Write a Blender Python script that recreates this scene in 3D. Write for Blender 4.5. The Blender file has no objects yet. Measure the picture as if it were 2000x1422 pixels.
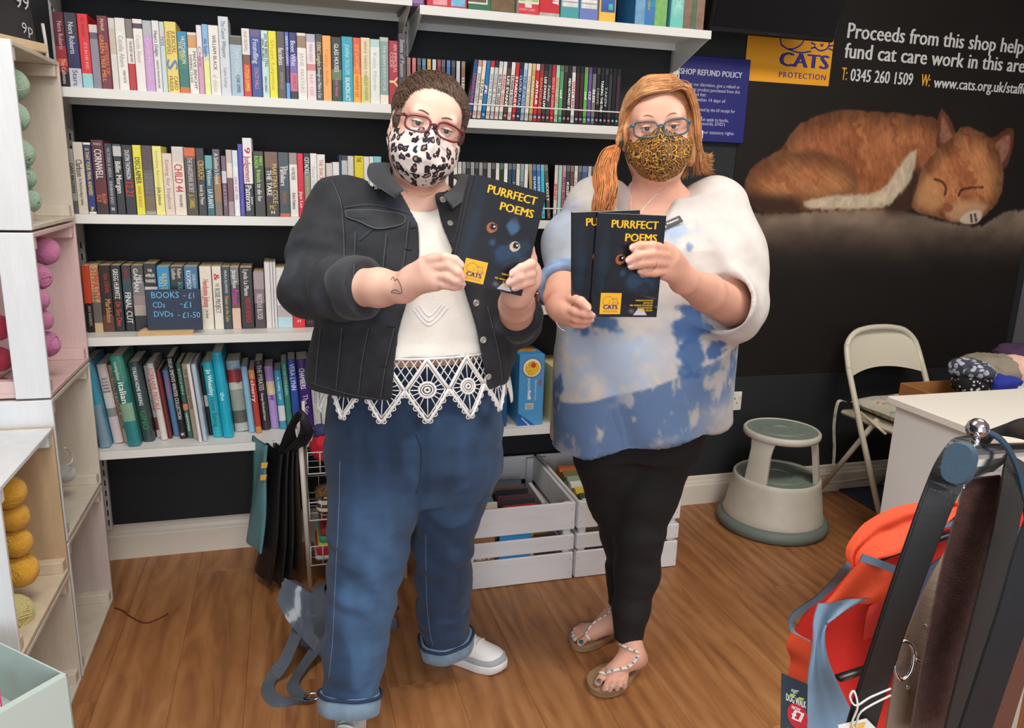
import bpy, bmesh, math, random
import numpy as np
from mathutils import Vector, Matrix

SC = bpy.context.scene
COL = SC.collection
rnd = random.Random(7)

# ------------------------------------------------------------------ camera
# world: X along the shelving wall (to the right), Y into the wall (wall face Y=0), Z up
FPX, YAW, PITCH, ROLL = 1517.872, 0.284717, 0.239159, 0.030736
CAM = np.array([0.0, -2.9136, 1.42])
_cy, _sy, _cp, _sp = math.cos(YAW), math.sin(YAW), math.cos(PITCH), math.sin(PITCH)
_f = np.array([_sy * _cp, _cy * _cp, -_sp]); _r0 = np.array([_cy, -_sy, 0.0]); _u0 = np.cross(_r0, _f)
_r = math.cos(ROLL) * _r0 + math.sin(ROLL) * _u0
_u = -math.sin(ROLL) * _r0 + math.cos(ROLL) * _u0
cam_data = bpy.data.cameras.new('camera')
cam_data.sensor_width = 36.0
cam_data.lens = FPX / 2000.0 * 36.0
cam_data.clip_start = 0.05
cam = bpy.data.objects.new('camera', cam_data)
COL.objects.link(cam)
cam.matrix_world = Matrix([[_r[0], _u[0], -_f[0], CAM[0]], [_r[1], _u[1], -_f[1], CAM[1]], [_r[2], _u[2], -_f[2], CAM[2]], [0, 0, 0, 1]])
SC.camera = cam

# ------------------------------------------------------------------ world, lights, exposure
SC.view_settings.view_transform = 'Standard'
SC.view_settings.look = 'None'
SC.view_settings.gamma = 1.0
SC.view_settings.exposure = 0.0
SC.view_settings.use_curve_mapping = False
world = bpy.data.worlds.new('world'); SC.world = world
world.use_nodes = True
_bg = world.node_tree.nodes['Background']
_bg.inputs[0].default_value = (0.86, 0.93, 1.0, 1)
_bg.inputs[1].default_value = 0.55
def area(name, loc, target, sx, sy, power, color):
    l = bpy.data.lights.new(name, 'AREA'); l.shape = 'RECTANGLE'; l.size = sx; l.size_y = sy
    l.energy = power; l.color = color
    o = bpy.data.objects.new(name, l); COL.objects.link(o)
    o.location = loc
    o.rotation_euler = (Vector(target) - Vector(loc)).to_track_quat('-Z', 'Y').to_euler()
    return o
# the shop window behind the photographer and the ceiling panels
area('shop_window_light', (-1.0, -5.4, 1.5), (0.2, 0.0, 1.0), 3.4, 2.2, 115, (0.90, 0.95, 1.0))
area('ceiling_panel_light', (-0.1, -1.75, 2.72), (-0.1, -1.75, 0), 1.2, 0.6, 34, (1.0, 0.95, 0.88))
area('ceiling_panel_light', (2.0, -1.75, 2.72), (2.0, -1.75, 0), 1.2, 0.6, 34, (1.0, 0.93, 0.84))
area('ceiling_panel_light', (1.0, -3.9, 2.72), (1.0, -3.9, 0), 1.2, 0.6, 30, (1.0, 0.95, 0.88))

# ------------------------------------------------------------------ pixel rays (photo frame 2000x1422) to real places
def ray(x, y):
    return (x - 1000) / FPX * _r - (y - 711) / FPX * _u + _f
def at(x, y, Y):
    d = ray(x, y); return CAM + d * ((Y - CAM[1]) / d[1])
def onz(x, y, z=0.0):
    d = ray(x, y); return CAM + d * ((z - CAM[2]) / d[2])
def onx(x, y, X):
    d = ray(x, y); return CAM + d * ((X - CAM[0]) / d[0])

# ------------------------------------------------------------------ materials
def lin(c):
    out = []
    for v in c[:3]:
        v = v / 255.0
        out.append(v / 12.92 if v <= 0.04045 else ((v + 0.055) / 1.055) ** 2.4)
    return tuple(out)
_mats = {}
def mat(c, rough=0.55, metal=0.0, bump=0.0, bscale=200.0, var=0.0, vscale=20.0, spec=0.5, coat=0.0, trans=0.0, alpha=1.0, emit=0.0, sheen=0.0, name=None, stretch=None):
    key = (tuple(c), rough, metal, bump, bscale, var, vscale, spec, coat, trans, alpha, emit, sheen, stretch)
    if key in _mats: return _mats[key]
    m = bpy.data.materials.new(name or 'paint'); m.use_nodes = True
    nt = m.node_tree; b = nt.nodes['Principled BSDF']; L = lin(c)
    b.inputs['Base Color'].default_value = (*L, 1); b.inputs['Roughness'].default_value = rough
    b.inputs['Metallic'].default_value = metal; b.inputs['Specular IOR Level'].default_value = spec
    b.inputs['Coat Weight'].default_value = coat; b.inputs['Transmission Weight'].default_value = trans
    b.inputs['Alpha'].default_value = alpha; b.inputs['Sheen Weight'].default_value = sheen
    if emit:
        b.inputs['Emission Color'].default_value = (*L, 1); b.inputs['Emission Strength'].default_value = emit
    if bump or var:
        tc = nt.nodes.new('ShaderNodeTexCoord'); src = tc.outputs['Object']
        if stretch:
            mp = nt.nodes.new('ShaderNodeMapping'); mp.inputs['Scale'].default_value = stretch
            nt.links.new(src, mp.inputs['Vector']); src = mp.outputs['Vector']
    if var:
        n = nt.nodes.new('ShaderNodeTexNoise'); n.inputs['Scale'].default_value = vscale; n.inputs['Detail'].default_value = 5
        nt.links.new(src, n.inputs['Vector'])
        r = nt.nodes.new('ShaderNodeValToRGB'); r.color_ramp.elements[0].position = 0.3; r.color_ramp.elements[1].position = 0.7
        r.color_ramp.elements[0].color = (*[v * (1 - var) for v in L], 1)
        r.color_ramp.elements[1].color = (*[min(1, v * (1 + var) + var * 0.01) for v in L], 1)
        nt.links.new(n.outputs['Fac'], r.inputs['Fac']); nt.links.new(r.outputs['Color'], b.inputs['Base Color'])
    if bump:
        n = nt.nodes.new('ShaderNodeTexNoise'); n.inputs['Scale'].default_value = bscale; n.inputs['Detail'].default_value = 3
        nt.links.new(src, n.inputs['Vector'])
        bp = nt.nodes.new('ShaderNodeBump'); bp.inputs['Strength'].default_value = bump; bp.inputs['Distance'].default_value = 0.002
        nt.links.new(n.outputs['Fac'], bp.inputs['Height']); nt.links.new(bp.outputs['Normal'], b.inputs['Normal'])
    _mats[key] = m
    return m
def vcol_mat(name, rough=0.6, bump=0.0, bscale=300.0, spec=0.4, sheen=0.0, coat=0.0):
    m = bpy.data.materials.new(name); m.use_nodes = True
    nt = m.node_tree; b = nt.nodes['Principled BSDF']
    a = nt.nodes.new('ShaderNodeVertexColor'); a.layer_name = 'print'
    nt.links.new(a.outputs['Color'], b.inputs['Base Color'])
    b.inputs['Roughness'].default_value = rough; b.inputs['Specular IOR Level'].default_value = spec
    b.inputs['Sheen Weight'].default_value = sheen; b.inputs['Coat Weight'].default_value = coat
    if bump:
        tc = nt.nodes.new('ShaderNodeTexCoord'); n = nt.nodes.new('ShaderNodeTexNoise'); n.inputs['Scale'].default_value = bscale
        nt.links.new(tc.outputs['Object'], n.inputs['Vector'])
        bp = nt.nodes.new('ShaderNodeBump'); bp.inputs['Strength'].default_value = bump; bp.inputs['Distance'].default_value = 0.002
        nt.links.new(n.outputs['Fac'], bp.inputs['Height']); nt.links.new(bp.outputs['Normal'], b.inputs['Normal'])
    return m

# ------------------------------------------------------------------ mesh helpers
def link(o, parent=None):
    COL.objects.link(o)
    if parent is not None: o.parent = parent
    return o
def mesh_np(name, V, F, smooth=False):
    """V (n,3); F: (m,4) or (m,3) array, or a list of tuples"""
    me = bpy.data.meshes.new(name)
    if isinstance(F, np.ndarray):
        n, k = F.shape
        me.vertices.add(len(V)); me.vertices.foreach_set('co', np.asarray(V, dtype=np.float32).ravel())
        me.loops.add(n * k); me.loops.foreach_set('vertex_index', F.astype(np.int32).ravel())
        me.polygons.add(n); me.polygons.foreach_set('loop_start', np.arange(0, n * k, k, dtype=np.int32))
        me.polygons.foreach_set('loop_total', np.full(n, k, dtype=np.int32))
        me.update(calc_edges=True)
    else:
        me.from_pydata([tuple(map(float, v)) for v in V], [], F); me.update()
    if smooth: me.polygons.foreach_set('use_smooth', np.ones(len(me.polygons), dtype=bool))
    return me
class MB:
    def __init__(s): s.v = []; s.f = []; s.m = []; s.sm = []
    def add(s, V, F, mi=0, smooth=False):
        o = len(s.v); s.v += [tuple(map(float, p)) for p in V]
        for f in F: s.f.append(tuple(i + o for i in f)); s.m.append(mi); s.sm.append(smooth)
        return s
    def box(s, c, d, R=None, bev=0.0, mi=0):
        hx, hy, hz = d[0] / 2, d[1] / 2, d[2] / 2
        if bev <= 0:
            V = [(x, y, z) for x in (-hx, hx) for y in (-hy, hy) for z in (-hz, hz)]
            F = [(0, 1, 3, 2), (4, 6, 7, 5), (0, 4, 5, 1), (2, 3, 7, 6), (0, 2, 6, 4), (1, 5, 7, 3)]
        else:
            b = min(bev, hx * .9, hy * .9, hz * .9); V = []; idx = {}
            for sx in (-1, 1):
                for sy in (-1, 1):
                    for sz in (-1, 1):
                        for a in range(3):
                            p = [sx * (hx - b), sy * (hy - b), sz * (hz - b)]
                            p[a] += (sx, sy, sz)[a] * b
                            idx[(sx, sy, sz, a)] = len(V); V.append(tuple(p))
            F = []
            for a in range(3):
                u, w = [(1, 2), (2, 0), (0, 1)][a]
                for sg in (-1, 1):
                    q = []
                    for (su, sw) in ((-1, -1), (1, -1), (1, 1), (-1, 1)):
                        k = [0, 0, 0]; k[a] = sg; k[u] = su; k[w] = sw; q.append(idx[(*k, a)])
                    F.append(tuple(q if sg > 0 else q[::-1]))
                for su in (-1, 1):
                    for sw in (-1, 1):
                        k0 = [0, 0, 0]; k0[a] = -1; k0[u] = su; k0[w] = sw
                        k1 = list(k0); k1[a] = 1
                        q = (idx[(*k0, u)], idx[(*k0, w)], idx[(*k1, w)], idx[(*k1, u)])
                        F.append(q if su * sw < 0 else q[::-1])
            for sx in (-1, 1):
                for sy in (-1, 1):
                    for sz in (-1, 1):
                        q = tuple(idx[(sx, sy, sz, a)] for a in range(3))
                        F.append(q if sx * sy * sz > 0 else q[::-1])
        V = np.array(V, float)
        if R is not None: V = V @ np.array(R, float).T
        return s.add(V + np.array(c, float), F, mi)
    def tube(s, path, r, n=8, closed=False, mi=0, caps=True, flat=None):
        path = np.array(path, float); m = len(path)
        rr = np.full(m, r, float) if np.isscalar(r) else np.array(r, float)
        T = np.zeros_like(path)
        if closed: T = np.roll(path, -1, 0) - np.roll(path, 1, 0)
        else:
            T[1:-1] = path[2:] - path[:-2]; T[0] = path[1] - path[0]; T[-1] = path[-1] - path[-2]
        T /= np.maximum(np.linalg.norm(T, axis=1), 1e-9)[:, None]
        ref = np.array([0, 0, 1.0]) if abs(T[0][2]) < .9 else np.array([1.0, 0, 0])
        N = np.cross(T[0], ref); N /= np.linalg.norm(N); V = []
        a = np.linspace(0, 2 * math.pi, n, endpoint=False)
        for i in range(m):
            N = N - T[i] * (N @ T[i]); N /= max(np.linalg.norm(N), 1e-9); B = np.cross(T[i], N)
            ring = path[i] + rr[i] * (np.cos(a)[:, None] * N + (flat or 1.0) * np.sin(a)[:, None] * B)
            V.append(ring)
        V = np.concatenate(V); F = []
        for i in range(m if closed else m - 1):
            j = (i + 1) % m
            for k in range(n):
                F.append((i * n + k, i * n + (k + 1) % n, j * n + (k + 1) % n, j * n + k))
        if not closed and caps:
            F.append(tuple(range(n))[::-1]); F.append(tuple((m - 1) * n + k for k in range(n)))
        return s.add(V, F, mi, True)
    def lathe(s, prof, n=24, c=(0, 0, 0), mi=0, smooth=True, R=None, squash=(1, 1), caps=True):
        a = np.linspace(0, 2 * math.pi, n, endpoint=False); V = []
        for (r, z) in prof:
            for t in a: V.append((r * math.cos(t) * squash[0], r * math.sin(t) * squash[1], z))
        F = []
        for i in range(len(prof) - 1):
            for k in range(n):
                F.append((i * n + k, i * n + (k + 1) % n, (i + 1) * n + (k + 1) % n, (i + 1) * n + k))
        if caps and prof[0][0] > 1e-6: F.append(tuple(range(n))[::-1])
        if caps and prof[-1][0] > 1e-6: F.append(tuple((len(prof) - 1) * n + k for k in range(n)))
        V = np.array(V)
        if R is not None: V = V @ np.array(R).T
        return s.add(V + np.array(c), F, mi, smooth)
    def prism(s, poly, a0, a1, axes=(0, 2, 1), mi=0):
        """poly 2d in axes[0],axes[1]; extruded along axes[2] from a0 to a1"""
        n = len(poly); V = []
        for a in (a0, a1):
            for (p, q) in poly:
                v = [0, 0, 0]; v[axes[0]] = p; v[axes[1]] = q; v[axes[2]] = a; V.append(v)
        F = [tuple(range(n)), tuple(range(2 * n - 1, n - 1, -1))]
        for i in range(n): F.append((i, n + i, n + (i + 1) % n, (i + 1) % n))
        return s.add(V, F, mi)
    def sweep(s, path, prof_w, up, th, mi=0):
        """flat strap: rectangle of width prof_w (along up-cross) and thickness th following path; up = list of width directions"""
        path = np.array(path, float); m = len(path); up = np.array(up, float)
        if up.ndim == 1: up = np.tile(up, (m, 1))
        T = np.gradient(path, axis=0); T /= np.maximum(np.linalg.norm(T, axis=1), 1e-9)[:, None]
        W = up - T * np.sum(up * T, 1)[:, None]; W /= np.maximum(np.linalg.norm(W, axis=1), 1e-9)[:, None]
        N = np.cross(T, W); w = np.full(m, prof_w) if np.isscalar(prof_w) else np.array(prof_w)
        V = np.concatenate([path[i] + np.array([W[i] * w[i] / 2 + N[i] * th / 2, -W[i] * w[i] / 2 + N[i] * th / 2, -W[i] * w[i] / 2 - N[i] * th / 2, W[i] * w[i] / 2 - N[i] * th / 2]) for i in range(m)])
        F = []
        for i in range(m - 1):
            for k in range(4): F.append((i * 4 + k, (i + 1) * 4 + k, (i + 1) * 4 + (k + 1) % 4, i * 4 + (k + 1) % 4))
        F.append((0, 1, 2, 3)); F.append(tuple((m - 1) * 4 + k for k in (3, 2, 1, 0)))
        s.add(V, F, mi, False)
        return s
    def mesh(s, name, mats):
        me = bpy.data.meshes.new(name); me.from_pydata(s.v, [], s.f)
        for m in (mats if isinstance(mats, (list, tuple)) else [mats]): me.materials.append(m)
        if any(s.m): me.polygons.foreach_set('material_index', s.m)
        if any(s.sm): me.polygons.foreach_set('use_smooth', s.sm)
        me.update(); return me
    def build(s, name, mats, parent=None, loc=None):
        o = bpy.data.objects.new(name, s.mesh(name, mats)); link(o, parent)
        if loc is not None: o.location = loc
        return o
def part(name, me, parent=None, loc=None, rot=None):
    o = bpy.data.objects.new(name, me); link(o, parent)
    if loc is not None: o.location = loc
    if rot is not None: o.rotation_euler = rot
    return o
def tag(o, label, cat, group=None, kind=None):
    o['label'] = label; o['category'] = cat
    if group: o['group'] = group
    if kind: o['kind'] = kind
    return o
def thing(name, label, cat, loc=(0, 0, 0), rotz=0.0, group=None, rot=None):
    o = bpy.data.objects.new(name, None); link(o); o.location = loc
    o.rotation_euler = rot if rot is not None else (0, 0, rotz)
    o.empty_display_size = 0.05
    return tag(o, label, cat, group)
def structure(o):
    o['kind'] = 'structure'; return o
def copy_tree(o, parent=None):
    c = o.copy(); COL.objects.link(c); c.parent = parent
    for ch in list(o.children): copy_tree(ch, c)
    return c
def rot_xyz(rx=0, ry=0, rz=0):
    return np.array((Matrix.Rotation(rz, 3, 'Z') @ Matrix.Rotation(ry, 3, 'Y') @ Matrix.Rotation(rx, 3, 'X')))
def smooth_path(pts, n=8, closed=False):
    """Catmull-Rom"""
    p = np.array(pts, float); m = len(p); out = []
    rng = range(m) if closed else range(m - 1)
    for i in rng:
        if closed: p0, p1, p2, p3 = p[i - 1], p[i], p[(i + 1) % m], p[(i + 2) % m]
        else: p0, p1, p2, p3 = p[max(i - 1, 0)], p[i], p[i + 1], p[min(i + 2, m - 1)]
        for k in range(n):
            t = k / n
            out.append(.5 * ((2 * p1) + (-p0 + p2) * t + (2 * p0 - 5 * p1 + 4 * p2 - p3) * t * t + (-p0 + 3 * p1 - 3 * p2 + p3) * t ** 3))
    if not closed: out.append(p[-1])
    return np.array(out)

# ------------------------------------------------------------------ numpy noise
_ng = np.random.default_rng(3).random((64, 64, 64)).astype(np.float32)
def vnoise(p):
    p = np.asarray(p, float); i = np.floor(p).astype(int); f = p - i; f = f * f * (3 - 2 * f); i &= 63; j = (i + 1) & 63
    x0, y0, z0 = i[..., 0], i[..., 1], i[..., 2]; x1, y1, z1 = j[..., 0], j[..., 1], j[..., 2]
    fx, fy, fz = f[..., 0], f[..., 1], f[..., 2]
    def L(a, b, t): return a + (b - a) * t
    return L(L(L(_ng[x0, y0, z0], _ng[x1, y0, z0], fx), L(_ng[x0, y1, z0], _ng[x1, y1, z0], fx), fy),
             L(L(_ng[x0, y0, z1], _ng[x1, y0, z1], fx), L(_ng[x0, y1, z1], _ng[x1, y1, z1], fx), fy), fz)
def fbm(p, o=4):
    p = np.asarray(p, float); s = 0; a = .5; t = 0
    for k in range(o): s = s + a * vnoise(p * 2 ** k + 7.3 * k); t += a; a *= .5
    return s / t
def sstep(a, b, x):
    t = np.clip((x - a) / (b - a), 0, 1); return t * t * (3 - 2 * t)

# ------------------------------------------------------------------ lettering (built-in font turned into flat meshes)
_glyphs = {}
def load_glyphs():
    chars = [chr(c) for c in range(33, 127)] + ['£']
    objs = []
    for c in chars + ['|bar']:
        for suffix in ('', '|'):
            cu = bpy.data.curves.new('glyph', 'FONT'); cu.body = ('|' if c == '|bar' else c) + suffix
            cu.resolution_u = 2; cu.size = 1.0; cu.fill_mode = 'FRONT'
            o = bpy.data.objects.new('glyph', cu); COL.objects.link(o); objs.append((c, suffix, o))
    bpy.context.view_layer.update(); dg = bpy.context.evaluated_depsgraph_get()
    xmax = {}; raw = {}
    for c, suffix, o in objs:
        ev = o.evaluated_get(dg); me = ev.to_mesh()
        V = np.array([v.co[:2] for v in me.vertices]); xmax[(c, suffix)] = V[:, 0].max()
        if not suffix: raw[c] = (V, [tuple(p.vertices) for p in me.polygons])
        ev.to_mesh_clear()
    bar = xmax[('|bar', '')]
    for c in chars: _glyphs[c] = (raw[c][0], raw[c][1], xmax[(c, '|')] - bar)
    for c, suffix, o in objs:
        cu = o.data; bpy.data.objects.remove(o); bpy.data.curves.remove(cu)
load_glyphs()
CAPH = float(_glyphs['H'][0][:, 1].max())
def text2d(s, bold=0.0, track=0.0):
    V = []; F = []; x = 0.0
    for ch in s:
        if ch == ' ' or ch not in _glyphs: x += 0.3; continue
        gv, gf, adv = _glyphs[ch]
        for q, dx in enumerate((0,) if not bold else (-bold, bold)):
            o = sum(len(a) for a in V); V.append(np.column_stack([gv + np.array([x + dx, 0]), np.full(len(gv), q)])); F += [tuple(i + o for i in f) for f in gf]
        x += adv + track
    return (np.concatenate(V) if V else np.zeros((0, 3))), F, x - track
def lettering(name, s, m, parent, org, ex, ey, cap, width=None, align='c', bold=0.0, maxsx=1.35, shear=0.0, track=0.0):
    """flat letters: cap height `cap`, squeezed to `width`; org = baseline point (left / centre / right by align)"""
    V, F, w = text2d(s, bold, track)
    if not len(V): return None
    k = cap / CAPH; sx = k
    if width: sx = min(k * maxsx, width / max(w, 1e-6))
    x = V[:, 0] * sx + V[:, 1] * shear * k; y = V[:, 1] * k; tot = w * sx
    x -= {'l': 0, 'c': tot / 2, 'r': tot}[align]
    P = np.array(org)[None] + x[:, None] * np.array(ex)[None] + y[:, None] * np.array(ey)[None] + V[:, 2:] * np.cross(ex, ey)[None] / max(np.linalg.norm(np.cross(ex, ey)), 1e-9) * .00025
    me = bpy.data.meshes.new(name); me.from_pydata([tuple(p) for p in P.tolist()], [], F); me.materials.append(m); me.update()
    return part(name, me, parent)
# ================================================================== room
M_WALL = mat((30, 32, 36), .75, bump=.15, bscale=90, name='charcoal wall paint')
M_GREYWALL = mat((112, 108, 114), .8, bump=.1, bscale=90, name='grey wall paint')
M_CEIL = mat((225, 224, 220), .9, name='ceiling white')
M_SKIRT = mat((226, 217, 203), .35, name='cream gloss paint')
M_WHITE_METAL = mat((226, 226, 222), .38, name='white powder coat')
M_DARK = mat((12, 12, 13), .8, name='dark slot')
M_CHROME = mat((215, 215, 220), .12, metal=1.0, name='chrome')
M_BLACKPL = mat((18, 18, 19), .3, name='black plastic')

structure(MB().box((.97, .06, 1.38), (5.0, .12, 2.76)).build('wall_back', M_WALL))
structure(MB().box((3.47, -2.75, 1.38), (.12, 5.5, 2.76)).build('wall_right', M_GREYWALL))
structure(MB().box((-1.58, -2.75, 1.38), (.12, 5.5, 2.76)).build('wall_left', M_WALL))
structure(MB().box((.945, -2.7, 2.80), (5.1, 5.6, .08)).build('ceiling', M_CEIL))

def wood_floor_mat():
    m = bpy.data.materials.new('oak laminate'); m.use_nodes = True; nt = m.node_tree; b = nt.nodes['Principled BSDF']
    N = nt.nodes.new; Lk = nt.links.new
    tc = N('ShaderNodeTexCoord'); oi = N('ShaderNodeObjectInfo'); mp = N('ShaderNodeMapping')
    add = N('ShaderNodeVectorMath'); add.operation = 'ADD'
    mul = N('ShaderNodeVectorMath'); mul.operation = 'SCALE'; mul.inputs['Scale'].default_value = 40
    cmb = N('ShaderNodeCombineXYZ'); Lk(oi.outputs['Random'], cmb.inputs[0]); Lk(oi.outputs['Random'], cmb.inputs[1]); Lk(cmb.outputs[0], mul.inputs[0])
    Lk(tc.outputs['Object'], add.inputs[0]); Lk(mul.outputs[0], add.inputs[1]); Lk(add.outputs[0], mp.inputs['Vector'])
    mp.inputs['Scale'].default_value = (6, 1.0, 1)
    n1 = N('ShaderNodeTexNoise'); n1.inputs['Scale'].default_value = 2.2; n1.inputs['Detail'].default_value = 7; n1.inputs['Distortion'].default_value = 2.2
    Lk(mp.outputs[0], n1.inputs['Vector'])
    mp2 = N('ShaderNodeMapping'); mp2.inputs['Scale'].default_value = (55, 3, 1); Lk(add.outputs[0], mp2.inputs['Vector'])
    n2 = N('ShaderNodeTexNoise'); n2.inputs['Scale'].default_value = 2.0; n2.inputs['Detail'].default_value = 4; Lk(mp2.outputs[0], n2.inputs['Vector'])
    wv = N('ShaderNodeTexWave'); wv.wave_type = 'BANDS'; wv.bands_direction = 'X'; wv.inputs['Scale'].default_value = .9; wv.inputs['Distortion'].default_value = 14; wv.inputs['Detail'].default_value = 2; wv.inputs['Detail Scale'].default_value = .7
    mp3 = N('ShaderNodeMapping'); mp3.inputs['Scale'].default_value = (6, .55, 1); Lk(add.outputs[0], mp3.inputs['Vector']); Lk(mp3.outputs[0], wv.inputs['Vector'])
    r = N('ShaderNodeValToRGB'); cr = r.color_ramp
    cr.elements[0].position = .25; cr.elements[0].color = (*lin((126, 80, 47)), 1)
    cr.elements[1].position = .8; cr.elements[1].color = (*lin((184, 134, 88)), 1)
    e = cr.elements.new(.5); e.color = (*lin((160, 108, 66)), 1)
    m1 = N('ShaderNodeMath'); m1.operation = 'MULTIPLY_ADD'; m1.inputs[1].default_value = .12; Lk(n2.outputs['Fac'], m1.inputs[0])
    m2 = N('ShaderNodeMath'); m2.operation = 'MULTIPLY_ADD'; m2.inputs[1].default_value = .14; Lk(wv.outputs['Fac'], m2.inputs[0]); 
    m3 = N('ShaderNodeMath'); m3.operation = 'MULTIPLY'; m3.inputs[1].default_value = .72; Lk(n1.outputs['Fac'], m3.inputs[0])
    Lk(m3.outputs[0], m2.inputs[2]); Lk(m2.outputs[0], m1.inputs[2]); Lk(m1.outputs[0], r.inputs['Fac'])
    Lk(r.outputs['Color'], b.inputs['Base Color']); b.inputs['Roughness'].default_value = .42; b.inputs['Specular IOR Level'].default_value = .35
    bp = N('ShaderNodeBump'); bp.inputs['Strength'].default_value = .08; bp.inputs['Distance'].default_value = .001; Lk(n2.outputs['Fac'], bp.inputs['Height']); Lk(bp.outputs[0], b.inputs['Normal'])
    return m
M_FLOOR = wood_floor_mat()
floor_o = structure(MB().box((.945, -2.7, -.052), (5.1, 5.6, .1)).build('floor', mat((96, 62, 36), .7)))
PW, PL = .192, 1.285
plank_me = MB().box((0, 0, -.001), (PW - .0006, PL - .0006, .002), bev=.0004).mesh('plank', M_FLOOR)
for i in range(26):
    off = rnd.random() * PL
    for k in range(-1, 5):
        y0 = -5.4 + k * PL + off
        ya, yb = max(y0, -5.45), min(y0 + PL, 0.0)
        if yb - ya < .03: continue
        if yb - ya > PL - .01: o = part('plank', plank_me, floor_o)
        else: o = part('plank', MB().box((0, 0, -.001), (PW - .0006, yb - ya - .0006, .002), bev=.0004).mesh('plank', M_FLOOR), floor_o)
        o.location = (-1.5 + PW * (i + .5), (ya + yb) / 2, 0)

SKP = [(0, 0), (-.02, 0), (-.02, .088), (-.0165, .093), (-.013, .094), (-.013, .101), (-.008, .112), (-.007, .124), (0, .130)]
structure(MB().prism([(y, z) for (y, z) in SKP], -1.52, 3.41, axes=(1, 2, 0)).build('baseboard_back', M_SKIRT))
structure(MB().prism([(3.41 + y, z) for (y, z) in SKP], -5.4, -.02, axes=(0, 2, 1)).build('baseboard_right', M_SKIRT))

# carpet mat beside the till
mt = MB(); mt.box((2.92, -.35, .005), (.86, .66, .01), bev=.004)
tag(mt.build('floor_mat', mat((46, 56, 74), .95, bump=.9, bscale=350, var=.35, vscale=260)), 'dark blue carpet mat on the floor under the folding chair', 'mat')

# ================================================================== shelving
SD = .29                       # shelf depth
UX = (-.665, .418, 1.472)      # the three slotted uprights
ux_lab = ('beside the stack of painted crates', 'between the book bay and the film bay', 'beside the blue refund notice')
for X, lb, ztop, zb in zip(UX, ux_lab, (2.30, 2.30, 2.30), (.118, .118, .118)):
    t = thing('shelf_upright', 'white slotted metal shelf upright ' + lb, 'shelf upright', (X, 0, 0), group='slotted wall uprights')
    u = MB(); u.box((0, -.004, (ztop + zb) / 2), (.034, .008, ztop - zb), bev=.001)
    u.box((-.0155, -.011, (ztop + zb) / 2), (.003, .014, ztop - zb)); u.box((.0155, -.011, (ztop + zb) / 2), (.003, .014, ztop - zb))
    u.box((0, -.0175, (ztop + zb) / 2), (.034, .003, ztop - zb), bev=.001)
    u.build('strip', M_WHITE_METAL, t)
    s = MB(); z = zb + .03
    while z < ztop - .02:
        for dx in (-.007, .007): s.box((dx, -.0188, z), (.0042, .001, .022))
        z += .0385
    so = s.build('slots', M_DARK, t); so['kind'] = 'stuff'

def shelf(label, x0, x1, ztop, rail=None, lip=.028, up=0.0):
    t = thing('wall_shelf', label, 'shelf', (0, 0, ztop), group='white wall shelves')
    b = MB(); b.box(((x0 + x1) / 2, -SD / 2 - .002, -.004), (x1 - x0, SD - .006, .008))
    b.box(((x0 + x1) / 2, -SD + .002, -lip / 2 + up / 2), (x1 - x0, .004, lip + up), bev=.001)
    b.box(((x0 + x1) / 2, -.03, -lip / 2 - .004), (x1 - x0, .003, lip))
    b.build('panel', M_WHITE_METAL, t)
    for X in (x0 + .006, x1 - .006):
        k = MB(); k.prism([(-.022, -.004), (-SD + .006, -.004), (-SD + .006, -lip), (-.06, -.105), (-.022, -.112)], X - .0012, X + .0012, axes=(1, 2, 0))
        k.build('bracket', M_WHITE_METAL, t)
    if rail:
        for rz in rail:
            r = MB(); r.tube([(x0 + .01, -SD + .03, 0), (x0 + .01, -SD + .004, rz), (x0 + .02, -SD + .002, rz), (x1 - .02, -SD + .002, rz), (x1 - .01, -SD + .004, rz), (x1 - .01, -SD + .03, 0)], .0024, 6)
            r.build('wire_rail', M_WHITE_METAL, t)
    return t
XL0, XL1, XR0, XR1 = UX[0] + .012, UX[1] - .012, UX[1] + .012, UX[2] - .012
Z1, Z2, Z3, Z4 = 1.627, 1.266, .889, .514
ZD1, ZD2, ZD3, ZD4 = 1.594, 1.266, .960, .506
shelf('high white shelf above the top row of novels', XL0, XL1, 1.952)
shelf('white shelf carrying the top row of novels', XL0, XL1, Z1)
shelf('white shelf carrying the second row of novels', XL0, XL1, Z2)
shelf('white shelf carrying novels and the chalked price board', XL0, XL1, Z3)
shelf('low white shelf carrying the leaning cookery books', XL0, XL1, Z4)
shelf('high white shelf carrying the boxed games and jigsaws', XR0, XR1, 1.930)
sh = shelf('white shelf with wire rail carrying the upper row of films', XR0, XR1, ZD1, rail=(.047,))
sl = MB()
for i in range(6):
    x = XR0 + .12 + i * .17
    sl.box((x, -.15, -.0088), (.016, .2, .0015), R=rot_xyz(0, 0, -.5))
q = sl.build('slots', M_DARK, sh); q['kind'] = 'stuff'
shelf('white shelf with wire rail carrying the lower row of films', XR0, XR1, ZD2, rail=(.042,))
shelf('white shelf with wire rail carrying music discs between the two women', XR0, XR1, ZD3, rail=(.05,))
shelf('low white shelf carrying the boxed jigsaw puzzles', XR0, XR1, ZD4)

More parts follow.
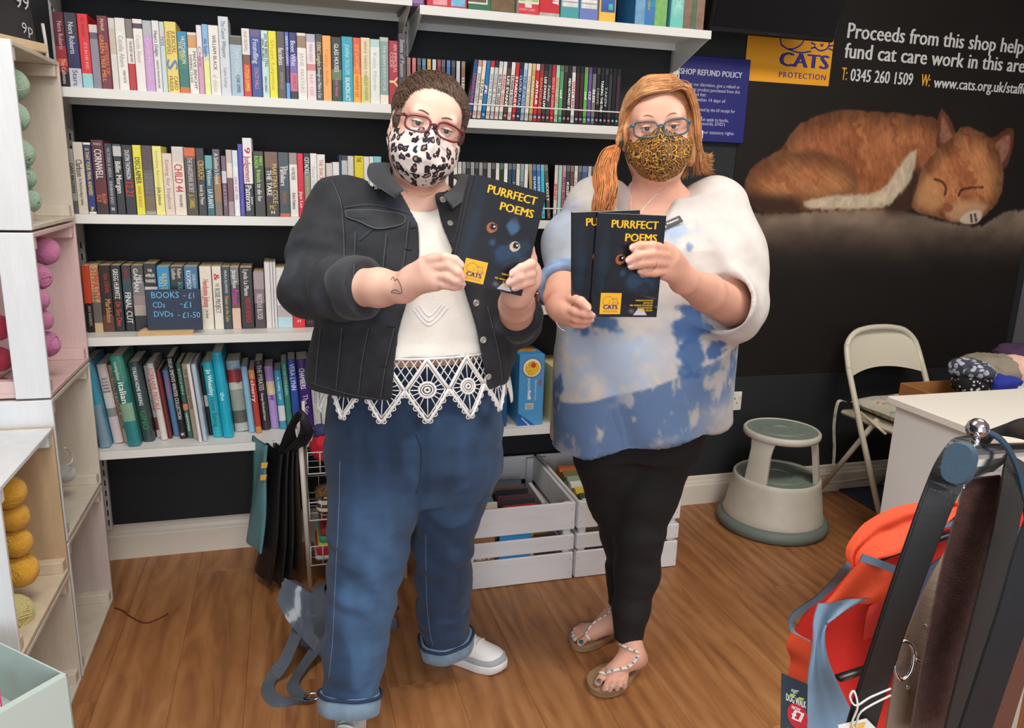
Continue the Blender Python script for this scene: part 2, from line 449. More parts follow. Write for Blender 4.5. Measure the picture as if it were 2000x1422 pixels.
# ================================================================== wall posters, notice, television
def poly_sd(P, poly):
    """signed distance (neg inside) of points (n,2) to polygon"""
    poly = np.array(poly, float); d = np.full(len(P), 1e9); ins = np.zeros(len(P), bool)
    n = len(poly)
    for i in range(n):
        a, b = poly[i - 1], poly[i]; e = b - a; w = P - a
        t = np.clip((w @ e) / max(e @ e, 1e-12), 0, 1); q = w - t[:, None] * e; d = np.minimum(d, (q * q).sum(1))
        c = ((a[1] <= P[:, 1]) != (b[1] <= P[:, 1])) & (P[:, 0] < (b[0] - a[0]) * (P[:, 1] - a[1]) / ((b[1] - a[1]) if abs(b[1] - a[1]) > 1e-12 else 1e-12) + a[0])
        ins ^= c
    d = np.sqrt(d); return np.where(ins, -d, d)
def set_vcol(me, cols):
    """cols (nverts,3) sRGB 0..255"""
    c = np.clip(cols / 255.0, 0, 1); c = np.where(c <= .04045, c / 12.92, ((c + .055) / 1.055) ** 2.4)
    a = me.color_attributes.new('print', 'FLOAT_COLOR', 'POINT')
    a.data.foreach_set('color', np.concatenate([c, np.ones((len(c), 1))], 1).astype(np.float32).ravel())
def grid_print(name, org, ex, ey, w, h, nu, nv, paint, m, parent):
    """printed sheet: paint(u,v) -> (n,3) sRGB, u right, v up in metres"""
    u, v = np.meshgrid(np.linspace(0, w, nu), np.linspace(0, h, nv)); u = u.ravel(); v = v.ravel()
    V = np.array(org) + u[:, None] * np.array(ex) + v[:, None] * np.array(ey)
    i = np.arange(nu * nv).reshape(nv, nu); F = np.stack([i[:-1, :-1], i[:-1, 1:], i[1:, 1:], i[1:, :-1]], -1).reshape(-1, 4)
    me = mesh_np(name, V, F); set_vcol(me, paint(u, v)); me.materials.append(m)
    return part(name, me, parent)
def ribbon(mb, pts, w, org, ex, ey, mi=0):
    p = np.array(pts, float); T = np.gradient(p, axis=0); T /= np.maximum(np.linalg.norm(T, axis=1), 1e-9)[:, None]
    N = np.stack([-T[:, 1], T[:, 0]], 1); a = p + N * w / 2; b = p - N * w / 2
    V = [np.array(org) + q[0] * np.array(ex) + q[1] * np.array(ey) for q in np.concatenate([a, b])]
    n = len(p); mb.add(V, [(n + i, n + i + 1, i + 1, i) for i in range(n - 1)], mi)
LOGO_STROKES = [
    [(.10, .47), (.06, .60), (.12, .76), (.27, .87), (.44, .86), (.57, .77), (.62, .66)],
    [(.60, .64), (.645, .80), (.70, .735), (.77, .735), (.825, .80), (.87, .66), (.89, .56), (.85, .48), (.74, .45), (.64, .50)],
    [(.10, .48), (.22, .435), (.36, .47), (.45, .56), (.43, .68)], [(.22, .435), (.40, .40), (.60, .43)],
    [(.67, .60), (.70, .58), (.735, .595)], [(.78, .60), (.81, .585), (.845, .605)], [(.74, .54), (.765, .515), (.79, .545)],
    [(.88, .52), (.97, .54)], [(.88, .49), (.96, .47)], [(.66, .52), (.58, .55)], [(.66, .49), (.58, .47)]]
M_LOGOY = mat((247, 186, 30), .45); M_LOGOB = mat((47, 42, 128), .5)

poster = thing('wall_poster', 'large dark wall poster of a ginger cat asleep on a blanket', 'poster', (1.778, -.002, .586))
PX0, PZ0, PW_, PH_ = 1.778, .586, 1.588, 1.80
def Zc(zx, zy):    # control point read off the photograph -> poster metres
    q = at(1300 + zx / 2.857, zy / 2.857, 0.0); return (q[0] - PX0, q[2] - PZ0)
def zpoly(L): return smooth_path([Zc(*p) for p in L], 5, True)
def paint_poster(u, v):
    P = np.stack([u, v], 1); n3 = np.stack([u * 6, v * 6, u * 0], 1)
    C = np.tile(np.array([[31, 27, 25]], float), (len(u), 1)) + (fbm(n3, 3)[:, None] - .5) * 5
    def lay(C, c, a): return C * (1 - a[:, None]) + np.asarray(c, float) * a[:, None]
    # blanket
    bl = zpoly([(380, 1215), (560, 1190), (800, 1180), (1050, 1165), (1260, 1165), (1400, 1195), (1600, 1245), (1740, 1262), (1820, 1222), (1910, 1178), (2050, 1180), (2300, 1260), (2300, 1620), (1400, 1700), (380, 1560)])
    sd = poly_sd(P, bl); fuzz = (fbm(np.stack([u * 60, v * 60, u * 0], 1), 3) - .5) * .02
    base = np.array([112, 95, 82]) * (.72 + .75 * fbm(np.stack([u * 9, v * 13, u * 0 + 2], 1), 5))[:, None]
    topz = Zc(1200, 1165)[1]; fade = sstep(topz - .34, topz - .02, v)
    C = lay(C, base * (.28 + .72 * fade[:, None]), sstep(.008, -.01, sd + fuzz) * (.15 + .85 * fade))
    # fur field
    def fur(poly, soft, C, ca, cb, cc, ang, seed, sf=26.0):
        sd = poly_sd(P, zpoly(poly)); wob = (fbm(np.stack([u * 38, v * 38, u * 0 + seed], 1), 3) - .5)
        s = u * math.cos(ang) + v * math.sin(ang); t = -u * math.sin(ang) + v * math.cos(ang)
        st = fbm(np.stack([s * sf + wob * 2.5, t * 7, u * 0 + seed], 1), 4); hair = fbm(np.stack([s * 160, t * 30, u * 0 + seed], 1), 2)
        k = sstep(.30, .78, st); col = np.array(ca) * (1 - k[:, None]) + np.array(cb) * k[:, None]
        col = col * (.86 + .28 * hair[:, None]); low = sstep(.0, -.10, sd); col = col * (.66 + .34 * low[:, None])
        return lay(C, col, sstep(soft, -soft, sd + wob * .016))
    body = [(446, 1010), (480, 935), (560, 875), (640, 830), (700, 745), (770, 680), (900, 632), (1020, 616), (1200, 626), (1380, 642), (1500, 662), (1580, 770), (1560, 900), (1470, 1000), (1400, 1100), (1350, 1165), (1150, 1170), (900, 1170), (700, 1180), (560, 1185), (470, 1140), (442, 1070)]
    C = fur(body, .006, C, (176, 112, 72), (138, 80, 52), None, .35, 3)
    haunch = [(460, 1010), (520, 930), (640, 860), (800, 840), (960, 880), (1050, 960), (1060, 1060), (960, 1140), (700, 1170), (540, 1170), (465, 1100)]
    C = fur(haunch, .02, C, (184, 126, 82), (156, 96, 60), None, .9, 9, 20)
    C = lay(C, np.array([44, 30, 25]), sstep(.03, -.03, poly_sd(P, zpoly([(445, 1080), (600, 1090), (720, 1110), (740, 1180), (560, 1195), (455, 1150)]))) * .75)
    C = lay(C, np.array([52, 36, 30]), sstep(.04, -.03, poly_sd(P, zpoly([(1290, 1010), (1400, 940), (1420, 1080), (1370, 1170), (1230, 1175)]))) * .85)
    tail = [(780, 1120), (930, 1090), (1050, 1085), (1150, 1075), (1230, 1030), (1290, 940), (1350, 860), (1385, 836), (1398, 850), (1390, 920), (1360, 1010), (1300, 1090), (1230, 1150), (1100, 1168), (930, 1168), (800, 1165)]
    sd = poly_sd(P, zpoly(tail)); h = fbm(np.stack([u * 70, v * 40, u * 0 + 5], 1), 3)
    C = lay(C, np.array([206, 186, 158]) * (.78 + .34 * h[:, None]), sstep(.008, -.012, sd + (h - .5) * .02))
    for ear, ins in (([(1512, 830), (1512, 700), (1528, 625), (1546, 616), (1592, 690), (1632, 795), (1570, 850)], [(1530, 800), (1530, 710), (1545, 650), (1590, 740), (1605, 795)]),
                     ([(1762, 850), (1830, 765), (1915, 714), (1944, 738), (1932, 830), (1900, 930), (1850, 950)], [(1800, 850), (1850, 785), (1915, 745), (1920, 820), (1885, 900), (1850, 910)])):
        C = fur(ear, .004, C, (150, 88, 62), (126, 70, 50), None, 1.2, 4)
        sd = poly_sd(P, zpoly(ins)); C = lay(C, np.array([158, 108, 92]) * (.8 + .4 * fbm(np.stack([u * 50, v * 50, u * 0], 1), 2)[:, None]), sstep(.006, -.012, sd) * .8)
    head = [(1370, 1160), (1392, 1060), (1432, 940), (1500, 850), (1590, 770), (1660, 705), (1760, 742), (1830, 795), (1868, 900), (1880, 1000), (1856, 1110), (1806, 1180), (1740, 1222), (1640, 1240), (1560, 1228), (1450, 1198)]
    C = fur(head, .006, C, (198, 132, 86), (158, 94, 60), None, .65, 13, 34)
    for poly, c, a, so in (([(1400, 1060), (1470, 980), (1530, 1060), (1540, 1140), (1480, 1180), (1400, 1150)], (208, 158, 108), .6, .03),
                           ([(1560, 1170), (1620, 1130), (1720, 1120), (1790, 1150), (1740, 1210), (1640, 1238), (1575, 1222)], (206, 164, 124), .75, .02),
                           ([(1545, 1150), (1560, 1130), (1600, 1150), (1590, 1180), (1560, 1182)], (150, 84, 64), .9, .004),
                           ([(1640, 1222), (1690, 1180), (1750, 1176), (1762, 1210), (1730, 1246), (1660, 1248)], (204, 186, 166), .95, .005)):
        C = lay(C, np.array(c), sstep(so, -so, poly_sd(P, zpoly(poly))) * a)
    for ln in ([(1500, 1000), (1540, 1015), (1560, 1050), (1555, 1085)], [(1632, 1090), (1650, 1060), (1700, 1048), (1765, 1045)], [(1700, 1200), (1705, 1235)], [(1722, 1196), (1730, 1232)]):
        q = smooth_path([Zc(*p) for p in ln], 5); d = np.min(np.hypot(P[:, 0][:, None] - q[:, 0], P[:, 1][:, None] - q[:, 1]), 1)
        C = lay(C, np.array([58, 32, 24]), sstep(.009, .003, d) * .85)
    return C
M_POSTER = vcol_mat('poster print', .5, spec=.25)
bk = MB(); bk.box((PW_ / 2, .0005, PH_ / 2), (PW_, .003, PH_)); bk.build('backing', mat((30, 27, 25), .6), poster)
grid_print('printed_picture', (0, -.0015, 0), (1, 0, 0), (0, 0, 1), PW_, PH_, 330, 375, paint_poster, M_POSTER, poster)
# printed emblem on the poster
EX, EZ = (1, 0, 0), (0, 0, 1)
e0 = MB(); e0.box((.2, -.0022, 1.227 + .12), (.398, .0012, .24)); e0.build('emblem_panel', mat((232, 160, 26), .5), poster)
lettering('emblem_lettering', 'CATS', M_LOGOB, poster, (.27, -.0032, 1.292), EX, EZ, .052, .235, 'c', bold=.05, maxsx=2)
lettering('emblem_lettering', 'PROTECTION', M_LOGOB, poster, (.27, -.0032, 1.249), EX, EZ, .021, .225, 'c', bold=.02, track=.1)
es = MB()
for st in LOGO_STROKES: ribbon(es, smooth_path(st, 5), .022, (.13, -.0032, 1.235), (.28, 0, 0), (0, 0, .28))
es.build('emblem_outline', M_LOGOB, poster)
M_PTXT = mat((208, 206, 204), .6); M_PTXY = mat((226, 168, 48), .6)
def ptext(s, pa, pb, cap, m=M_PTXT, bold=.025):
    a = at(*pa, 0); b = at(*pb, 0)
    full = text2d(s, bold)[2]; k = (b[0] - a[0]) / full; x = 0.0
    for wd in s.split(' '):
        ww = text2d(wd, bold)[2]; lettering('poster_lettering', wd, m, poster, (a[0] - PX0 + x * k, -.0034, a[2] - PZ0), EX, EZ, cap, ww * k, 'l', bold=bold, maxsx=3); x += ww + .3
ptext('Proceeds from this shop help', (1651, 74), (1996, 104), .058)
ptext('fund cat care work in this area', (1647, 113), (2009, 148), .058)
ptext('T:', (1641, 156), (1652, 157), .048, M_PTXY); ptext('0345 260 1509', (1658, 158), (1780, 167), .048)
ptext('W:', (1796, 168), (1814, 169), .048, M_PTXY); ptext('www.cats.org.uk/staffo', (1821, 171), (2004, 186), .044)

M_SIGNB = mat((30, 32, 112), .45)
sg = thing('refund_notice', 'dark blue refund policy notice with white lettering on the wall', 'notice', (1.640, -.024, 1.569))
s = MB(); s.box((0, 0, .16), (.302, .004, .318), bev=.006); s.build('panel', M_SIGNB, sg)
M_STXT = mat((196, 198, 214), .6)
def stext(t, pa, pb, cap, bold=.0):
    a = at(*pa, -.026); b = at(*pb, -.026)
    lettering('notice_lettering', t, M_STXT, sg, (a[0] - 1.640, -.0025, a[2] - 1.569), EX, EZ, cap, b[0] - a[0], 'l', bold=bold, maxsx=3)
stext('SHOP REFUND POLICY', (1328, 144), (1449, 150), .021, .03)
for t, pa, pb in (('at our discretion, give a refund or', (1347, 167), (1445, 173)), ('any product purchased from this', (1350, 177), (1445, 183)), ('provided that:', (1340, 186), (1379, 189)),
                  ('is within 14 days of', (1352, 197), (1416, 201)), ('supported by the till receipt for', (1350, 216), (1435, 221)), ('does not apply to books,', (1352, 235), (1423, 239)),
                  ('records, DVD\'s', (1368, 244), (1416, 247)), ('our statutory rights.', (1372, 261), (1434, 265))):
    stext(t, pa, pb, .0125)

tv = thing('television', 'black flat screen television tilted forward high on the wall', 'television')
ta, tb = at(1382, 58, -.20), at(1628, 84, -.20)
tw = float(np.linalg.norm(tb - ta)); tv.location = (float(ta[0]), -.20, float(min(ta[2], tb[2]))); tv.rotation_euler = (math.radians(15), 0, 0)
b = MB(); b.box((tw / 2, .02, .17), (tw, .045, .34), bev=.006); b.build('case', mat((14, 14, 15), .35), tv)
b = MB(); b.box((tw / 2, -.004, .178), (tw - .022, .004, .312)); b.build('screen', mat((6, 7, 9), .12, coat=.4), tv)
b = MB(); b.box((tw / 2, -.0045, .011), (.05, .004, .006), bev=.001); b.build('sensor', mat((40, 40, 44), .3), tv)
b = MB(); b.box((tw / 2, .11, .17), (.18, .14, .12), bev=.004); b.build('wall_bracket', M_BLACKPL, tv)

so = thing('wall_socket', 'cream double wall socket with switches on the dark wall', 'socket', (1.847, -.0, .472))
b = MB(); b.box((0, -.0045, 0), (.146, .009, .086), bev=.003); b.build('faceplate', mat((226, 221, 208), .35), so)
for x in (-.036, .036):
    b = MB(); b.box((x, -.0093, .012), (.0035, .001, .009)); b.box((x - .011, -.0093, -.008), (.007, .001, .0035)); b.box((x + .011, -.0093, -.008), (.007, .001, .0035))
    q = b.build('pin_holes', M_DARK, so); q['kind'] = 'stuff'
    b = MB(); b.box((x + (.026 if x > 0 else -.026), -.011, .024), (.010, .006, .018), bev=.002, R=rot_xyz(.12)); b.build('switch', mat((236, 232, 222), .3), so)
# ================================================================== books, films, games
ORD = ['first', 'second', 'third', 'fourth', 'fifth', 'sixth', 'seventh', 'eighth', 'ninth', 'tenth', 'eleventh', 'twelfth', 'thirteenth', 'fourteenth', 'fifteenth', 'sixteenth', 'seventeenth', 'eighteenth', 'nineteenth', 'twentieth']
ORD += ['twenty-' + w for w in ORD[:9]] + ['thirtieth'] + ['thirty-' + w for w in ORD[:9]] + ['fortieth'] + ['forty-' + w for w in ORD[:9]] + ['fiftieth']
WH = (238, 236, 230); BK = (28, 28, 30); CR = (232, 222, 204); YE = (240, 210, 60); RD = (205, 40, 45); GD = (214, 180, 110); GY = (150, 150, 150); OR = (232, 120, 50); DK = (60, 56, 54)
def cover_mesh(t, h, d, bands, rough=.38, rnd_=0.0):
    """spine (y=0) split into colour bands from the top, side boards, open at top and fore edge"""
    cols = [c for (_, c) in bands]; mb = MB(); z1 = h; b = min(.0016, t * .2); w = .0012
    prof = [(0, b), (b, 0), (t - b, 0), (t, b)] if not rnd_ else [(t / 2 - t / 2 * math.cos(a), rnd_ * (1 - math.sin(a))) for a in np.linspace(0, math.pi, 7)]
    yb = prof[0][1]; prof[-1] = (t, yb)
    for k, (f, c) in enumerate(bands):
        z0 = h * (1 - f) if k < len(bands) - 1 else 0.0
        V = [(x, y, z) for z in (z0, z1) for (x, y) in prof]; n = len(prof)
        mb.add(V, [(i, i + 1, n + i + 1, n + i) for i in range(n - 1)], k, bool(rnd_))
        z1 = z0
    big = max(range(len(bands)), key=lambda k: bands[k][0] - (bands[k - 1][0] if k else 0))
    for x0, x1 in ((0, w), (t - w, t)):
        mb.add([(x, y, z) for x in (x0, x1) for y in (yb, d) for z in (0, h)], [(0, 1, 3, 2), (4, 6, 7, 5), (2, 3, 7, 6), (0, 2, 6, 4), (1, 5, 7, 3)], big)
    mb.add([(w, yb + .0015, z) for z in (0, h)] + [(t - w, yb + .0015, z) for z in (h, 0)], [(0, 1, 2, 3)], big)
    return mb.mesh('cover', [mat(c, rough, var=.05, vscale=60) for c in cols])
M_PAGES = mat((216, 198, 162), .9, var=.12, vscale=400, stretch=(1, .01, .01)); M_PAGES2 = mat((226, 220, 206), .9, var=.1, vscale=400, stretch=(1, .01, .01))
def spine_text(parent, t, h, spec):
    """spec: (string, colour, from, to, cap as share of thickness, side offset share[, 'h'])"""
    s, c, a, b2, cf, off = spec[:6]
    if len(spec) > 6:
        lettering('title', s, mat(c, .5), parent, (t * (.5 + off), -.0004, h * (1 - b2)), (1, 0, 0), (0, 0, 1), h * (b2 - a), t * cf, 'c', bold=.03, maxsx=3); return
    cap = t * cf
    lettering('title', s, mat(c, .5), parent, (t * (.5 + off) - cap / 2, -.0004, h * (1 - (a + b2) / 2)), (0, 0, -1), (1, 0, 0), cap, h * (b2 - a), 'c', bold=.02, maxsx=2.2)
def book(name, label, group, loc, lean, t, h, d, bands, texts=(), rnd_=0.0, rough=.38, pages=M_PAGES, rz=0.0):
    o = thing(name, label, 'book', loc, group=group, rot=(0, lean, rz))
    part('cover', cover_mesh(t, h, d, bands, rough, rnd_), o)
    p = MB(); ov = .003 if rnd_ else .0006
    p.box((t / 2, (.004 + rnd_ + d - ov) / 2, h / 2), (t - .0026, d - ov - .004 - rnd_, h - 2 * ov)); p.build('pages', pages, o)
    for sp in texts: spine_text(o, t, h, sp)
    return o
def band(*a):
    """band(c) or band(f,c,f,c,...,c): shares from the top"""
    if len(a) == 1: return [(1.0, a[0])]
    out = [(a[i], a[i + 1]) for i in range(0, len(a) - 1, 2)]; out.append((1.0, a[-1])); return out

def spine_label(word, kind, where):
    a, _, b = word.partition(' with ')
    if b: b = ' with ' + b.replace('-lettered', ' lettered').replace('lettered', 'lettering').replace('numbered', 'numbers')
    return f"{a.replace(' lettered', '-lettered')} {kind}{b}, {where}"
def fill_row(rows, rowname, z, Y, ybot, depth, group, cat_word='paperback'):
    for k, r in enumerate(rows):
        x0, x1, yt, word, bands = r[:5]; texts = r[5:]
        X0 = at(x0, ybot(x0), Y)[0]; X1 = at(x1, ybot(x1), Y)[0]; h = at((x0 + x1) / 2, yt, Y)[2] - z
        book('book', spine_label(word, cat_word, f'{ORD[k]} from the left on the {rowname}'), group, (X0 + .0004, Y + rnd.uniform(0, .003), z + .0005), 0.0, X1 - X0 - .0010, h, depth + rnd.uniform(-.008, .008), bands, texts)

ROW1 = [
 (115, 137, 24, 'maroon and orange', band(.45, (84, 24, 40), .62, (150, 40, 52), .72, (208, 78, 52), .80, (150, 44, 50), (38, 28, 34)), ('Nora Roberts', (214, 150, 160), .12, .50, .42, .1), ('The Calhouns', (200, 190, 190), .62, .96, .36, .1)),
 (137, 162, 26, 'navy and silver', band(.35, (44, 44, 58), .74, (40, 38, 86), (196, 200, 214)), ('Nora Roberts', (206, 204, 220), .12, .55, .42, 0), ('Stars', (90, 96, 120), .76, .98, .4, 0)),
 (162, 183, 28, 'red and pale turquoise', band(.80, (214, 38, 44), (150, 206, 210)), ("IT'S IN HIS KISS", (240, 170, 170), .38, .74, .28, .1), ('JILL MANSELL', (170, 40, 50), .05, .32, .3, 0)),
 (183, 200, 49, 'dusty lilac', band(.12, (206, 196, 190), .22, (92, 84, 92), (138, 132, 146))),
 (200, 221, 32, 'burgundy with orange lettered', band((112, 38, 54)), ('MISTRESS OF', (226, 120, 50), .36, .80, .30, .22), ('GREEN TREE MILL', (236, 140, 60), .26, .90, .38, -.18), ('McNeill', (230, 190, 150), .04, .2, .3, 0)),
 (221, 234, 36, 'thin pale grey', band(.14, (206, 202, 196), .5, (196, 184, 168), (216, 212, 206))),
 (234, 254, 36, 'white script lettered', band(.18, (224, 220, 214), (232, 228, 222)), ('Cecelia Ahern', (170, 168, 166), .24, .68, .5, 0), ('THANKS FOR THE', (140, 138, 136), .72, .9, .26, .1)),
 (254, 268, 38, 'grey, white and red banded', band(.27, (122, 118, 112), .62, (226, 222, 216), (184, 38, 46)), ('THE SECRET HISTORY', (90, 86, 84), .30, .6, .34, .1)),
 (268, 287, 38, 'white with a dark figure', band(.06, (228, 224, 220), .13, (70, 66, 66), (232, 228, 224)), ('Cecelia Ahern', (190, 186, 186), .22, .6, .42, 0)),
 (287, 305, 41, 'lilac and grey', band(.2, (176, 180, 184), (200, 156, 206)), ('Carole Matthews', (222, 190, 226), .25, .85, .36, 0)),
 (305, 319, 41, 'white Gothic lettered', band((224, 222, 222)), ("Heart's Delight", (96, 96, 104), .14, .5, .5, 0), ('SANTA MONTEFIORE', (110, 108, 108), .55, .95, .3, 0)),
 (319, 329, 43, 'thin pale teal', band(.1, (190, 210, 206), .3, (206, 200, 206), (196, 214, 214)), ('TESS', (60, 120, 150), .2, .34, .6, 0)),
 (329, 352, 43, 'soft yellow', band((228, 206, 108)), ('JUDICIAL', (150, 124, 40), .13, .44, .34, .22), ('WHISPERS', (150, 124, 40), .13, .46, .34, -.2), ('S', (98, 128, 190), .52, .68, .9, 0), ('CARO', (150, 124, 40), .76, .96, .32, .22), ('FRASER', (150, 124, 40), .76, .98, .32, -.2)),
 (352, 372, 62, 'blue with a painted figure', band(.3, (40, 132, 176), .60, (60, 124, 106), .9, (44, 112, 108), (206, 108, 44)), ('HUTCHINSON', (222, 226, 204), .08, .52, .4, .1), ('THE SEED', (222, 206, 130), .16, .46, .3, -.25)),
 (372, 390, 64, 'cream with an orange picture', band(.04, (220, 214, 206), .25, (206, 150, 92), (232, 226, 216)), ('MAEVE BINCHY', (104, 104, 116), .3, .92, .34, .2), ('EVENING CLASS', (104, 104, 116), .36, .82, .3, -.24)),
 (390, 401, 50, 'thin pink and white', band(.45, (228, 218, 222), (206, 152, 186)), ('Claire', (160, 110, 150), .3, .6, .5, 0)),
 (401, 413, 48, 'thin sky blue and lemon', band(.42, (132, 178, 220), .52, (206, 214, 196), (226, 232, 148)), ('Ali Smith', (60, 90, 140), .2, .46, .5, 0)),
 (413, 433, 50, 'ivory with grey lettered', band((230, 226, 218)), ('WILLIAM BLACK', (120, 112, 104), .14, .64, .36, .05), ('al dente', (206, 200, 190), .7, .96, .5, 0)),
 (433, 453, 33, 'tall silver grey', band((206, 212, 218)), ('The Cancer Whisperer', (120, 132, 146), .05, .52, .42, 0), ('Sophie Sabbage', (160, 168, 180), .64, .9, .3, 0)),
 (453, 477, 70, 'pale blue with a photo', band(.02, (120, 130, 120), .15, (92, 92, 78), (160, 186, 202)), ('TAMI HOAG', (206, 216, 222), .2, .66, .4, .05), ('A DARK SUMMER', (90, 112, 130), .64, .94, .3, .1)),
 (477, 493, 56, 'white and red', band(.38, (226, 220, 216), .52, (120, 74, 54), (206, 44, 50)), ('A STOLEN SUMMER', (240, 214, 60), .54, .92, .52, 0), ('ALLIE CRESSWELL', (170, 164, 164), .04, .34, .4, 0)),
 (493, 514, 58, 'royal blue', band(.10, (96, 86, 130), (46, 72, 146)), ('Foundling', (206, 214, 230), .14, .5, .5, 0), ('STACEY HALLS', (206, 150, 180), .56, .88, .36, 0)),
 (514, 528, 60, 'pale aqua black lettered', band((192, 218, 218)), ('DO THE BIRDS STILL', (40, 44, 46), .05, .54, .40, .2), ('SING IN HELL?', (40, 44, 46), .12, .46, .36, -.26), ('HORACE GREASLEY', (90, 98, 100), .68, .92, .34, 0)),
 (528, 544, 61, 'bright yellow', band((228, 220, 36)), ('Shari Lapena', (206, 190, 30), .12, .88, .42, 0)),
 (544, 560, 62, 'charcoal brown', band((86, 80, 76)), ('faceless', (226, 222, 216), .24, .50, .66, 0), ('MARTINA COLE', (170, 160, 150), .6, .86, .34, 0)),
 (560, 568, 63, 'thin cobalt blue', band(.25, (86, 110, 190), .5, (70, 80, 170), .76, (40, 44, 96), (90, 160, 220)), ('NICKY PELLEGRINO', (220, 220, 236), .06, .5, .6, 0)),
 (568, 583, 64, 'indigo fading to pink', band(.35, (44, 42, 110), .6, (120, 96, 170), .88, (190, 110, 140), (40, 36, 44)), ('Boot Whit', (214, 220, 240), .12, .5, .6, 0), ('NOBLES', (220, 60, 80), .64, .84, .42, .1)),
 (583, 601, 65, 'cream with a brown vignette', band(.04, (220, 214, 204), .22, (150, 124, 96), (230, 226, 218)), ('JANE MASTERS', (196, 190, 182), .3, .9, .42, 0)),
 (601, 619, 67, 'blush white', band(.12, (176, 176, 196), .45, (226, 214, 214), .55, (206, 130, 136), (230, 210, 210)), ('TRISHA ASHLEY', (196, 176, 180), .14, .42, .36, 0), ('N.P. LEE', (220, 170, 180), .6, .94, .36, 0)),
 (619, 632, 67, 'charcoal cream lettered', band(.6, (58, 60, 62), (64, 74, 82)), ('DERIC Longden', (222, 202, 150), .12, .48, .6, 0), ('Enough to Make a Cat', (206, 214, 220), .5, .96, .5, 0)),
 (632, 649, 70, 'plain orange', band((240, 164, 84)), ('Cathy Kelly', (222, 140, 60), .2, .76, .36, 0)),
 (649, 669, 73, 'dark green', band(.5, (40, 44, 40), .66, (96, 118, 78), (52, 62, 46)), ('GLASS HOUSES', (226, 228, 224), .1, .54, .42, 0), ('Penny Vincenzi', (206, 110, 150), .64, .92, .34, 0)),
 (669, 691, 72, 'bright teal', band((38, 158, 182)), ('JOANNA TROLLOPE', (182, 224, 224), .12, .58, .38, 0), ('BALANCING ACT', (232, 240, 238), .62, .98, .42, 0)),
 (691, 706, 74, 'red and amber', band(.44, (222, 84, 44), .56, (232, 120, 44), (242, 164, 50)), ('GO SET A WATCHMAN', (240, 190, 90), .1, .48, .5, 0), ('HARPER LEE', (206, 96, 30), .58, .92, .46, 0)),
 (706, 724, 74, 'cream and olive', band(.6, (224, 208, 172), (206, 204, 130)), ('HELEN WARNER', (176, 156, 92), .58, .96, .42, .05), ('WISHFUL THINKING YOU', (190, 164, 110), .05, .6, .34, 0)),
 (724, 743, 77, 'pale grey green', band(.12, (176, 206, 200), (222, 226, 218)), ('Katie Fforde', (190, 196, 190), .2, .8, .36, 0)),
 (743, 760, 73, 'sage with a cream foot', band(.06, (180, 186, 176), .86, (132, 156, 152), (230, 222, 206)), ('THE SEVEN DAYS OF US', (206, 216, 210), .12, .8, .3, 0)),
 (760, 778, 80, 'crimson', band((168, 32, 54)), ('AN IMMORAL', (222, 160, 160), .05, .5, .40, .2), ('CODE', (222, 160, 160), .18, .42, .40, -.2), ('Y', (222, 196, 150), .56, .72, .9, 0)),
 (778, 794, 66, 'tall dark violet', band((64, 58, 66)), ('States of Passion', (180, 176, 182), .08, .6, .5, 0)),
]
fill_row(ROW1, 'top book shelf', Z1, -SD + .014, lambda x: 169 + .0575 * (x - 119), .125, 'novels on the top shelf')
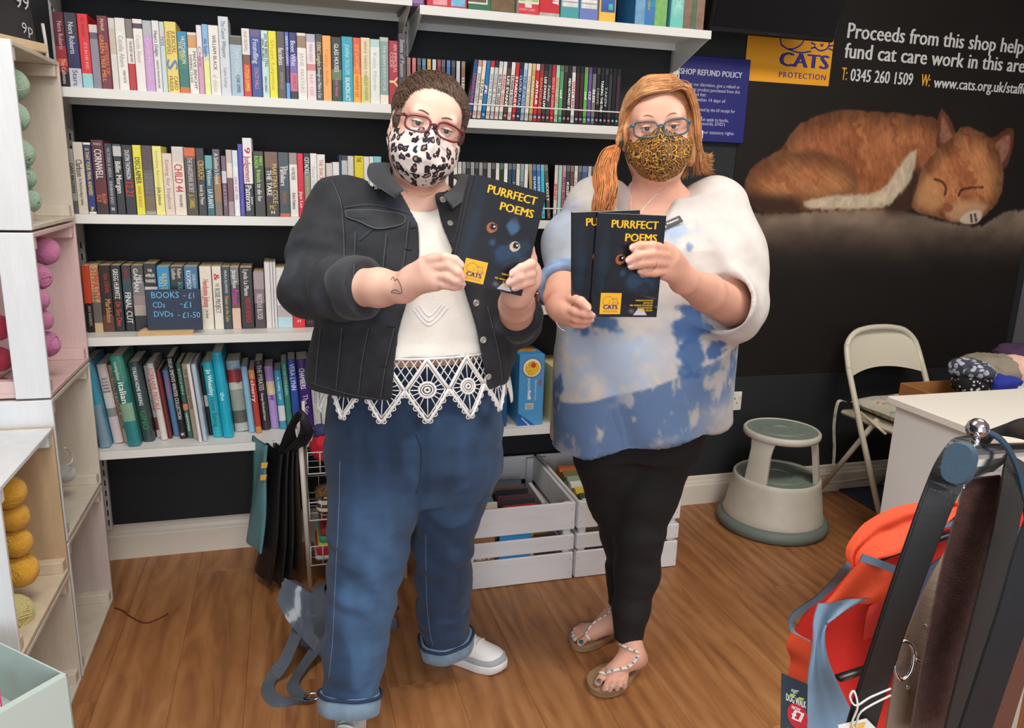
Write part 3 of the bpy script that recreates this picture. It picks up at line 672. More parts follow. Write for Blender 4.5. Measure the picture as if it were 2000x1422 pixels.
ROW2 = [
 (144, 154, 291, 'short grey', band(.8, (158, 158, 152), (96, 96, 96)), ('DAN BROWN', (50, 50, 52), .22, .68, .7, 0)),
 (154, 173.5, 278, 'cream with a standing man', band((212, 202, 186)), ('Clarkson', (70, 66, 60), .24, .48, .64, 0), ('The World According to Clarkson', (110, 104, 96), .5, .88, .3, 0)),
 (174, 189, 279, 'white with a navy panel', band(.03, (226, 224, 220), .97, (44, 58, 122), (226, 224, 220)), ('IS THAT YOUR FINAL ANSWER?', (232, 206, 70), .08, .74, .52, 0), ('?', (240, 210, 50), .9, .96, .5, 0, 'h')),
 (189, 214, 274, 'maroon with big white lettered', band(.55, (80, 30, 40), .84, (96, 30, 38), (54, 22, 30)), ('CORNWELL', (232, 226, 222), .12, .52, .56, 0), ('BLOW', (206, 120, 60), .72, .86, .3, .2), ('FLY', (206, 120, 60), .74, .84, .3, -.2), ('PATRICIA', (206, 180, 180), .04, .07, .6, 0, 'h')),
 (214, 230, 281, 'near black navy', band((38, 38, 48)), ('VICTORIA & ABDUL', (170, 170, 180), .06, .48, .4, 0), ('SHRABANI BASU', (180, 180, 190), .52, .86, .4, 0), ('H', (230, 230, 230), .9, .95, .4, 0, 'h')),
 (230, 247, 282, 'black with a silver portrait', band(.03, (60, 60, 62), .17, (190, 188, 186), (30, 30, 32)), ('Billie Morgan', (226, 224, 220), .24, .70, .62, 0)),
 (247, 268, 284, 'black with red numbered', band((30, 30, 33)), ('DUSTIN THOMASON', (222, 220, 218), .07, .49, .42, 0), ('12.21', (216, 34, 40), .51, .75, .7, 0)),
 (268, 285, 284, 'acid yellow', band((222, 216, 44)), ('DISCLAIMER', (60, 58, 40), .17, .55, .60, 0), ('RENEE KNIGHT', (206, 150, 40), .58, .9, .4, 0)),
 (285, 306, 285, 'brown with a carved figure', band(.35, (76, 56, 56), .72, (92, 84, 84), .95, (110, 96, 76), (150, 150, 146)), ('A MESSENGER OF', (140, 124, 124), .4, .7, .32, .2), ('DECEMBER', (140, 124, 124), .4, .7, .32, -.2)),
 (306, 324, 286, 'pale lemon', band((230, 222, 128)), ('Something Borrowed', (196, 188, 110), .06, .6, .34, 0), ('Julie Johnson', (110, 104, 60), .6, .86, .4, 0)),
 (324, 343, 300, 'short pinkish beige', band((220, 200, 186)), ('Eating for England', (176, 150, 136), .1, .9, .36, 0)),
 (343, 366, 287, 'ivory with tall red lettered', band(.22, (206, 198, 190), (226, 212, 198)), ('CHILD 44', (196, 44, 48), .25, .66, .66, 0), ('TOM ROB SMITH', (110, 100, 96), .69, .88, .26, .05)),
 (366, 389, 289, 'dark brown with an orange edge', band(.12, (206, 96, 44), .16, (140, 66, 40), (62, 52, 46)), ('THE SHAKESPEARE SECRET', (206, 198, 190), .15, .66, .4, 0), ('J.L. CARRELL', (214, 190, 70), .69, .9, .42, 0)),
 (389, 406, 290, 'black with gold lettered', band((38, 36, 36)), ('CROUCH', (210, 172, 70), .18, .46, .68, .05), ('book by Peter', (216, 212, 206), .54, .84, .46, 0)),
 (406, 421, 304, 'teal with a white figure', band(.22, (96, 160, 168), (36, 92, 104)), ('Widows', (196, 214, 214), .24, .5, .56, 0), ('LA PLANTE', (230, 234, 234), .56, .88, .62, 0)),
 (421, 436, 292, 'grey and sandy brown', band(.4, (80, 82, 88), .78, (150, 112, 76), (120, 104, 92)), ("A Soldier's Friend", (222, 218, 212), .06, .52, .5, 0)),
 (437, 447, 305, 'mauve and white', band(.25, (110, 84, 100), .45, (206, 198, 212), (96, 76, 92)), ('LETTER', (170, 150, 170), .5, .84, .5, 0)),
 (447, 459, 293, 'sepia picture', band(.2, (196, 176, 168), .42, (226, 208, 196), .78, (110, 74, 78), (160, 140, 146))),
 (459, 470, 294, 'white and pale blue', band(.25, (206, 222, 234), (226, 228, 234)), ('KANE AND ABEL', (190, 150, 170), .4, .76, .5, 0)),
 (470, 480, 282, 'plain indigo', band((66, 56, 160)), ('Adele Parks', (130, 120, 200), .76, .96, .4, 0)),
 (480, 498, 270, 'tall white and black', band(.58, (226, 226, 226), (34, 34, 36)), ('9', (190, 30, 60), .115, .20, .62, 0), ('Judgement', (190, 30, 60), .23, .56, .62, -.02), ('Patterson', (232, 232, 232), .6, .93, .66, -.05), ('James', (220, 220, 220), .75, .85, .24, .32)),
 (499, 520, 296, 'charcoal with lime lettered', band((54, 52, 48)), ('MIKE', (146, 214, 60), .07, .22, .34, .22), ('BUNKER', (146, 214, 60), .07, .26, .34, -.2), ('friends', (160, 222, 70), .28, .48, .42, 0), ('to die for', (222, 226, 220), .5, .77, .42, 0)),
 (521, 547, 297, 'thick brown black', band(.24, (112, 82, 62), (52, 44, 40)), ('MARTINA COLE', (214, 180, 106), .18, .80, .36, .22), ('THE TAKE', (236, 232, 226), .28, .68, .36, -.2), ('MC', (206, 160, 80), .82, .89, .5, 0, 'h'), ('H', (236, 236, 236), .91, .96, .3, 0, 'h')),
 (547, 568, 298, 'slate blue floral', band(.95, (62, 74, 84), (200, 90, 70)), ('The', (226, 224, 220), .2, .34, .34, .2), ('Familiars', (232, 230, 226), .22, .52, .46, -.08), ('STACEY HALLS', (190, 110, 60), .6, .8, .34, 0)),
 (568, 584, 299, 'white with a grey photograph', band(.18, (150, 138, 132), (230, 226, 220)), ('THE PRISONER', (140, 130, 124), .22, .42, .46, 0), ('Robert Robinson', (120, 114, 110), .62, .88, .44, 0)),
 (584, 596, 300, 'plain scarlet', band((214, 26, 54)), ('Jaya Lee', (240, 220, 220), .6, .86, .5, 0)),
 (596, 609, 300, 'grey with a black head', band(.3, (34, 38, 44), (124, 132, 132)), ('CITADEL', (230, 232, 232), .06, .32, .66, 0), ('KATE MOSSE', (206, 196, 90), .36, .7, .4, 0)),
 (609, 622, 300, 'plain white', band((228, 226, 224)), ('Santa Story', (200, 198, 196), .2, .6, .5, 0)),
 (622, 638, 302, 'white with pale red lettered', band((230, 226, 222)), ('THE SHACK', (206, 120, 110), .08, .4, .5, 0)),
 (639, 652, 319, 'short oatmeal', band((206, 200, 190))), (652, 665, 317, 'short white', band((222, 222, 222))),
 (665, 669, 303, 'thin navy', band((46, 70, 110))), (669, 681, 304, 'grey pictured', band(.08, (60, 62, 66), (190, 190, 186))), (681, 693, 305, 'light grey', band((206, 206, 204))),
 (694, 712, 305, 'canary yellow', band((226, 206, 30)), ('THE', (90, 80, 20), .02, .1, .5, 0)), (712, 723, 306, 'white with a red curl', band((222, 222, 220))), (723, 731, 306, 'slim white', band((230, 228, 226))), (731, 746, 306, 'pale aqua', band((132, 196, 204))),
]
fill_row(ROW2, 'second book shelf', Z2, -SD + .018, lambda x: 417 + .019 * (x - 144), .125, 'novels on the second shelf')
ROW3 = [
 (170, 185, 519, 'orange and black', band(.56, (208, 76, 44), (32, 31, 33)), ('IAN RANKIN', (170, 166, 160), .6, .9, .4, .1)),
 (185, 202, 518, 'tan and grey with red lettered', band(.55, (196, 160, 116), .86, (106, 100, 96), (204, 176, 134)), ('SYMPATHY', (206, 70, 56), .04, .52, .8, .1), ('OLIVIA SUDJIC', (110, 106, 100), .4, .82, .4, -.2)),
 (202, 225, 519, 'dark chocolate', band(.75, (46, 36, 34), (96, 60, 44)), ('the DEVIL', (190, 44, 40), .12, .42, .34, .1), ('Marblebee', (206, 150, 90), .5, .86, .46, .1)),
 (225, 245, 519, 'black with red lettered', band((34, 34, 37)), ('GREGG HURWITZ', (228, 226, 222), .05, .5, .5, 0), ('Or She Dies', (206, 74, 50), .54, .92, .5, 0)),
 (246, 265, 519, 'black and bottle green', band(.2, (40, 36, 42), .6, (40, 66, 66), (32, 34, 36)), ('ANGELS', (150, 40, 56), .05, .25, .4, 0), ('FINAL CUT', (220, 222, 220), .4, .88, .6, 0)),
 (265, 289, 519, 'grey clouded', band(.25, (70, 68, 70), .45, (120, 118, 114), .6, (150, 130, 126), .76, (176, 162, 146), (38, 36, 38)), ('NEIL', (226, 224, 220), .14, .28, .3, .2), ('GAIMAN', (226, 224, 220), .04, .4, .36, -.14)),
 (289, 314, 515, 'black boxed-title', band(.34, (24, 24, 26), .39, (206, 204, 206), (40, 40, 46)), ('THE', (226, 224, 220), .08, .125, .36, 0, 'h'), ('AMBLER', (226, 224, 220), .15, .20, .72, 0, 'h'), ('WARNING', (226, 224, 220), .23, .28, .8, 0, 'h')),
 (314, 339, 521, 'bright blue', band((34, 138, 190)), ('SILENT', (206, 200, 120), .1, .36, .36, .1), ('VIOLET', (150, 210, 230), .15, .36, .3, -.22)),
 (339, 366, 521, 'black thriller', band((44, 40, 40)), ('Robert', (214, 204, 196), .03, .18, .30, .2), ('Ludlum', (214, 204, 196), .03, .2, .30, -.2), ('BOURNE', (60, 170, 160), .24, .5, .34, .2)),
 (366, 393, 521, 'steel blue', band((58, 110, 150)), ('DOROTHY', (196, 214, 226), .12, .34, .24, .22), ('KOOMSON', (216, 228, 236), .06, .38, .34, -.16)),
 (396, 419, 521, 'cream with bright red script', band(.2, (226, 216, 202), (230, 220, 206)), ('Handsome Johnny', (206, 52, 44), .2, .64, .5, 0), ('Lee Server', (96, 92, 88), .68, .82, .26, 0)),
 (420, 438, 521, 'ivory with a red lobster', band((226, 220, 206)), ('THE', (196, 110, 100), .26, .32, .4, 0), ('ROSIE PROJECT', (104, 100, 96), .34, .74, .56, 0), ('&', (196, 40, 44), .11, .22, .6, 0)),
 (438, 455, 522, 'dark teal with gold lettered', band((42, 58, 70)), ('NUALA ELLWOOD', (206, 208, 206), .05, .42, .3, 0), ('House on the Lake', (206, 170, 70), .46, .88, .44, 0)),
 (455, 472, 522, 'grey with a pink title', band(.28, (116, 116, 120), .58, (66, 66, 72), .66, (110, 80, 66), (222, 190, 170)), ('Jacqui Rose', (232, 230, 230), .05, .34, .5, 0), ('Poison', (226, 40, 160), .36, .6, .72, 0)),
 (473, 498, 523, 'thick black with red lettered', band((36, 33, 34)), ('Lynda La Plante', (222, 220, 216), .03, .46, .36, 0), ('WIDOWS REVENGE', (190, 36, 48), .48, .9, .40, .06)),
 (499, 520, 532, 'grey and plum', band(.3, (164, 146, 150), .55, (130, 112, 118), (76, 60, 68)), ('PRECIOUS BLOOD', (216, 212, 212), .38, .84, .5, 0)),
 (521, 532, 513, 'slim white patterned', band((226, 220, 220))), (532, 537.5, 513, 'slim white sprigged', band((224, 218, 218))), (537.5, 543, 513, 'slim white speckled', band((220, 220, 222))),
 (543, 573, 524, 'thick white and ice blue', band(.62, (226, 224, 220), .82, (186, 176, 176), (186, 220, 226)), ('KING', (80, 80, 84), .12, .46, .4, 0), ('11.22.63', (180, 180, 182), .55, .6, .8, 0, 'h')),
 (573, 597, 526, 'thick red', band((220, 46, 54)), ('H', (240, 214, 214), .86, .91, .3, 0, 'h')),
 (597, 617, 527, 'black with a white word', band((36, 34, 36)), ('Maid', (230, 228, 226), .55, .82, .6, 0), ('H', (190, 40, 40), .88, .93, .4, 0, 'h')),
]
fill_row(ROW3, 'third book shelf', Z3, -.205, lambda x: 642.6, .128, 'novels on the third shelf')
# leaning cookery books on the low shelf: bottom-left, bottom-right, y of the foot, top-left corner
ROW4 = [
 (194, 216, 876, 177, 708, 'sky blue and grey', band(.5, (56, 150, 184), (124, 150, 168))),
 (216, 236, 867, 184, 714, 'pale pink with a sketched figure', band(.35, (214, 196, 194), .55, (222, 212, 208), .66, (150, 146, 146), (220, 200, 202)), ('WHAT', (50, 46, 48), .17, .19, .6, 0, 'h'), ('TO EAT', (50, 46, 48), .21, .23, .7, 0, 'h'), ('NOW', (50, 46, 48), .25, .27, .6, 0, 'h'), ('MORE', (50, 46, 48), .29, .31, .6, 0, 'h'), ('PLEASE!', (50, 46, 48), .33, .35, .8, 0, 'h')),
 (236, 248, 866, 205, 715, 'tan with brown lettered', band((178, 156, 128)), ('THE FAMILY COOK BOOK', (120, 70, 44), .05, .82, .6, 0)),
 (248, 273.5, 873, 213, 698, 'tall green with a cream splash', band(.28, (56, 128, 112), .52, (38, 112, 110), .72, (132, 166, 140), (44, 126, 130)), ('complete', (190, 220, 206), .06, .26, .3, -.1), ('italian', (236, 240, 232), .28, .52, .5, 0)),
 (274, 296, 864, 244, 710, 'dark slate', band((56, 72, 76)), ('ITALIAN HOME BAKING', (222, 226, 224), .06, .54, .34, 0), ('GINO', (50, 130, 84), .6, .85, .5, 0)),
 (297, 307, 855, 273, 716, 'slim grey', band(.72, (176, 172, 166), .9, (120, 60, 50), (206, 202, 196)), ('AZERBAIJANI', (90, 86, 84), .14, .66, .4, 0)),
 (307, 321, 861, 280, 712, 'white with red lettered', band((214, 204, 198)), ('LORRAINE PASCALE', (206, 90, 84), .06, .6, .6, 0)),
 (321, 328, 858, 300, 724, 'slim oxblood', band((122, 44, 44))),
 (329, 343, 853, 305, 725, 'blue and pink', band(.45, (90, 140, 180), (84, 132, 174)), ('DARINA', (206, 80, 120), .06, .4, .5, 0)),
 (345, 360, 858, 320, 699, 'tall black silver lettered', band((32, 31, 32)), ("DELIA SMITH'S WINTER COLLECTION", (206, 202, 196), .02, .76, .5, 0), ('BBC', (230, 230, 230), .93, .96, .5, 0, 'h')),
 (360, 371, 857, 335, 711, 'forest green', band(.54, (60, 96, 84), .62, (210, 140, 116), (66, 100, 90)), ('KITCHEN', (150, 186, 170), .04, .44, .4, 0), ('NEWMAN', (206, 220, 214), .66, .9, .4, 0)),
 (372, 384, 858, 349, 712, 'putty coloured', band((172, 156, 134)), ('THE SEASONED BAKER', (96, 82, 66), .06, .6, .46, 0)),
 (387, 394, 865, 359, 714, 'slim white', band((226, 218, 216))),
 (394, 403, 863, 368, 714, 'marbled pale blue', band((176, 190, 206))),
 (403, 411, 851, 380, 716, 'slim black', band(.42, (38, 36, 40), .58, (200, 198, 190), (40, 38, 44))),
 (411, 431, 855, 388, 709, 'teal with white and navy lettered', band((36, 170, 186)), ('Jo Wheatley', (236, 244, 242), .1, .44, .42, 0), ('Home Baking', (26, 110, 130), .46, .86, .42, 0)),
 (431, 451, 856, 404, 691, 'tall cyan', band((20, 166, 196)), ('the', (200, 236, 240), .46, .56, .4, 0)),
 (452, 479, 844, 435, 707, 'thick battle-scene', band(.12, (150, 176, 190), .3, (170, 54, 54), .4, (206, 204, 190), .7, (150, 156, 146), .88, (90, 92, 84), (186, 184, 178)), ('DISASTER', (40, 36, 36), .1, .32, .3, .2)),
 (479, 492, 846, 463, 718, 'powder blue', band((140, 186, 214))),
 (492, 504, 847, 477, 724, 'red and tan', band(.14, (206, 140, 86), .9, (186, 62, 54), (206, 140, 80)), ('cherry', (236, 214, 200), .16, .5, .6, 0)),
 (506, 522, 841, 490, 707, 'grey black silver lettered', band((52, 50, 52)), ('THE PYRATES', (196, 194, 192), .06, .42, .6, 0), ('George Macdonald Fraser', (214, 210, 206), .46, .86, .3, 0)),
 (522, 539, 838, 509, 717, 'lilac with a cream band', band(.24, (170, 140, 200), .45, (226, 204, 170), (174, 146, 206)), ('ff', (70, 50, 120), .46, .54, .4, 0)),
 (541, 555, 839, 530, 725, 'turquoise with a white label', band(.6, (60, 156, 190), .86, (214, 222, 226), (64, 150, 186)), ('A GIRL OF', (220, 230, 236), .1, .5, .3, 0)),
 (556, 568, 838, 543, 708, 'sea green', band((60, 130, 112)), ('THE BABY IS THE BLESSING', (170, 210, 190), .04, .5, .4, 0)),
 (568, 584, 838, 559, 704, 'royal blue', band((50, 82, 166)), ('VERA LYNN', (214, 224, 240), .06, .44, .6, 0)),
 (584, 607, 838, 577, 704, 'deep purple', band((62, 36, 112)), ('CHAMBERS', (236, 232, 240), .12, .42, .44, -.1), ('The Stir', (200, 180, 220), .5, .8, .44, 0)),
 (607, 622, 838, 601, 706, 'pale grey', band((206, 204, 206)), ('This is', (170, 168, 172), .4, .56, .4, 0)), (622, 640, 838, 617, 706, 'white', band((222, 220, 218))),
]
nxt = -9.0
for k, r in enumerate(ROW4):
    x0, x1, yb, xt, yt, word, bands = r[:7]; q = onz((x0 + x1) / 2, yb, Z4); Y = max(-.275, float(q[1]))
    A = at(x0, yb, Y); B = at(x1, yb, Y); Tp = at(xt, yt, Y)
    lean = -.112 + .062 * k / (len(ROW4) - 1); h = (Tp[2] - Z4) / math.cos(lean); t = (B[0] - A[0]) * math.cos(lean) - .001
    big = h > .19; X0 = max(float(A[0]), nxt) + .0005; nxt = X0 + (t + .0016) / math.cos(lean)
    book('book', spine_label(word, 'hardback', f'{ORD[k]} from the left on the lowest shelf'), 'leaning books on the low shelf', (X0, Y, Z4 + .001), lean, t, h, min(.19 if big else .15, -Y - .03), bands, r[7:], rnd_=min(.006, t * .3), rough=.3, pages=M_PAGES2)

# ---- chalked price board on the third shelf
pb = thing('price_board', 'dark chalked price board for books, discs and films in a wooden stand', 'sign', (0, 0, 0))
Yb = -.262
c00, c10, c11, c01 = (at(289, 645, Yb), at(396, 647, Yb), at(394, 566, Yb), at(289, 564, Yb))
cx = float((c00[0] + c10[0]) / 2); bw = float(c10[0] - c00[0]); bh = float(c11[2] - Z3 - .012)
pb.location = (cx, Yb, Z3)
b = MB(); b.box((0, .0, .014 + bh / 2), (bw, .004, bh), R=None, bev=.001); b.build('slate', mat((46, 58, 82), .6, var=.1, vscale=8), pb)
for k in (0,):
    st = MB(); sa, sb = at(270, 650, Yb - .012)[0] - cx, at(378, 650, Yb - .012)[0] - cx
    st.prism([(sa, 0), (sb, 0), (sb, .0125), (sb - .004, .0145), (sa + .03, .0145), (sa + .018, .021), (sa + .004, .0145), (sa, .0125)], -.022, .016, axes=(0, 2, 1)); st.build('stand', mat((204, 172, 124), .7, var=.12, vscale=60, stretch=(1, 8, 8)), pb)
M_CHALK = mat((110, 190, 232), .8)
def chalk(t, pa, pb_, cap):
    a = at(*pa, Yb - .003); b2 = at(*pb_, Yb - .003)
    lettering('chalk_lettering', t, M_CHALK, pb, (float(a[0]) - cx, -.0026, float(a[2]) - Z3), EX, EZ, cap, float(b2[0] - a[0]), 'l', maxsx=3)
chalk('BOOKS', (294.5, 582.5), (350, 582), .0195); chalk('-', (358, 581), (363, 581), .016); chalk('£1', (367, 583), (382.5, 583), .0185)
chalk('CDs', (298, 601), (323, 600), .0175); chalk('-', (352, 597), (357, 597), .016); chalk('£1', (358, 601), (377, 600), .0185)
chalk('DVDs', (300, 619), (339, 619), .0175); chalk('-', (347, 619), (352, 619), .016); chalk('£1-50', (356, 621), (391.5, 620), .0185)

# ---- film cases
def film(label, group, loc, lean, c, band_c, text=None, tc=WH, foot=None, h=.190, t=.0138, d=.135, yaw=0.0):
    o = thing('film_case', label, 'film case', loc, group=group, rot=(0, lean, yaw))
    mb = MB(); mb.box((t / 2, d / 2, h / 2), (t, d, h), bev=.0012); mb.build('case', mat((30, 30, 33), .25), o)
    bands = band(.12, band_c, .86, c, foot or c); z1 = h - .003
    mb = MB()
    for k, (f, cc) in enumerate(bands):
        z0 = h * (1 - f) if k < 2 else .003
        mb.add([(.0009, -.0003, z0), (t - .0009, -.0003, z0), (t - .0009, -.0003, z1), (.0009, -.0003, z1)], [(0, 1, 2, 3)], k); z1 = z0
    mb.build('sleeve', [mat(cc, .22, var=.06, vscale=90) for (_, cc) in bands], o)
    if text:
        cap = t * .62
        lettering('title', text, mat(tc, .4), o, (t / 2 - cap / 2, -.0008, h * .5), (0, 0, -1), (1, 0, 0), cap, h * .55, 'c', bold=.03, maxsx=1.6)
    dc = MB(); a = np.linspace(0, 2 * math.pi, 10, endpoint=False)
    dc.add([(t / 2 + .0042 * math.cos(q), -.0009, .016 + .0042 * math.sin(q)) for q in a], [tuple(range(10))]); dc.build('rating_badge', mat((206, 120, 120) if rnd.random() < .5 else (120, 176, 206), .4), o)
    return o
B_ = (34, 34, 38); W_ = (222, 218, 212)
# upper film row: upright ones partly behind the first woman's head
up1 = [('mottled rose', (170, 120, 116)), ('coral', (206, 110, 106)), ('dark grey', (70, 66, 70)), ('teal', (70, 120, 136)), ('amber', (206, 156, 50)), ('pale grey', (196, 200, 202)), ('dark red', (140, 40, 50)), ('charcoal', (70, 70, 70)), ('blue and lime', (50, 110, 170)), ('black portrait', (60, 56, 60)), ('white and violet', (206, 204, 214)), ('brown white-lettered', (150, 112, 84))]
xs = [794, 804.5, 814.5, 824, 834, 844, 853.5, 862, 872, 881.5, 891, 901]
for k, (w, c) in enumerate(up1):
    X = at(xs[k], 130, -.205)[0]
    film(f'{w} film case, {ORD[k]} of the upright cases behind the dark-haired head', 'film cases on the upper film shelf', (float(X), -.205, ZD1 + .001), 0.0, c, tuple(int(v * .8 + 40) for v in c), 'ELEMENT' if k == 11 else None, foot=None)
FILMS1 = [('blue red-lettered', (32, 82, 140), (30, 70, 120), 'MANHUNT', (190, 50, 80)), ('white', W_, (206, 150, 130), 'AMAZING GRACE', (130, 130, 130)), ('cream', (226, 214, 200), (220, 200, 190), 'STAR IS', (120, 110, 100)), ('bright blue', (26, 112, 176), (26, 112, 176), 'JFK', WH), ('white and red', W_, RD, "WHEN A MAN", GY), ('pale grey', (206, 204, 202), B_, 'ONES & UPS', GY),
 ('white black-lettered', W_, (200, 200, 200), 'ALAN CLARK DIARIES', BK), ('white and red-lettered', W_, (216, 210, 206), 'RUNNING ORANGE', RD), ('dark brown', (90, 66, 56), B_, 'LEE EVANS', WH), ('white with bold black title', W_, (226, 224, 220), 'HORRIBLE BOSSES', BK), ('scarlet', (196, 36, 48), (190, 40, 50), 'STARDUST', WH), ('midnight blue', (44, 56, 84), B_, 'CLOUD ATLAS', (160, 200, 230)),
 ('pale blue', (150, 180, 206), (190, 206, 220), 'THE ACTIVE', (60, 90, 130)), ('ivory', (222, 214, 200), (220, 210, 190), 'YOUNG VICTORIA', (180, 160, 120)), ('gold', (196, 156, 90), (206, 176, 120), 'CASANOVA', (230, 210, 170)), ('red', (200, 40, 50), (222, 206, 200), 'ARTHUR', WH), ('brick red', (150, 54, 50), (120, 50, 46), 'BANDIDAS', (214, 120, 100)), ('black and brown', (70, 56, 52), B_, 'LEE EVANS LIVE', WH),
 ('charcoal', (72, 70, 72), (60, 60, 62), 'Fawlty', (190, 186, 180)), ('tomato red', (204, 40, 46), (190, 36, 42), 'SECRET AGENT', (230, 150, 150)), ('mint orange-lettered', (160, 206, 176), (150, 200, 170), 'BEND IT NELLY', OR), ('green', (84, 156, 104), (70, 120, 90), 'ted', WH), ('black bearded-face', (52, 46, 44), (90, 70, 60), None, WH), ('black white-lettered', B_, B_, 'MEN HOWARD IN', WH), ('white pink-lettered', W_, (120, 116, 120), 'WHY HIM', (196, 50, 90)),
 ('black and crimson', (70, 34, 38), B_, None, WH), ('black and rust', (64, 46, 42), B_, None, WH), ('grass green', (96, 170, 80), (120, 140, 90), 'ted', WH), ('purple', (110, 80, 150), (96, 70, 130), 'OZ', WH), ('black with a white gown', (120, 118, 114), B_, 'BLISS', WH), ('black', B_, (70, 60, 56), 'DRIVE', (150, 150, 150)), ('black taller-lettered', B_, B_, 'TAKING THE FLU', WH), ('matt black', B_, (56, 56, 60), 'TAKEN', (170, 170, 170)), ('grey black', (58, 58, 62), B_, None, WH), ('coal black', B_, B_, None, WH), ('dark plum', (66, 46, 60), B_, None, WH)]
x = float(at(913, 240, -.262)[0])
for k, (w, c, bc, t, tc) in enumerate(FILMS1):
    ln = .105 * max(0.0, 1 - k / 24.0); film(f'{w} film case, {ORD[k]} along the leaning upper films', 'film cases on the upper film shelf', (x, -.262, ZD1 + .003), ln, c, bc, t, tc, foot=tuple(int(v * .85) for v in c))
    x += .0149 / math.cos(ln) + .0002
FILMS2 = [('white', W_), ('black', B_), ('white slim-lettered', (228, 226, 224)), ('ivory', (220, 216, 206))] + [('grey', (150, 150, 152)), ('dark', (54, 54, 56))] * 3 + [('pale grey', (176, 176, 174)), ('charcoal', (50, 52, 52)), ('white', W_), ('black and green', (40, 70, 44)), ('plain white', (230, 230, 228)), ('dark blue', (60, 76, 90)), ('navy', (50, 80, 110)), ('cream', (222, 212, 200)), ('teal grey', (130, 160, 164)), ('white', (226, 224, 220)),
 ('olive gold', (160, 146, 90)), ('blue and white', (40, 96, 160)), ('mid blue', (80, 116, 186)), ('iridescent cyan', (60, 190, 206)), ('brown white-lettered', (104, 86, 78)), ('rose and white', (216, 200, 200)), ('mint', (160, 206, 196)), ('pink', (196, 130, 146)), ('dark teal', (52, 70, 76)), ('brown', (110, 76, 60)), ('white red-topped', (222, 216, 212)), ('slate grey', (84, 86, 92)), ('denim blue', (70, 96, 140)), ('pale silver', (196, 198, 202)), ('dark green', (46, 62, 54)), ('burgundy', (96, 36, 46)), ('black glossy', (30, 30, 34)), ('white', (224, 222, 220))]
t2 = {16: ('MAGIC', GY), 18: ('FUNNY', (90, 80, 70)), 21: ('SHARK TALE', (200, 220, 240)), 22: ('WATER HORSE', (200, 230, 250)), 24: ('SCOTT', WH), 25: ('JERSEY', RD), 27: ('PRETTY WOMAN', (120, 40, 60)), 28: ('KISSING', WH), 29: ('BEDS', WH), 30: ('CASANOVA', GY), 31: ('Grease', WH)}
x = float(at(868, 425, -.262)[0]); seen = {}
for k, (w, c) in enumerate(FILMS2):
    ln = -.06 if 20 <= k <= 23 else (-.10 if k == 24 else 0.0)
    tt = t2.get(k, (None, WH)); th = .0138 if k != 32 else .021
    film(f'{w} film case, {ORD[k]} along the lower film shelf', 'film cases on the lower film shelf', (x + (.004 if ln else 0), -.262, ZD2 + .003), ln, c, tuple(int(v * .6 + 70) for v in c), tt[0], tt[1], t=th)
    x += th + .0009 + (.006 if k in (19, 23) else 0) + (.010 if k == 24 else 0)
# ---- music discs on the shelf between the women
cdc = [('cream', (214, 196, 176)), ('orange', (206, 110, 70)), ('cinnamon', (160, 80, 56)), ('black', (34, 34, 36)), ('dark grey', (70, 70, 74)), ('navy', (44, 54, 80)), ('silver', (170, 172, 176)), ('slate', (92, 96, 104)), ('white', (220, 218, 214)), ('plum', (90, 50, 70))]
x = float(at(1036, 580, -.24)[0])
for k in range(16):
    w, c = cdc[k % 10] if k < 10 else (('second ' + cdc[k - 10][0]), cdc[(k - 9) % 10][1])
    o = thing('disc_case', f'{w} music disc case, {ORD[k]} along the disc shelf', 'disc case', (x, -.25, ZD3 + .002), group='music disc cases', rot=(0, -.05, 0))
    b = MB(); b.box((.0052, .071, .0625), (.0104, .142, .125), bev=.0006); b.build('case', mat((60, 60, 64), .15), o)
    b = MB(); b.add([(.0010, -.0003, .004), (.0094, -.0003, .004), (.0094, -.0003, .121), (.0010, -.0003, .121)], [(0, 1, 2, 3)]); b.build('sleeve', mat(c, .25), o)
    x += .0118
# ---- boxed games and jigsaws on the high shelf
GZ = 1.930 + .001
def carton(name, label, x0, x1, Yf, h, d, c, cb=None, panels=(), group='boxed games on the high shelf', z=GZ, rough=.3, rz=0.0, lean=0.0):
    o = thing(name, label, 'box', (x0, Yf, z), group=group, rot=(0, lean, rz)); w = x1 - x0
    b = MB(); b.box((w / 2, d / 2, h / 2), (w, d, h), bev=.0012); b.build('carton', mat(c, rough), o)
    for k, (u0, u1, v0, v1, cc) in enumerate(panels):
        b = MB(); b.add([(w * u0, -.0005 - .0002 * k, h * v0), (w * u1, -.0005 - .0002 * k, h * v0), (w * u1, -.0005 - .0002 * k, h * v1), (w * u0, -.0005 - .0002 * k, h * v1)], [(0, 1, 2, 3)]); b.build('printed_panel', mat(cc, rough, var=.2, vscale=40), o)
    return o
def gx(px_, py_): return float(at(px_, py_, -.27)[0])
carton('board_game', 'purple boxed game beside the shelf bracket', gx(800, 4), gx(832, 5), -.25, .05, .2, (92, 66, 120), panels=[(.1, .9, .2, .9, (150, 110, 170))], rz=.05)
o = carton('board_game', 'flat red boxed game next to the green picture frame', gx(834, 3), gx(912, 14), -.27, .07, .2, (196, 34, 48), panels=[(.6, .95, .1, .95, (110, 180, 214)), (.15, .5, .1, .5, (226, 150, 160))])
o = carton('framed_picture', 'green framed boxed picture on the high shelf', gx(914, 16), gx(958, 24), -.27, .10, .02, (40, 106, 74), panels=[(.0, .86, .2, 1, (226, 222, 210)), (.0, .8, .25, 1, (104, 84, 66))])
carton('jigsaw_box', 'brown pictured jigsaw box behind the green frame', gx(958, 22), gx(1009, 32), -.255, .15, .2, (88, 72, 52), panels=[(.05, .95, .05, .95, (112, 88, 58))])
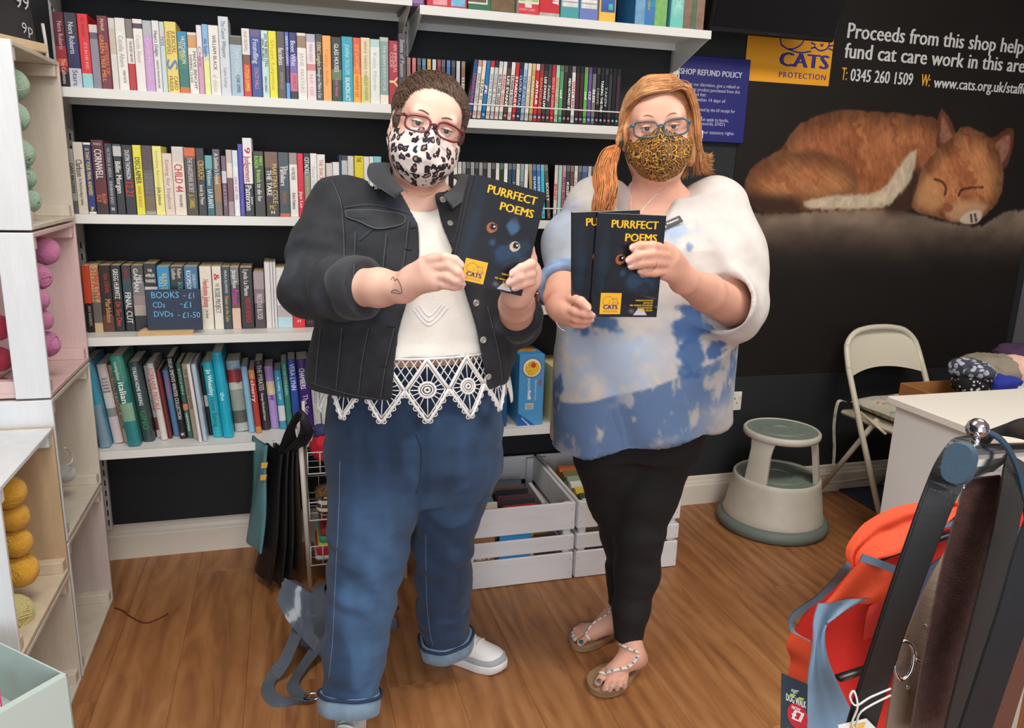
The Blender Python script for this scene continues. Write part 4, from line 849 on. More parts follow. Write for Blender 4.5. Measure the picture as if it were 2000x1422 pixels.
o = carton('card_game', 'white, green and red carton labelled as a card game', gx(1011, 35), gx(1051, 36), -.275, .17, .07, (222, 226, 216), panels=[(0, 1, 0, .2, (206, 50, 60)), (.05, .95, .24, .5, (156, 196, 110)), (.32, .64, .13, .26, (230, 226, 214))])
lettering('printed_word', 'SCHNAPP CLASSIC', mat((240, 190, 190)), o, (.03, -.0012, .012), EX, EZ, .007, .055, 'c')
o = carton('card_game', 'red carton with a white word running down it', gx(1052, 37), gx(1091, 41), -.275, .19, .07, (200, 28, 46), panels=[(0, 1, 0, .06, (176, 170, 166))])
lettering('printed_word', 'Treff', mat((242, 236, 234)), o, (.045, -.0012, .075), (0, 0, -1), (1, 0, 0), .02, .07, 'c', bold=.04)
for k, (xa, xb, c, lb) in enumerate(((1093, 1129, (70, 156, 158), 'teal'), (1130, 1166, (108, 124, 190), 'periwinkle blue'))):
    carton('card_game', f'{lb} carton with a striped white label on the high shelf', gx(xa, 43), gx(xb, 45), -.275, .18, .07, c, panels=[(.08, .92, .2, 1, (226, 226, 222))] + [(.1, .9, .27 + .08 * q, .30 + .08 * q, (170, 172, 174)) for q in range(8)])
carton('card_game', 'yellow carton with a blue panel on the high shelf', gx(1168, 46), gx(1200, 49), -.275, .19, .07, (236, 190, 80), panels=[(.1, .94, .16, 1, (40, 86, 160)), (.2, .8, .5, .9, (196, 206, 214)), (.55, .8, .2, .3, (60, 190, 180))])
o = carton('jigsaw_box', 'blue and green boxed quiz game in clear wrap', gx(1239, 50), gx(1300, 56), -.27, .20, .16, (50, 120, 180), panels=[(0, .3, .0, 1, (110, 160, 196)), (.35, .62, .3, 1, (30, 130, 170)), (.62, 1, .0, 1, (120, 176, 96)), (.5, .9, .6, .95, (70, 180, 190))])
lettering('printed_word', 'THE DVD GAME', mat((236, 196, 60)), o, (.045, -.0016, .085), (0, 0, -1), (1, 0, 0), .008, .07, 'c')
o = carton('jigsaw_box', 'mint green boxed game with pale lettering', gx(1308, 56), gx(1333, 58), -.27, .22, .12, (112, 200, 188), panels=[(.1, .9, .15, .95, (130, 206, 196))])
lettering('printed_word', 'CODE', mat((226, 240, 236)), o, (.018, -.0014, .10), (0, 0, -1), (1, 0, 0), .018, .07, 'c')
carton('jigsaw_box', 'brown patterned jigsaw box at the end of the high shelf', gx(1333, 58), gx(1376, 62), -.26, .22, .2, (120, 92, 78), panels=[(.02, .4, .02, .98, (132, 100, 84)), (.42, .6, .02, .98, (70, 110, 84)), (.62, .98, .02, .98, (136, 106, 88))])
# ---- jigsaw puzzles on the low shelf
def pbox(label, pts, h, d, c, name='jigsaw_box', side=None):
    (xa, ya), (xb, yb) = pts; a = onz(xa, ya, ZD4); b_ = onz(xb, yb, ZD4); Y = max(-.262, float(min(a[1], b_[1])))
    X0, X1 = float(at(xa, ya, Y)[0]), float(at(xb, yb, Y)[0])
    o = thing(name, label, 'box', (X0, Y, ZD4 + .001), group='boxed jigsaw puzzles'); w = X1 - X0
    b = MB(); b.box((w / 2, d / 2, h / 2), (w, d, h), bev=.0015); b.build('carton', mat(c, .3), o)
    return o, w
o, w = pbox('dark blue jigsaw box with a ghostly white figure on its side', ((962, 838), (989, 838)), .275, .24, (30, 84, 130))
b = MB(); b.add([(w + .0006, 0.004, .004), (w + .0006, .236, .004), (w + .0006, .236, .271), (w + .0006, .004, .271)], [(0, 1, 2, 3)]); b.build('printed_panel', mat((40, 42, 46), .35, var=.4, vscale=14), o)
b = MB(); g = smooth_path([(.05, .03), (.075, .11), (.10, .155), (.112, .2), (.128, .205), (.138, .16), (.16, .10), (.19, .03), (.15, .05), (.12, .02), (.09, .05)], 4, True)
b.add([(w + .0012, y, z) for y, z in g], [tuple(range(len(g)))]); b.build('printed_ghost', mat((176, 174, 170), .4, var=.3, vscale=30), o)
lettering('printed_word', '1000', mat((206, 206, 206)), o, (w + .0012, .04, .245), (0, 1, 0), (0, 0, 1), .012, .04, 'c')
o, w = pbox('tall sky blue puzzle box with a plate of food printed at its top', ((1011, 829), (1059, 831)), .272, .22, (74, 150, 206), 'puzzle_box')
def disc(mb, cx_, cz_, r, y, mi=0, n=28): mb.add([(cx_ + r * math.cos(q), y, cz_ + r * math.sin(q)) for q in np.linspace(0, 2 * math.pi, n, endpoint=False)], [tuple(range(n))], mi)
b = MB(); disc(b, w * .5, .222, .038, -.0006, 0); disc(b, w * .5, .222, .036, -.0009, 1); disc(b, w * .5, .222, .033, -.0012, 2); disc(b, w * .5, .220, .028, -.0015, 3); disc(b, w * .55, .232, .010, -.0018, 4)
b.build('printed_plate', [mat((50, 90, 150), .3), mat((214, 150, 120), .3), mat((236, 236, 230), .3), mat((226, 186, 60), .3, var=.35, vscale=90), mat((206, 70, 40), .3)], o)
lettering('printed_word', 'puzzle', mat((240, 244, 246)), o, (w * .36, -.0008, .160), (0, 0, -1), (1, 0, 0), .011, .045, 'c'); lettering('printed_word', 'ball', mat((244, 246, 248)), o, (w * .36, -.0008, .118), (0, 0, -1), (1, 0, 0), .013, .035, 'c', bold=.06)
lettering('printed_word', '960', mat((206, 60, 70)), o, (w * .80, -.0008, .165), (0, 0, -1), (1, 0, 0), .010, .026, 'c', bold=.05); lettering('printed_word', 'Ravensburger Puzzle', mat((226, 236, 244)), o, (w * .64, -.0008, .135), (0, 0, -1), (1, 0, 0), .007, .08, 'c')
b = MB(); b.add([(0, -.0006, 0), (w * .7, -.0006, 0), (0, -.0006, .05)], [(0, 1, 2)]); b.build('printed_corner', mat((28, 92, 168), .3), o)
lettering('printed_word', 'Ravensburger', mat((236, 240, 244)), o, (w * .30, -.0011, .012), (.72, 0, -.69), (.69, 0, .72), .0062, .045, 'c', bold=.04)
b = MB(); b.add([(w * .28, -.0006, .062), (w * .6, -.0006, .062), (w * .6, -.0006, .085), (w * .28, -.0006, .085)], [(0, 1, 2, 3)], 0)
for q in range(6): b.add([(w * .3, -.0009, .064 + .0033 * q), (w * .58, -.0009, .064 + .0033 * q), (w * .58, -.0009, .0655 + .0033 * q), (w * .3, -.0009, .0655 + .0033 * q)], [(0, 1, 2, 3)], 1)
b.build('barcode', [mat((232, 232, 230)), mat((60, 60, 62))], o)
b = MB(); b.box((w / 2, .02 + .09, .2725), (w * .7, .1, .0008)); b.build('printed_lid', mat((214, 150, 60), .3, var=.2, vscale=50), o)
o, w = pbox('cream yellow jigsaw box half hidden by the tie-dyed tunic', ((1079, 829), (1118, 830)), .215, .22, (228, 210, 150))
b = MB(); b.add([(w * .15, -.0006, .05), (w * .5, -.0006, .05), (w * .5, -.0006, .10), (w * .15, -.0006, .10)], [(0, 1, 2, 3)]); b.build('printed_panel', mat((110, 84, 56), .4, var=.3, vscale=60), o)
# ================================================================== right side of the shop
def dp(x, y, d): return CAM + ray(x, y) * d          # point d metres in front of the lens along a line of sight
M_STOOL = mat((206, 202, 188), .45, var=.05, vscale=14); M_TREAD = mat((128, 142, 132), .5, var=.08, vscale=30)
st = thing('step_stool', 'cream round kick-step stool with grey-green treads by the dark wall', 'stool', (1.957, -.265, 0))
b = MB(); b.lathe([(.205, .002), (.228, .006), (.230, .03), (.218, .045), (.206, .050), (.196, .045)], 48); b.build('bumper', mat((112, 124, 116), .6), st)
b = MB(); b.lathe([(.205, .045), (.208, .055), (.200, .075), (.180, .205), (.178, .222), (.172, .228), (.166, .222), (.164, .20)], 48); b.build('lower_drum', M_STOOL, st)
b = MB(); b.lathe([(.166, .219), (.112, .219), (.110, .222), (.062, .222), (.06, .219), (.0, .219)][:-1] + [(.0005, .219)], 48, smooth=False, caps=False); b.build('lower_tread', M_TREAD, st)
def arc_plate(a0, a1, rin0, rin1, z0, z1, th, n=8, flare=.5):
    V = []; F = []; m = 9
    for j in range(m):
        f = j / (m - 1); z = z0 + (z1 - z0) * f; r = rin0 + (rin1 - rin0) * f
        sp = 1 + flare * max(0, (f - .55) / .45) ** 2
        for i in range(n + 1):
            a = (a0 + a1) / 2 + (a1 - a0) * (i / n - .5) * sp
            V += [(r * math.cos(a), r * math.sin(a), z), ((r - th) * math.cos(a), (r - th) * math.sin(a), z)]
    w = 2 * (n + 1)
    for j in range(m - 1):
        for i in range(n):
            o0 = j * w + 2 * i; F += [(o0, o0 + 2, o0 + w + 2, o0 + w), (o0 + 1, o0 + w + 1, o0 + w + 3, o0 + 3)]
        for i in (0, n):
            o0 = j * w + 2 * i; F.append((o0, o0 + w, o0 + w + 1, o0 + 1))
    return V, F
for adeg in (-156, -36, 84):
    a = math.radians(adeg); b = MB(); V, F = arc_plate(a - .30, a + .30, .172, .142, .218, .415, .022); b.add(V, F, 0, False); b.build('pillar', M_STOOL, st)
b = MB(); b.lathe([(.135, .392), (.150, .396), (.156, .404), (.156, .418), (.150, .425), (.144, .426), (.142, .420)], 48); b.build('upper_ring', M_STOOL, st)
b = MB(); b.lathe([(.143, .422), (.092, .422), (.09, .425), (.042, .425), (.04, .422), (.0005, .422)], 48, smooth=False, caps=False); b.build('upper_tread', M_TREAD, st)

# ---- folding chair
M_CHAIR = mat((222, 214, 194), .3)
ch = thing('folding_chair', 'cream metal folding chair with a floral seat cushion by the wall', 'chair', (2.55, -.27, 0), rotz=math.radians(4))
hw = .215
def tubeline(y0, z0, y1, z1, x): return [(x, y0, z0), (x, y1, z1)]
for sx in (-1, 1):
    b = MB(); b.tube([(sx * hw, -.20, .01), (sx * hw, .0, .40), (sx * (hw - .005), .12, .64), (sx * (hw - .02), .165, .74)], .0125, 12); b.build('front_leg', M_CHAIR, ch)
    b = MB(); b.tube([(sx * (hw - .03), -.05, .46), (sx * (hw - .03), .24, .01)], .0115, 12); b.build('rear_leg', M_CHAIR, ch)
    b = MB(); b.tube([(sx * (hw - .015), -.12, .42), (sx * (hw - .015), .03, .47)], .006, 8); b.build('hinge_bar', M_CHAIR, ch)
pts = [(-hw + .005, .12, .64), (-hw + .02, .163, .735), (-hw + .07, .182, .785), (-hw + .14, .19, .802), (0, .192, .806), (hw - .14, .19, .802), (hw - .07, .182, .785), (hw - .02, .163, .735), (hw - .005, .12, .64)]
b = MB(); b.tube(smooth_path(pts, 6), .0125, 12); b.build('top_rail', M_CHAIR, ch)
V = []; nU, nV = 18, 10
for j in range(nV + 1):
    for i in range(nU + 1):
        u = i / nU * 2 - 1; v = j / nV; e = abs(u) ** 3
        zt = .800 - .075 * abs(u) ** 4; zb = .625 - .03 * u * u + .012 ; z = zb + (zt - zb) * v
        x = u * (hw - .004 - .01 * v); y = .12 + (z - .64) * .44 + .028 * (1 - u * u) 
        V.append((x, y - .004, z))
n = len(V); V2 = [(x, y + .006, z) for x, y, z in V]; F = []
for j in range(nV):
    for i in range(nU):
        a = j * (nU + 1) + i; F.append((a, a + 1, a + nU + 2, a + nU + 1)); F.append((n + a, n + a + nU + 1, n + a + nU + 2, n + a + 1))
b = MB(); b.add(V + V2, F, 0, True); b.build('backrest', mat((226, 218, 198), .22, coat=.3), ch)
b = MB(); b.box((0, -.03, .437), (.40, .36, .022), bev=.009); b.build('seat', M_CHAIR, ch)
b = MB(); b.tube([(-hw, -.17, .06), (hw, -.17, .06)], .007, 8); b.build('stretcher', M_CHAIR, ch)
b = MB(); b.tube([(-hw + .03, .20, .07), (hw - .03, .20, .07)], .007, 8); b.build('stretcher', M_CHAIR, ch)
def floral_mat():
    m = bpy.data.materials.new('floral cotton'); m.use_nodes = True; nt = m.node_tree; bs = nt.nodes['Principled BSDF']; N = nt.nodes.new; Lk = nt.links.new
    tc = N('ShaderNodeTexCoord'); v1 = N('ShaderNodeTexVoronoi'); v1.inputs['Scale'].default_value = 11; Lk(tc.outputs['Object'], v1.inputs['Vector'])
    r1 = N('ShaderNodeValToRGB'); r1.color_ramp.elements[0].position = .20; r1.color_ramp.elements[0].color = (1, 1, 1, 1); r1.color_ramp.elements[1].position = .27; r1.color_ramp.elements[1].color = (0, 0, 0, 1); Lk(v1.outputs['Distance'], r1.inputs['Fac'])
    n1 = N('ShaderNodeTexNoise'); n1.inputs['Scale'].default_value = 60; Lk(tc.outputs['Object'], n1.inputs['Vector'])
    r2 = N('ShaderNodeValToRGB'); r2.color_ramp.elements[0].color = (*lin((190, 104, 92)), 1); r2.color_ramp.elements[1].color = (*lin((226, 196, 180)), 1); r2.color_ramp.elements[0].position = .4; r2.color_ramp.elements[1].position = .6; Lk(n1.outputs['Fac'], r2.inputs['Fac'])
    n2 = N('ShaderNodeTexNoise'); n2.inputs['Scale'].default_value = 26; Lk(tc.outputs['Object'], n2.inputs['Vector'])
    r3 = N('ShaderNodeValToRGB'); r3.color_ramp.elements[0].color = (*lin((206, 204, 186)), 1); r3.color_ramp.elements[1].color = (*lin((140, 156, 146)), 1); r3.color_ramp.elements[0].position = .52; r3.color_ramp.elements[1].position = .66; Lk(n2.outputs['Fac'], r3.inputs['Fac'])
    mx = N('ShaderNodeMix'); mx.data_type = 'RGBA'; Lk(r1.outputs['Color'], mx.inputs[0]); Lk(r3.outputs['Color'], mx.inputs[6]); Lk(r2.outputs['Color'], mx.inputs[7]); Lk(mx.outputs[2], bs.inputs['Base Color']); bs.inputs['Roughness'].default_value = .85
    return m
M_FLORAL = floral_mat()
cu = thing('seat_cushion', 'floral cotton seat cushion with tie tapes on the folding chair', 'cushion', (2.55, -.27, .449), rotz=math.radians(4))
V = []; F = []; nU = nV = 20
for s in (1, -1):
    for j in range(nV + 1):
        for i in range(nU + 1):
            u = i / nU * 2 - 1; v = j / nV * 2 - 1; h = (1 - u ** 4) ** .5 * (1 - v ** 4) ** .5
            w = float(vnoise(np.array([u * 3 + 9, v * 3 + 4, s + 2])) - .5)
            V.append((u * .172 * (1 + .03 * w), v * .165 - .04, .040 + s * (.036 * h) * (1 if s > 0 else .95) + s * .008 * w * h))
m_ = (nU + 1) * (nV + 1)
for k in range(2):
    for j in range(nV):
        for i in range(nU):
            a = k * m_ + j * (nU + 1) + i; q = (a, a + 1, a + nU + 2, a + nU + 1); F.append(q if k == 0 else q[::-1])
b = MB(); b.add(V, F, 0, True); b.build('pad', M_FLORAL, cu)
for sx in (-1, 1):
    b = MB(); b.sweep(smooth_path([(sx * .19, .13, .04), (sx * .235, .13, .04), (sx * .25, .12, -.06), (sx * .25, .10, -.16), (sx * .252, .09, -.24)], 5), .016, (0, 1, .2), .0015); b.build('tie_tape', M_FLORAL, cu)

# ---- white counter
M_CTR = mat((224, 224, 222), .35); ct = thing('counter', 'white laminate sales counter behind the hanging belts', 'counter', (1.745, -1.06, 0))
b = MB(); b.box((.75, -.62, .39), (1.48, 1.22, .78)); b.build('body', M_CTR, ct)
b = MB(); b.box((.75, -.62, .79), (1.52, 1.26, .022), bev=.002); b.build('worktop', mat((226, 222, 212), .35), ct)

# ---- box of folded clothes beyond the counter
bx = thing('cardboard_box', 'tall brown cardboard box of clothes beyond the counter', 'box', (float(at(1846, 752, -.80)[0]), -.86, 0))
b = MB(); W, D_, H_ = .56, .26, .70
for c, d in (((W / 2, 0, H_ / 2), (W, .006, H_)), ((W / 2, D_, H_ / 2), (W, .006, H_)), ((0, D_ / 2, H_ / 2), (.006, D_, H_)), ((W, D_ / 2, H_ / 2), (.006, D_, H_)), ((W / 2, D_ / 2, .004), (W, D_, .006))): b.box(c, d)
b.build('carton', mat((168, 112, 62), .8, var=.08, vscale=20), bx)
b = MB(); b.box((W / 2, -.055, H_ - .01), (W, .11, .004), R=rot_xyz(.25)); b.build('flap', mat((176, 118, 66), .8), bx)
def lump(label, c, r, color, seed, amp=.25, pat=None, name='folded_garment', rough=.9):
    """a crumpled garment: noisy squashed ball"""
    n, m = 36, 20; V = []; F = []
    for j in range(m + 1):
        th = math.pi * j / m
        for i in range(n):
            ph = 2 * math.pi * i / n; d = np.array([math.sin(th) * math.cos(ph), math.sin(th) * math.sin(ph), math.cos(th)])
            q = 1 + amp * (float(fbm(d * 2.2 + seed, 3)) - .5) * 2 + amp * .5 * abs(math.sin(6 * ph + 4 * d[2] + seed)) * .4
            V.append(np.array(r) * np.sign(d) * np.abs(d) ** .75 * q)
    for j in range(m):
        for i in range(n): F.append((j * n + i, (j + 1) * n + i, (j + 1) * n + (i + 1) % n, j * n + (i + 1) % n))
    b = MB(); b.add(V, F, 0, True); o = b.build(name, pat or mat(color, rough, bump=.3, bscale=500), None, c)
    return tag(o, label, 'garment', 'clothes heaped in the cardboard box')
def spot_mat(base, spot, scale, thr, inv=False):
    m = bpy.data.materials.new('printed cotton'); m.use_nodes = True; nt = m.node_tree; bs = nt.nodes['Principled BSDF']
    tc = nt.nodes.new('ShaderNodeTexCoord'); v = nt.nodes.new('ShaderNodeTexVoronoi'); v.inputs['Scale'].default_value = scale; nt.links.new(tc.outputs['Object'], v.inputs['Vector'])
    r = nt.nodes.new('ShaderNodeValToRGB'); r.color_ramp.interpolation = 'CONSTANT'; r.color_ramp.elements[0].color = (*lin(spot), 1); r.color_ramp.elements[1].position = thr; r.color_ramp.elements[1].color = (*lin(base), 1)
    nt.links.new(v.outputs['Distance'], r.inputs['Fac']); nt.links.new(r.outputs['Color'], bs.inputs['Base Color']); bs.inputs['Roughness'].default_value = .85
    return m
def gp(x, y, Y): return tuple(float(v) for v in at(x, y, Y))
lump('black garment with white polka dots in the box', gp(1898, 750, -.74), (.055, .06, .04), None, 1.0, pat=spot_mat((26, 26, 28), (226, 224, 216), 55, .32))
lump('grey paisley patterned garment folded over the box edge', gp(1896, 722, -.72), (.06, .08, .035), None, 2.0, pat=spot_mat((66, 70, 88), (186, 190, 204), 42, .42))
lump('royal blue garment in the clothes box', gp(1942, 750, -.74), (.06, .08, .045), (40, 54, 156), 3.0)
lump('crumpled olive grey garment on top of the box', gp(1938, 722, -.68), (.075, .10, .05), (140, 132, 116), 4.0, .35)
lump('pale pink garment on top of the clothes box', gp(1992, 728, -.74), (.06, .09, .055), (232, 190, 172), 5.0, .2)
lump('dark purple garment behind the pink one', gp(1990, 696, -.62), (.09, .08, .045), (68, 44, 78), 6.0)
lump('light grey garment under the pink one', gp(1985, 762, -.78), (.05, .06, .035), (196, 202, 198), 7.0)

# ---- belt display arm
ra = thing('belt_display_arm', 'chrome display arm with a ball end and slate blue oval cap', 'display rack', (0, 0, 0))
ca = dp(1869, 905, .86); cb = dp(2080, 890, 1.12)
adir = (cb - ca) / np.linalg.norm(cb - ca)
side = np.cross(adir, np.array([0, 0, 1.0])); side /= np.linalg.norm(side); upv = np.cross(side, adir)
def oval(c, a, b_, n=24): return [c + side * a * np.sign(math.cos(t)) * abs(math.cos(t)) ** .8 + upv * b_ * np.sign(math.sin(t)) * abs(math.sin(t)) ** .7 for t in np.linspace(0, 2 * math.pi, n, endpoint=False)]
b = MB(); n = 24
V = oval(ca + adir * .012, .0145, .021) + oval(cb, .0145, .021); b.add(V, [(i, n + i, n + (i + 1) % n, (i + 1) % n) for i in range(n)] + [tuple(range(n))], 0, False); b.build('arm', M_CHROME, ra)
V = oval(ca - adir * .002, .0150, .0225) + oval(ca + adir * .013, .0160, .0240); b = MB(); b.add(V, [(i, n + i, n + (i + 1) % n, (i + 1) % n) for i in range(n)] + [tuple(range(n))], 0, False); b.build('end_cap', mat((62, 88, 108), .75, bump=.2, bscale=400), ra)
bc = dp(1909, 838, .90); b = MB()
b.lathe([(.0001, -.0128), (.006, -.0113), (.0108, -.0068), (.0128, 0), (.0108, .0068), (.006, .0113), (.0001, .0128)], 24, tuple(bc)); b.build('ball_finial', M_CHROME, ra)
b = MB(); b.tube([bc - np.array([0, 0, .012]), bc - np.array([0, 0, .032]) + adir * .004], .0055, 12); b.build('neck', M_CHROME, ra)
b = MB(); b.tube([cb - adir * .02, cb + adir * .10 + np.array([0, 0, -.05]), cb + adir * .12 + np.array([0, 0, -1.1])], .014, 12); b.build('post', M_CHROME, ra)

def strap(name, label, pts, w, m, wd=None, th=.0035, cat='belt', holes=None):
    P = smooth_path([dp(*p) for p in pts], 6)
    if wd is None: wd = np.array(_r) + np.array(_f) * .25
    o = thing(name, label, cat, tuple(P[0]), group='belts hanging on the display arm'); b = MB(); b.sweep(P - P[0], w, wd, th); b.build('strap', m, o)
    return o, P
M_LEA = mat((20, 20, 22), .42, bump=.25, bscale=500); M_SUEDE = mat((74, 44, 40), .95, bump=1.0, bscale=420, var=.3, vscale=90, sheen=.25); M_TAN = mat((124, 104, 88), .6, bump=.3, bscale=500); M_DKB = mat((42, 38, 36), .6, bump=.3, bscale=400)
o, P = strap('belt', 'wide black leather belt arching over the ball end', [(2060, 850, 1.0), (2005, 836, .97), (1955, 836, .94), (1905, 858, .915), (1868, 900, .90), (1836, 965, .89), (1798, 1065, .89), (1752, 1195, .90), (1708, 1330, .92), (1672, 1450, .93)], .036, M_LEA, wd=np.array(_r) * 1.0 + np.array(_u) * .35)
b = MB(); b.sweep([q for q in P[30:] - P[0] + np.array(_f) * -.0022], .031, np.array(_r) * 1.0 + np.array(_u) * .35, .0006); b.build('stitch_line', mat((30, 30, 32), .4), o)
strap('belt', 'brown suede belt hanging straight from the arm', [(1938, 925, .935), (1915, 985, .93), (1888, 1070, .93), (1862, 1180, .93), (1838, 1300, .94), (1812, 1450, .95)], .047, M_SUEDE, wd=np.array(_r) + .1 * np.array(_u))
o, P = strap('belt', 'tan leather belt with punched holes and a chrome buckle', [(1880, 1075, 1.02), (1838, 1150, 1.0), (1800, 1235, .99), (1774, 1320, .985), (1752, 1450, .98)], .034, M_TAN, wd=np.array(_r) + .2 * np.array(_u))
for k in (6, 11, 15, 19):
    b = MB(); c = P[k] - P[0] - np.array(_f) * .003; b.tube([c, c - np.array(_f) * .001], .0026, 10); b.build('eyelet', M_CHROME, o)
bk_ = dp(1766, 1290, .965) - P[0]
b = MB(); b.tube(smooth_path([bk_ + np.array(_r) * x * .001 + np.array(_u) * y * .001 for x, y in ((-8, 20), (6, 22), (12, 8), (8, -14), (-4, -24), (-12, -8))], 5, True), .0026, 8, closed=True); b.build('buckle', M_CHROME, o)
b = MB(); b.tube([bk_ + np.array(_r) * .010 + np.array(_u) * .004, bk_ + np.array(_r) * .026 + np.array(_u) * -.006], .002, 8); b.build('buckle_prong', M_CHROME, o)
strap('belt', 'black fabric belt hanging right of the suede one', [(1992, 900, .92), (1978, 960, .90), (1955, 1070, .89), (1925, 1195, .885), (1893, 1320, .89), (1862, 1450, .90)], .034, M_DKB)
strap('belt', 'thick black belt crossing the lower corner', [(2060, 960, .80), (2020, 1060, .79), (1985, 1180, .78), (1945, 1300, .78), (1895, 1450, .79)], .040, mat((26, 28, 33), .5, bump=.2, bscale=400))
strap('belt', 'reddish brown belt behind the thick black one', [(2040, 1150, .97), (2010, 1250, .96), (1975, 1350, .96), (1945, 1450, .96)], .03, mat((98, 58, 44), .7, bump=.5, bscale=400))
strap('belt', 'thin dark blue cord belt curving from the ball end', [(1925, 842, .90), (1958, 862, .90), (1985, 910, .90), (2002, 980, .90), (2010, 1060, .90)], .006, mat((40, 66, 86), .6), th=.004)
# ---- hanger and high-visibility vest
M_OR = mat((240, 84, 44), .7, bump=.5, bscale=700); M_ORR = mat((226, 44, 34), .75, bump=.4, bscale=700); M_TRIM = mat((122, 150, 176), .55, var=.05, vscale=9)
hg = thing('clothes_hanger', 'black plastic hanger inside the orange vest', 'hanger')
b = MB(); b.tube(smooth_path([dp(1690, 1105, 1.10), dp(1735, 1080, 1.10), dp(1800, 1060, 1.11), dp(1870, 1040, 1.14), dp(1960, 1020, 1.20)], 5), .010, 10, flat=.5); b.build('shoulder_bar', M_BLACKPL, hg)
b = MB(); b.tube(smooth_path([dp(1870, 1040, 1.14), dp(1875, 990, 1.14), dp(1885, 950, 1.14)], 4), .004, 8); b.build('hook', M_CHROME, hg)
b = MB(); b.tube([dp(1636, 1325, 1.08), dp(1700, 1304, 1.10), dp(1800, 1280, 1.14)], .008, 8, flat=.4); b.build('lower_bar', M_BLACKPL, hg)
vs = thing('safety_vest', 'orange high-visibility dog walking vest with blue-grey trim on the hanger', 'vest')
def patch(name, A, B, m, wave=.004, n=14, seed=0.0, th=.0025, parent=None):
    """cloth between two edge curves given as (x, y, distance)"""
    a = smooth_path([dp(*p) for p in A], 6); q = smooth_path([dp(*p) for p in B], 6)
    def res(c, k):
        L = np.concatenate([[0], np.cumsum(np.linalg.norm(np.diff(c, axis=0), axis=1))]); t = np.linspace(0, L[-1], k); return np.stack([np.interp(t, L, c[:, i]) for i in range(3)], 1)
    k = 28; a = res(a, k); q = res(q, k); t = np.linspace(0, 1, n)[None, :, None]
    S = a[:, None] * (1 - t) + q[:, None] * t
    w = (fbm(S * 14 + seed, 3) - .5) * 2 * wave + wave * .6 * np.sin(np.linspace(0, 3 * math.pi, n))[None, :]
    S = S - np.array(_f) * w[..., None]; S2 = S + np.array(_f) * th
    V = np.concatenate([S.reshape(-1, 3), S2.reshape(-1, 3)]); i = np.arange(k * n).reshape(k, n); N_ = k * n
    F = np.concatenate([np.stack([i[:-1, :-1], i[:-1, 1:], i[1:, 1:], i[1:, :-1]], -1).reshape(-1, 4), N_ + np.stack([i[:-1, :-1], i[1:, :-1], i[1:, 1:], i[:-1, 1:]], -1).reshape(-1, 4)])
    me = mesh_np(name, V, F, True); me.materials.append(m); return part(name, me, parent if parent is not None else vs)
patch('back_panel', [(1800, 985, 1.22), (1700, 1050, 1.20), (1620, 1150, 1.19), (1555, 1230, 1.19), (1560, 1330, 1.19), (1580, 1440, 1.19)], [(2040, 1000, 1.25), (1960, 1100, 1.23), (1900, 1200, 1.22), (1860, 1300, 1.21), (1830, 1380, 1.21), (1820, 1440, 1.21)], M_ORR, .006, seed=1)
patch('shoulder_panel', [(1660, 1112, 1.08), (1655, 1072, 1.09), (1690, 1025, 1.11), (1745, 992, 1.13), (1820, 978, 1.15), (1880, 975, 1.18)], [(1682, 1122, 1.07), (1700, 1100, 1.06), (1735, 1085, 1.06), (1780, 1070, 1.08), (1830, 1040, 1.10), (1870, 1000, 1.14)], M_OR, .010, seed=2)
patch('strap_panel', [(1690, 1084, 1.045), (1660, 1120, 1.04), (1625, 1165, 1.035), (1600, 1190, 1.03)], [(1760, 1112, 1.06), (1735, 1160, 1.05), (1700, 1180, 1.045), (1650, 1178, 1.04)], M_OR, .004, seed=3)
patch('trim', [(1686, 1082, 1.043), (1720, 1094, 1.043), (1762, 1110, 1.055)], [(1679, 1096, 1.043), (1716, 1108, 1.043), (1758, 1124, 1.055)], M_TRIM, .001, n=4)
patch('trim', [(1657, 1098, 1.075), (1645, 1110, 1.075), (1600, 1160, 1.12), (1545, 1202, 1.15), (1548, 1240, 1.15), (1580, 1262, 1.13)], [(1665, 1108, 1.075), (1655, 1122, 1.075), (1610, 1168, 1.12), (1552, 1212, 1.15), (1556, 1236, 1.15), (1584, 1252, 1.13)], M_TRIM, .0015, n=4, seed=4)
patch('front_panel', [(1600, 1180, 1.028), (1590, 1215, 1.022), (1588, 1260, 1.018), (1578, 1330, 1.012), (1575, 1440, 1.01)], [(1700, 1166, 1.045), (1640, 1200, 1.03), (1614, 1225, 1.022), (1622, 1300, 1.018), (1690, 1440, 1.03)], M_TRIM, .005, seed=5)
patch('side_panel', [(1546, 1235, 1.14), (1536, 1262, 1.13), (1545, 1290, 1.12), (1538, 1330, 1.11), (1545, 1440, 1.10)], [(1590, 1258, 1.03), (1586, 1280, 1.03), (1582, 1310, 1.03), (1578, 1350, 1.03), (1576, 1440, 1.03)], M_OR, .004, seed=6)
patch('chest_panel', [(1700, 1185, 1.06), (1690, 1215, 1.055), (1685, 1250, 1.06)], [(1775, 1120, 1.07), (1765, 1170, 1.065), (1740, 1230, 1.07)], mat((210, 54, 44), .75, bump=.4, bscale=700), .003, seed=7)
patch('collar_panel', [(1820, 960, 1.16), (1850, 1000, 1.15), (1868, 1010, 1.15)], [(1835, 1020, 1.15), (1855, 1022, 1.15), (1872, 1014, 1.15)], M_ORR, .002, n=6); patch('trim', [(1826, 1022, 1.145), (1850, 1022, 1.145), (1872, 1008, 1.145)], [(1830, 1032, 1.145), (1852, 1030, 1.145), (1873, 1018, 1.145)], M_TRIM, .001, n=4)
nv = thing('navy_jacket', 'navy blue jacket hanging behind the brown suede belt', 'jacket')
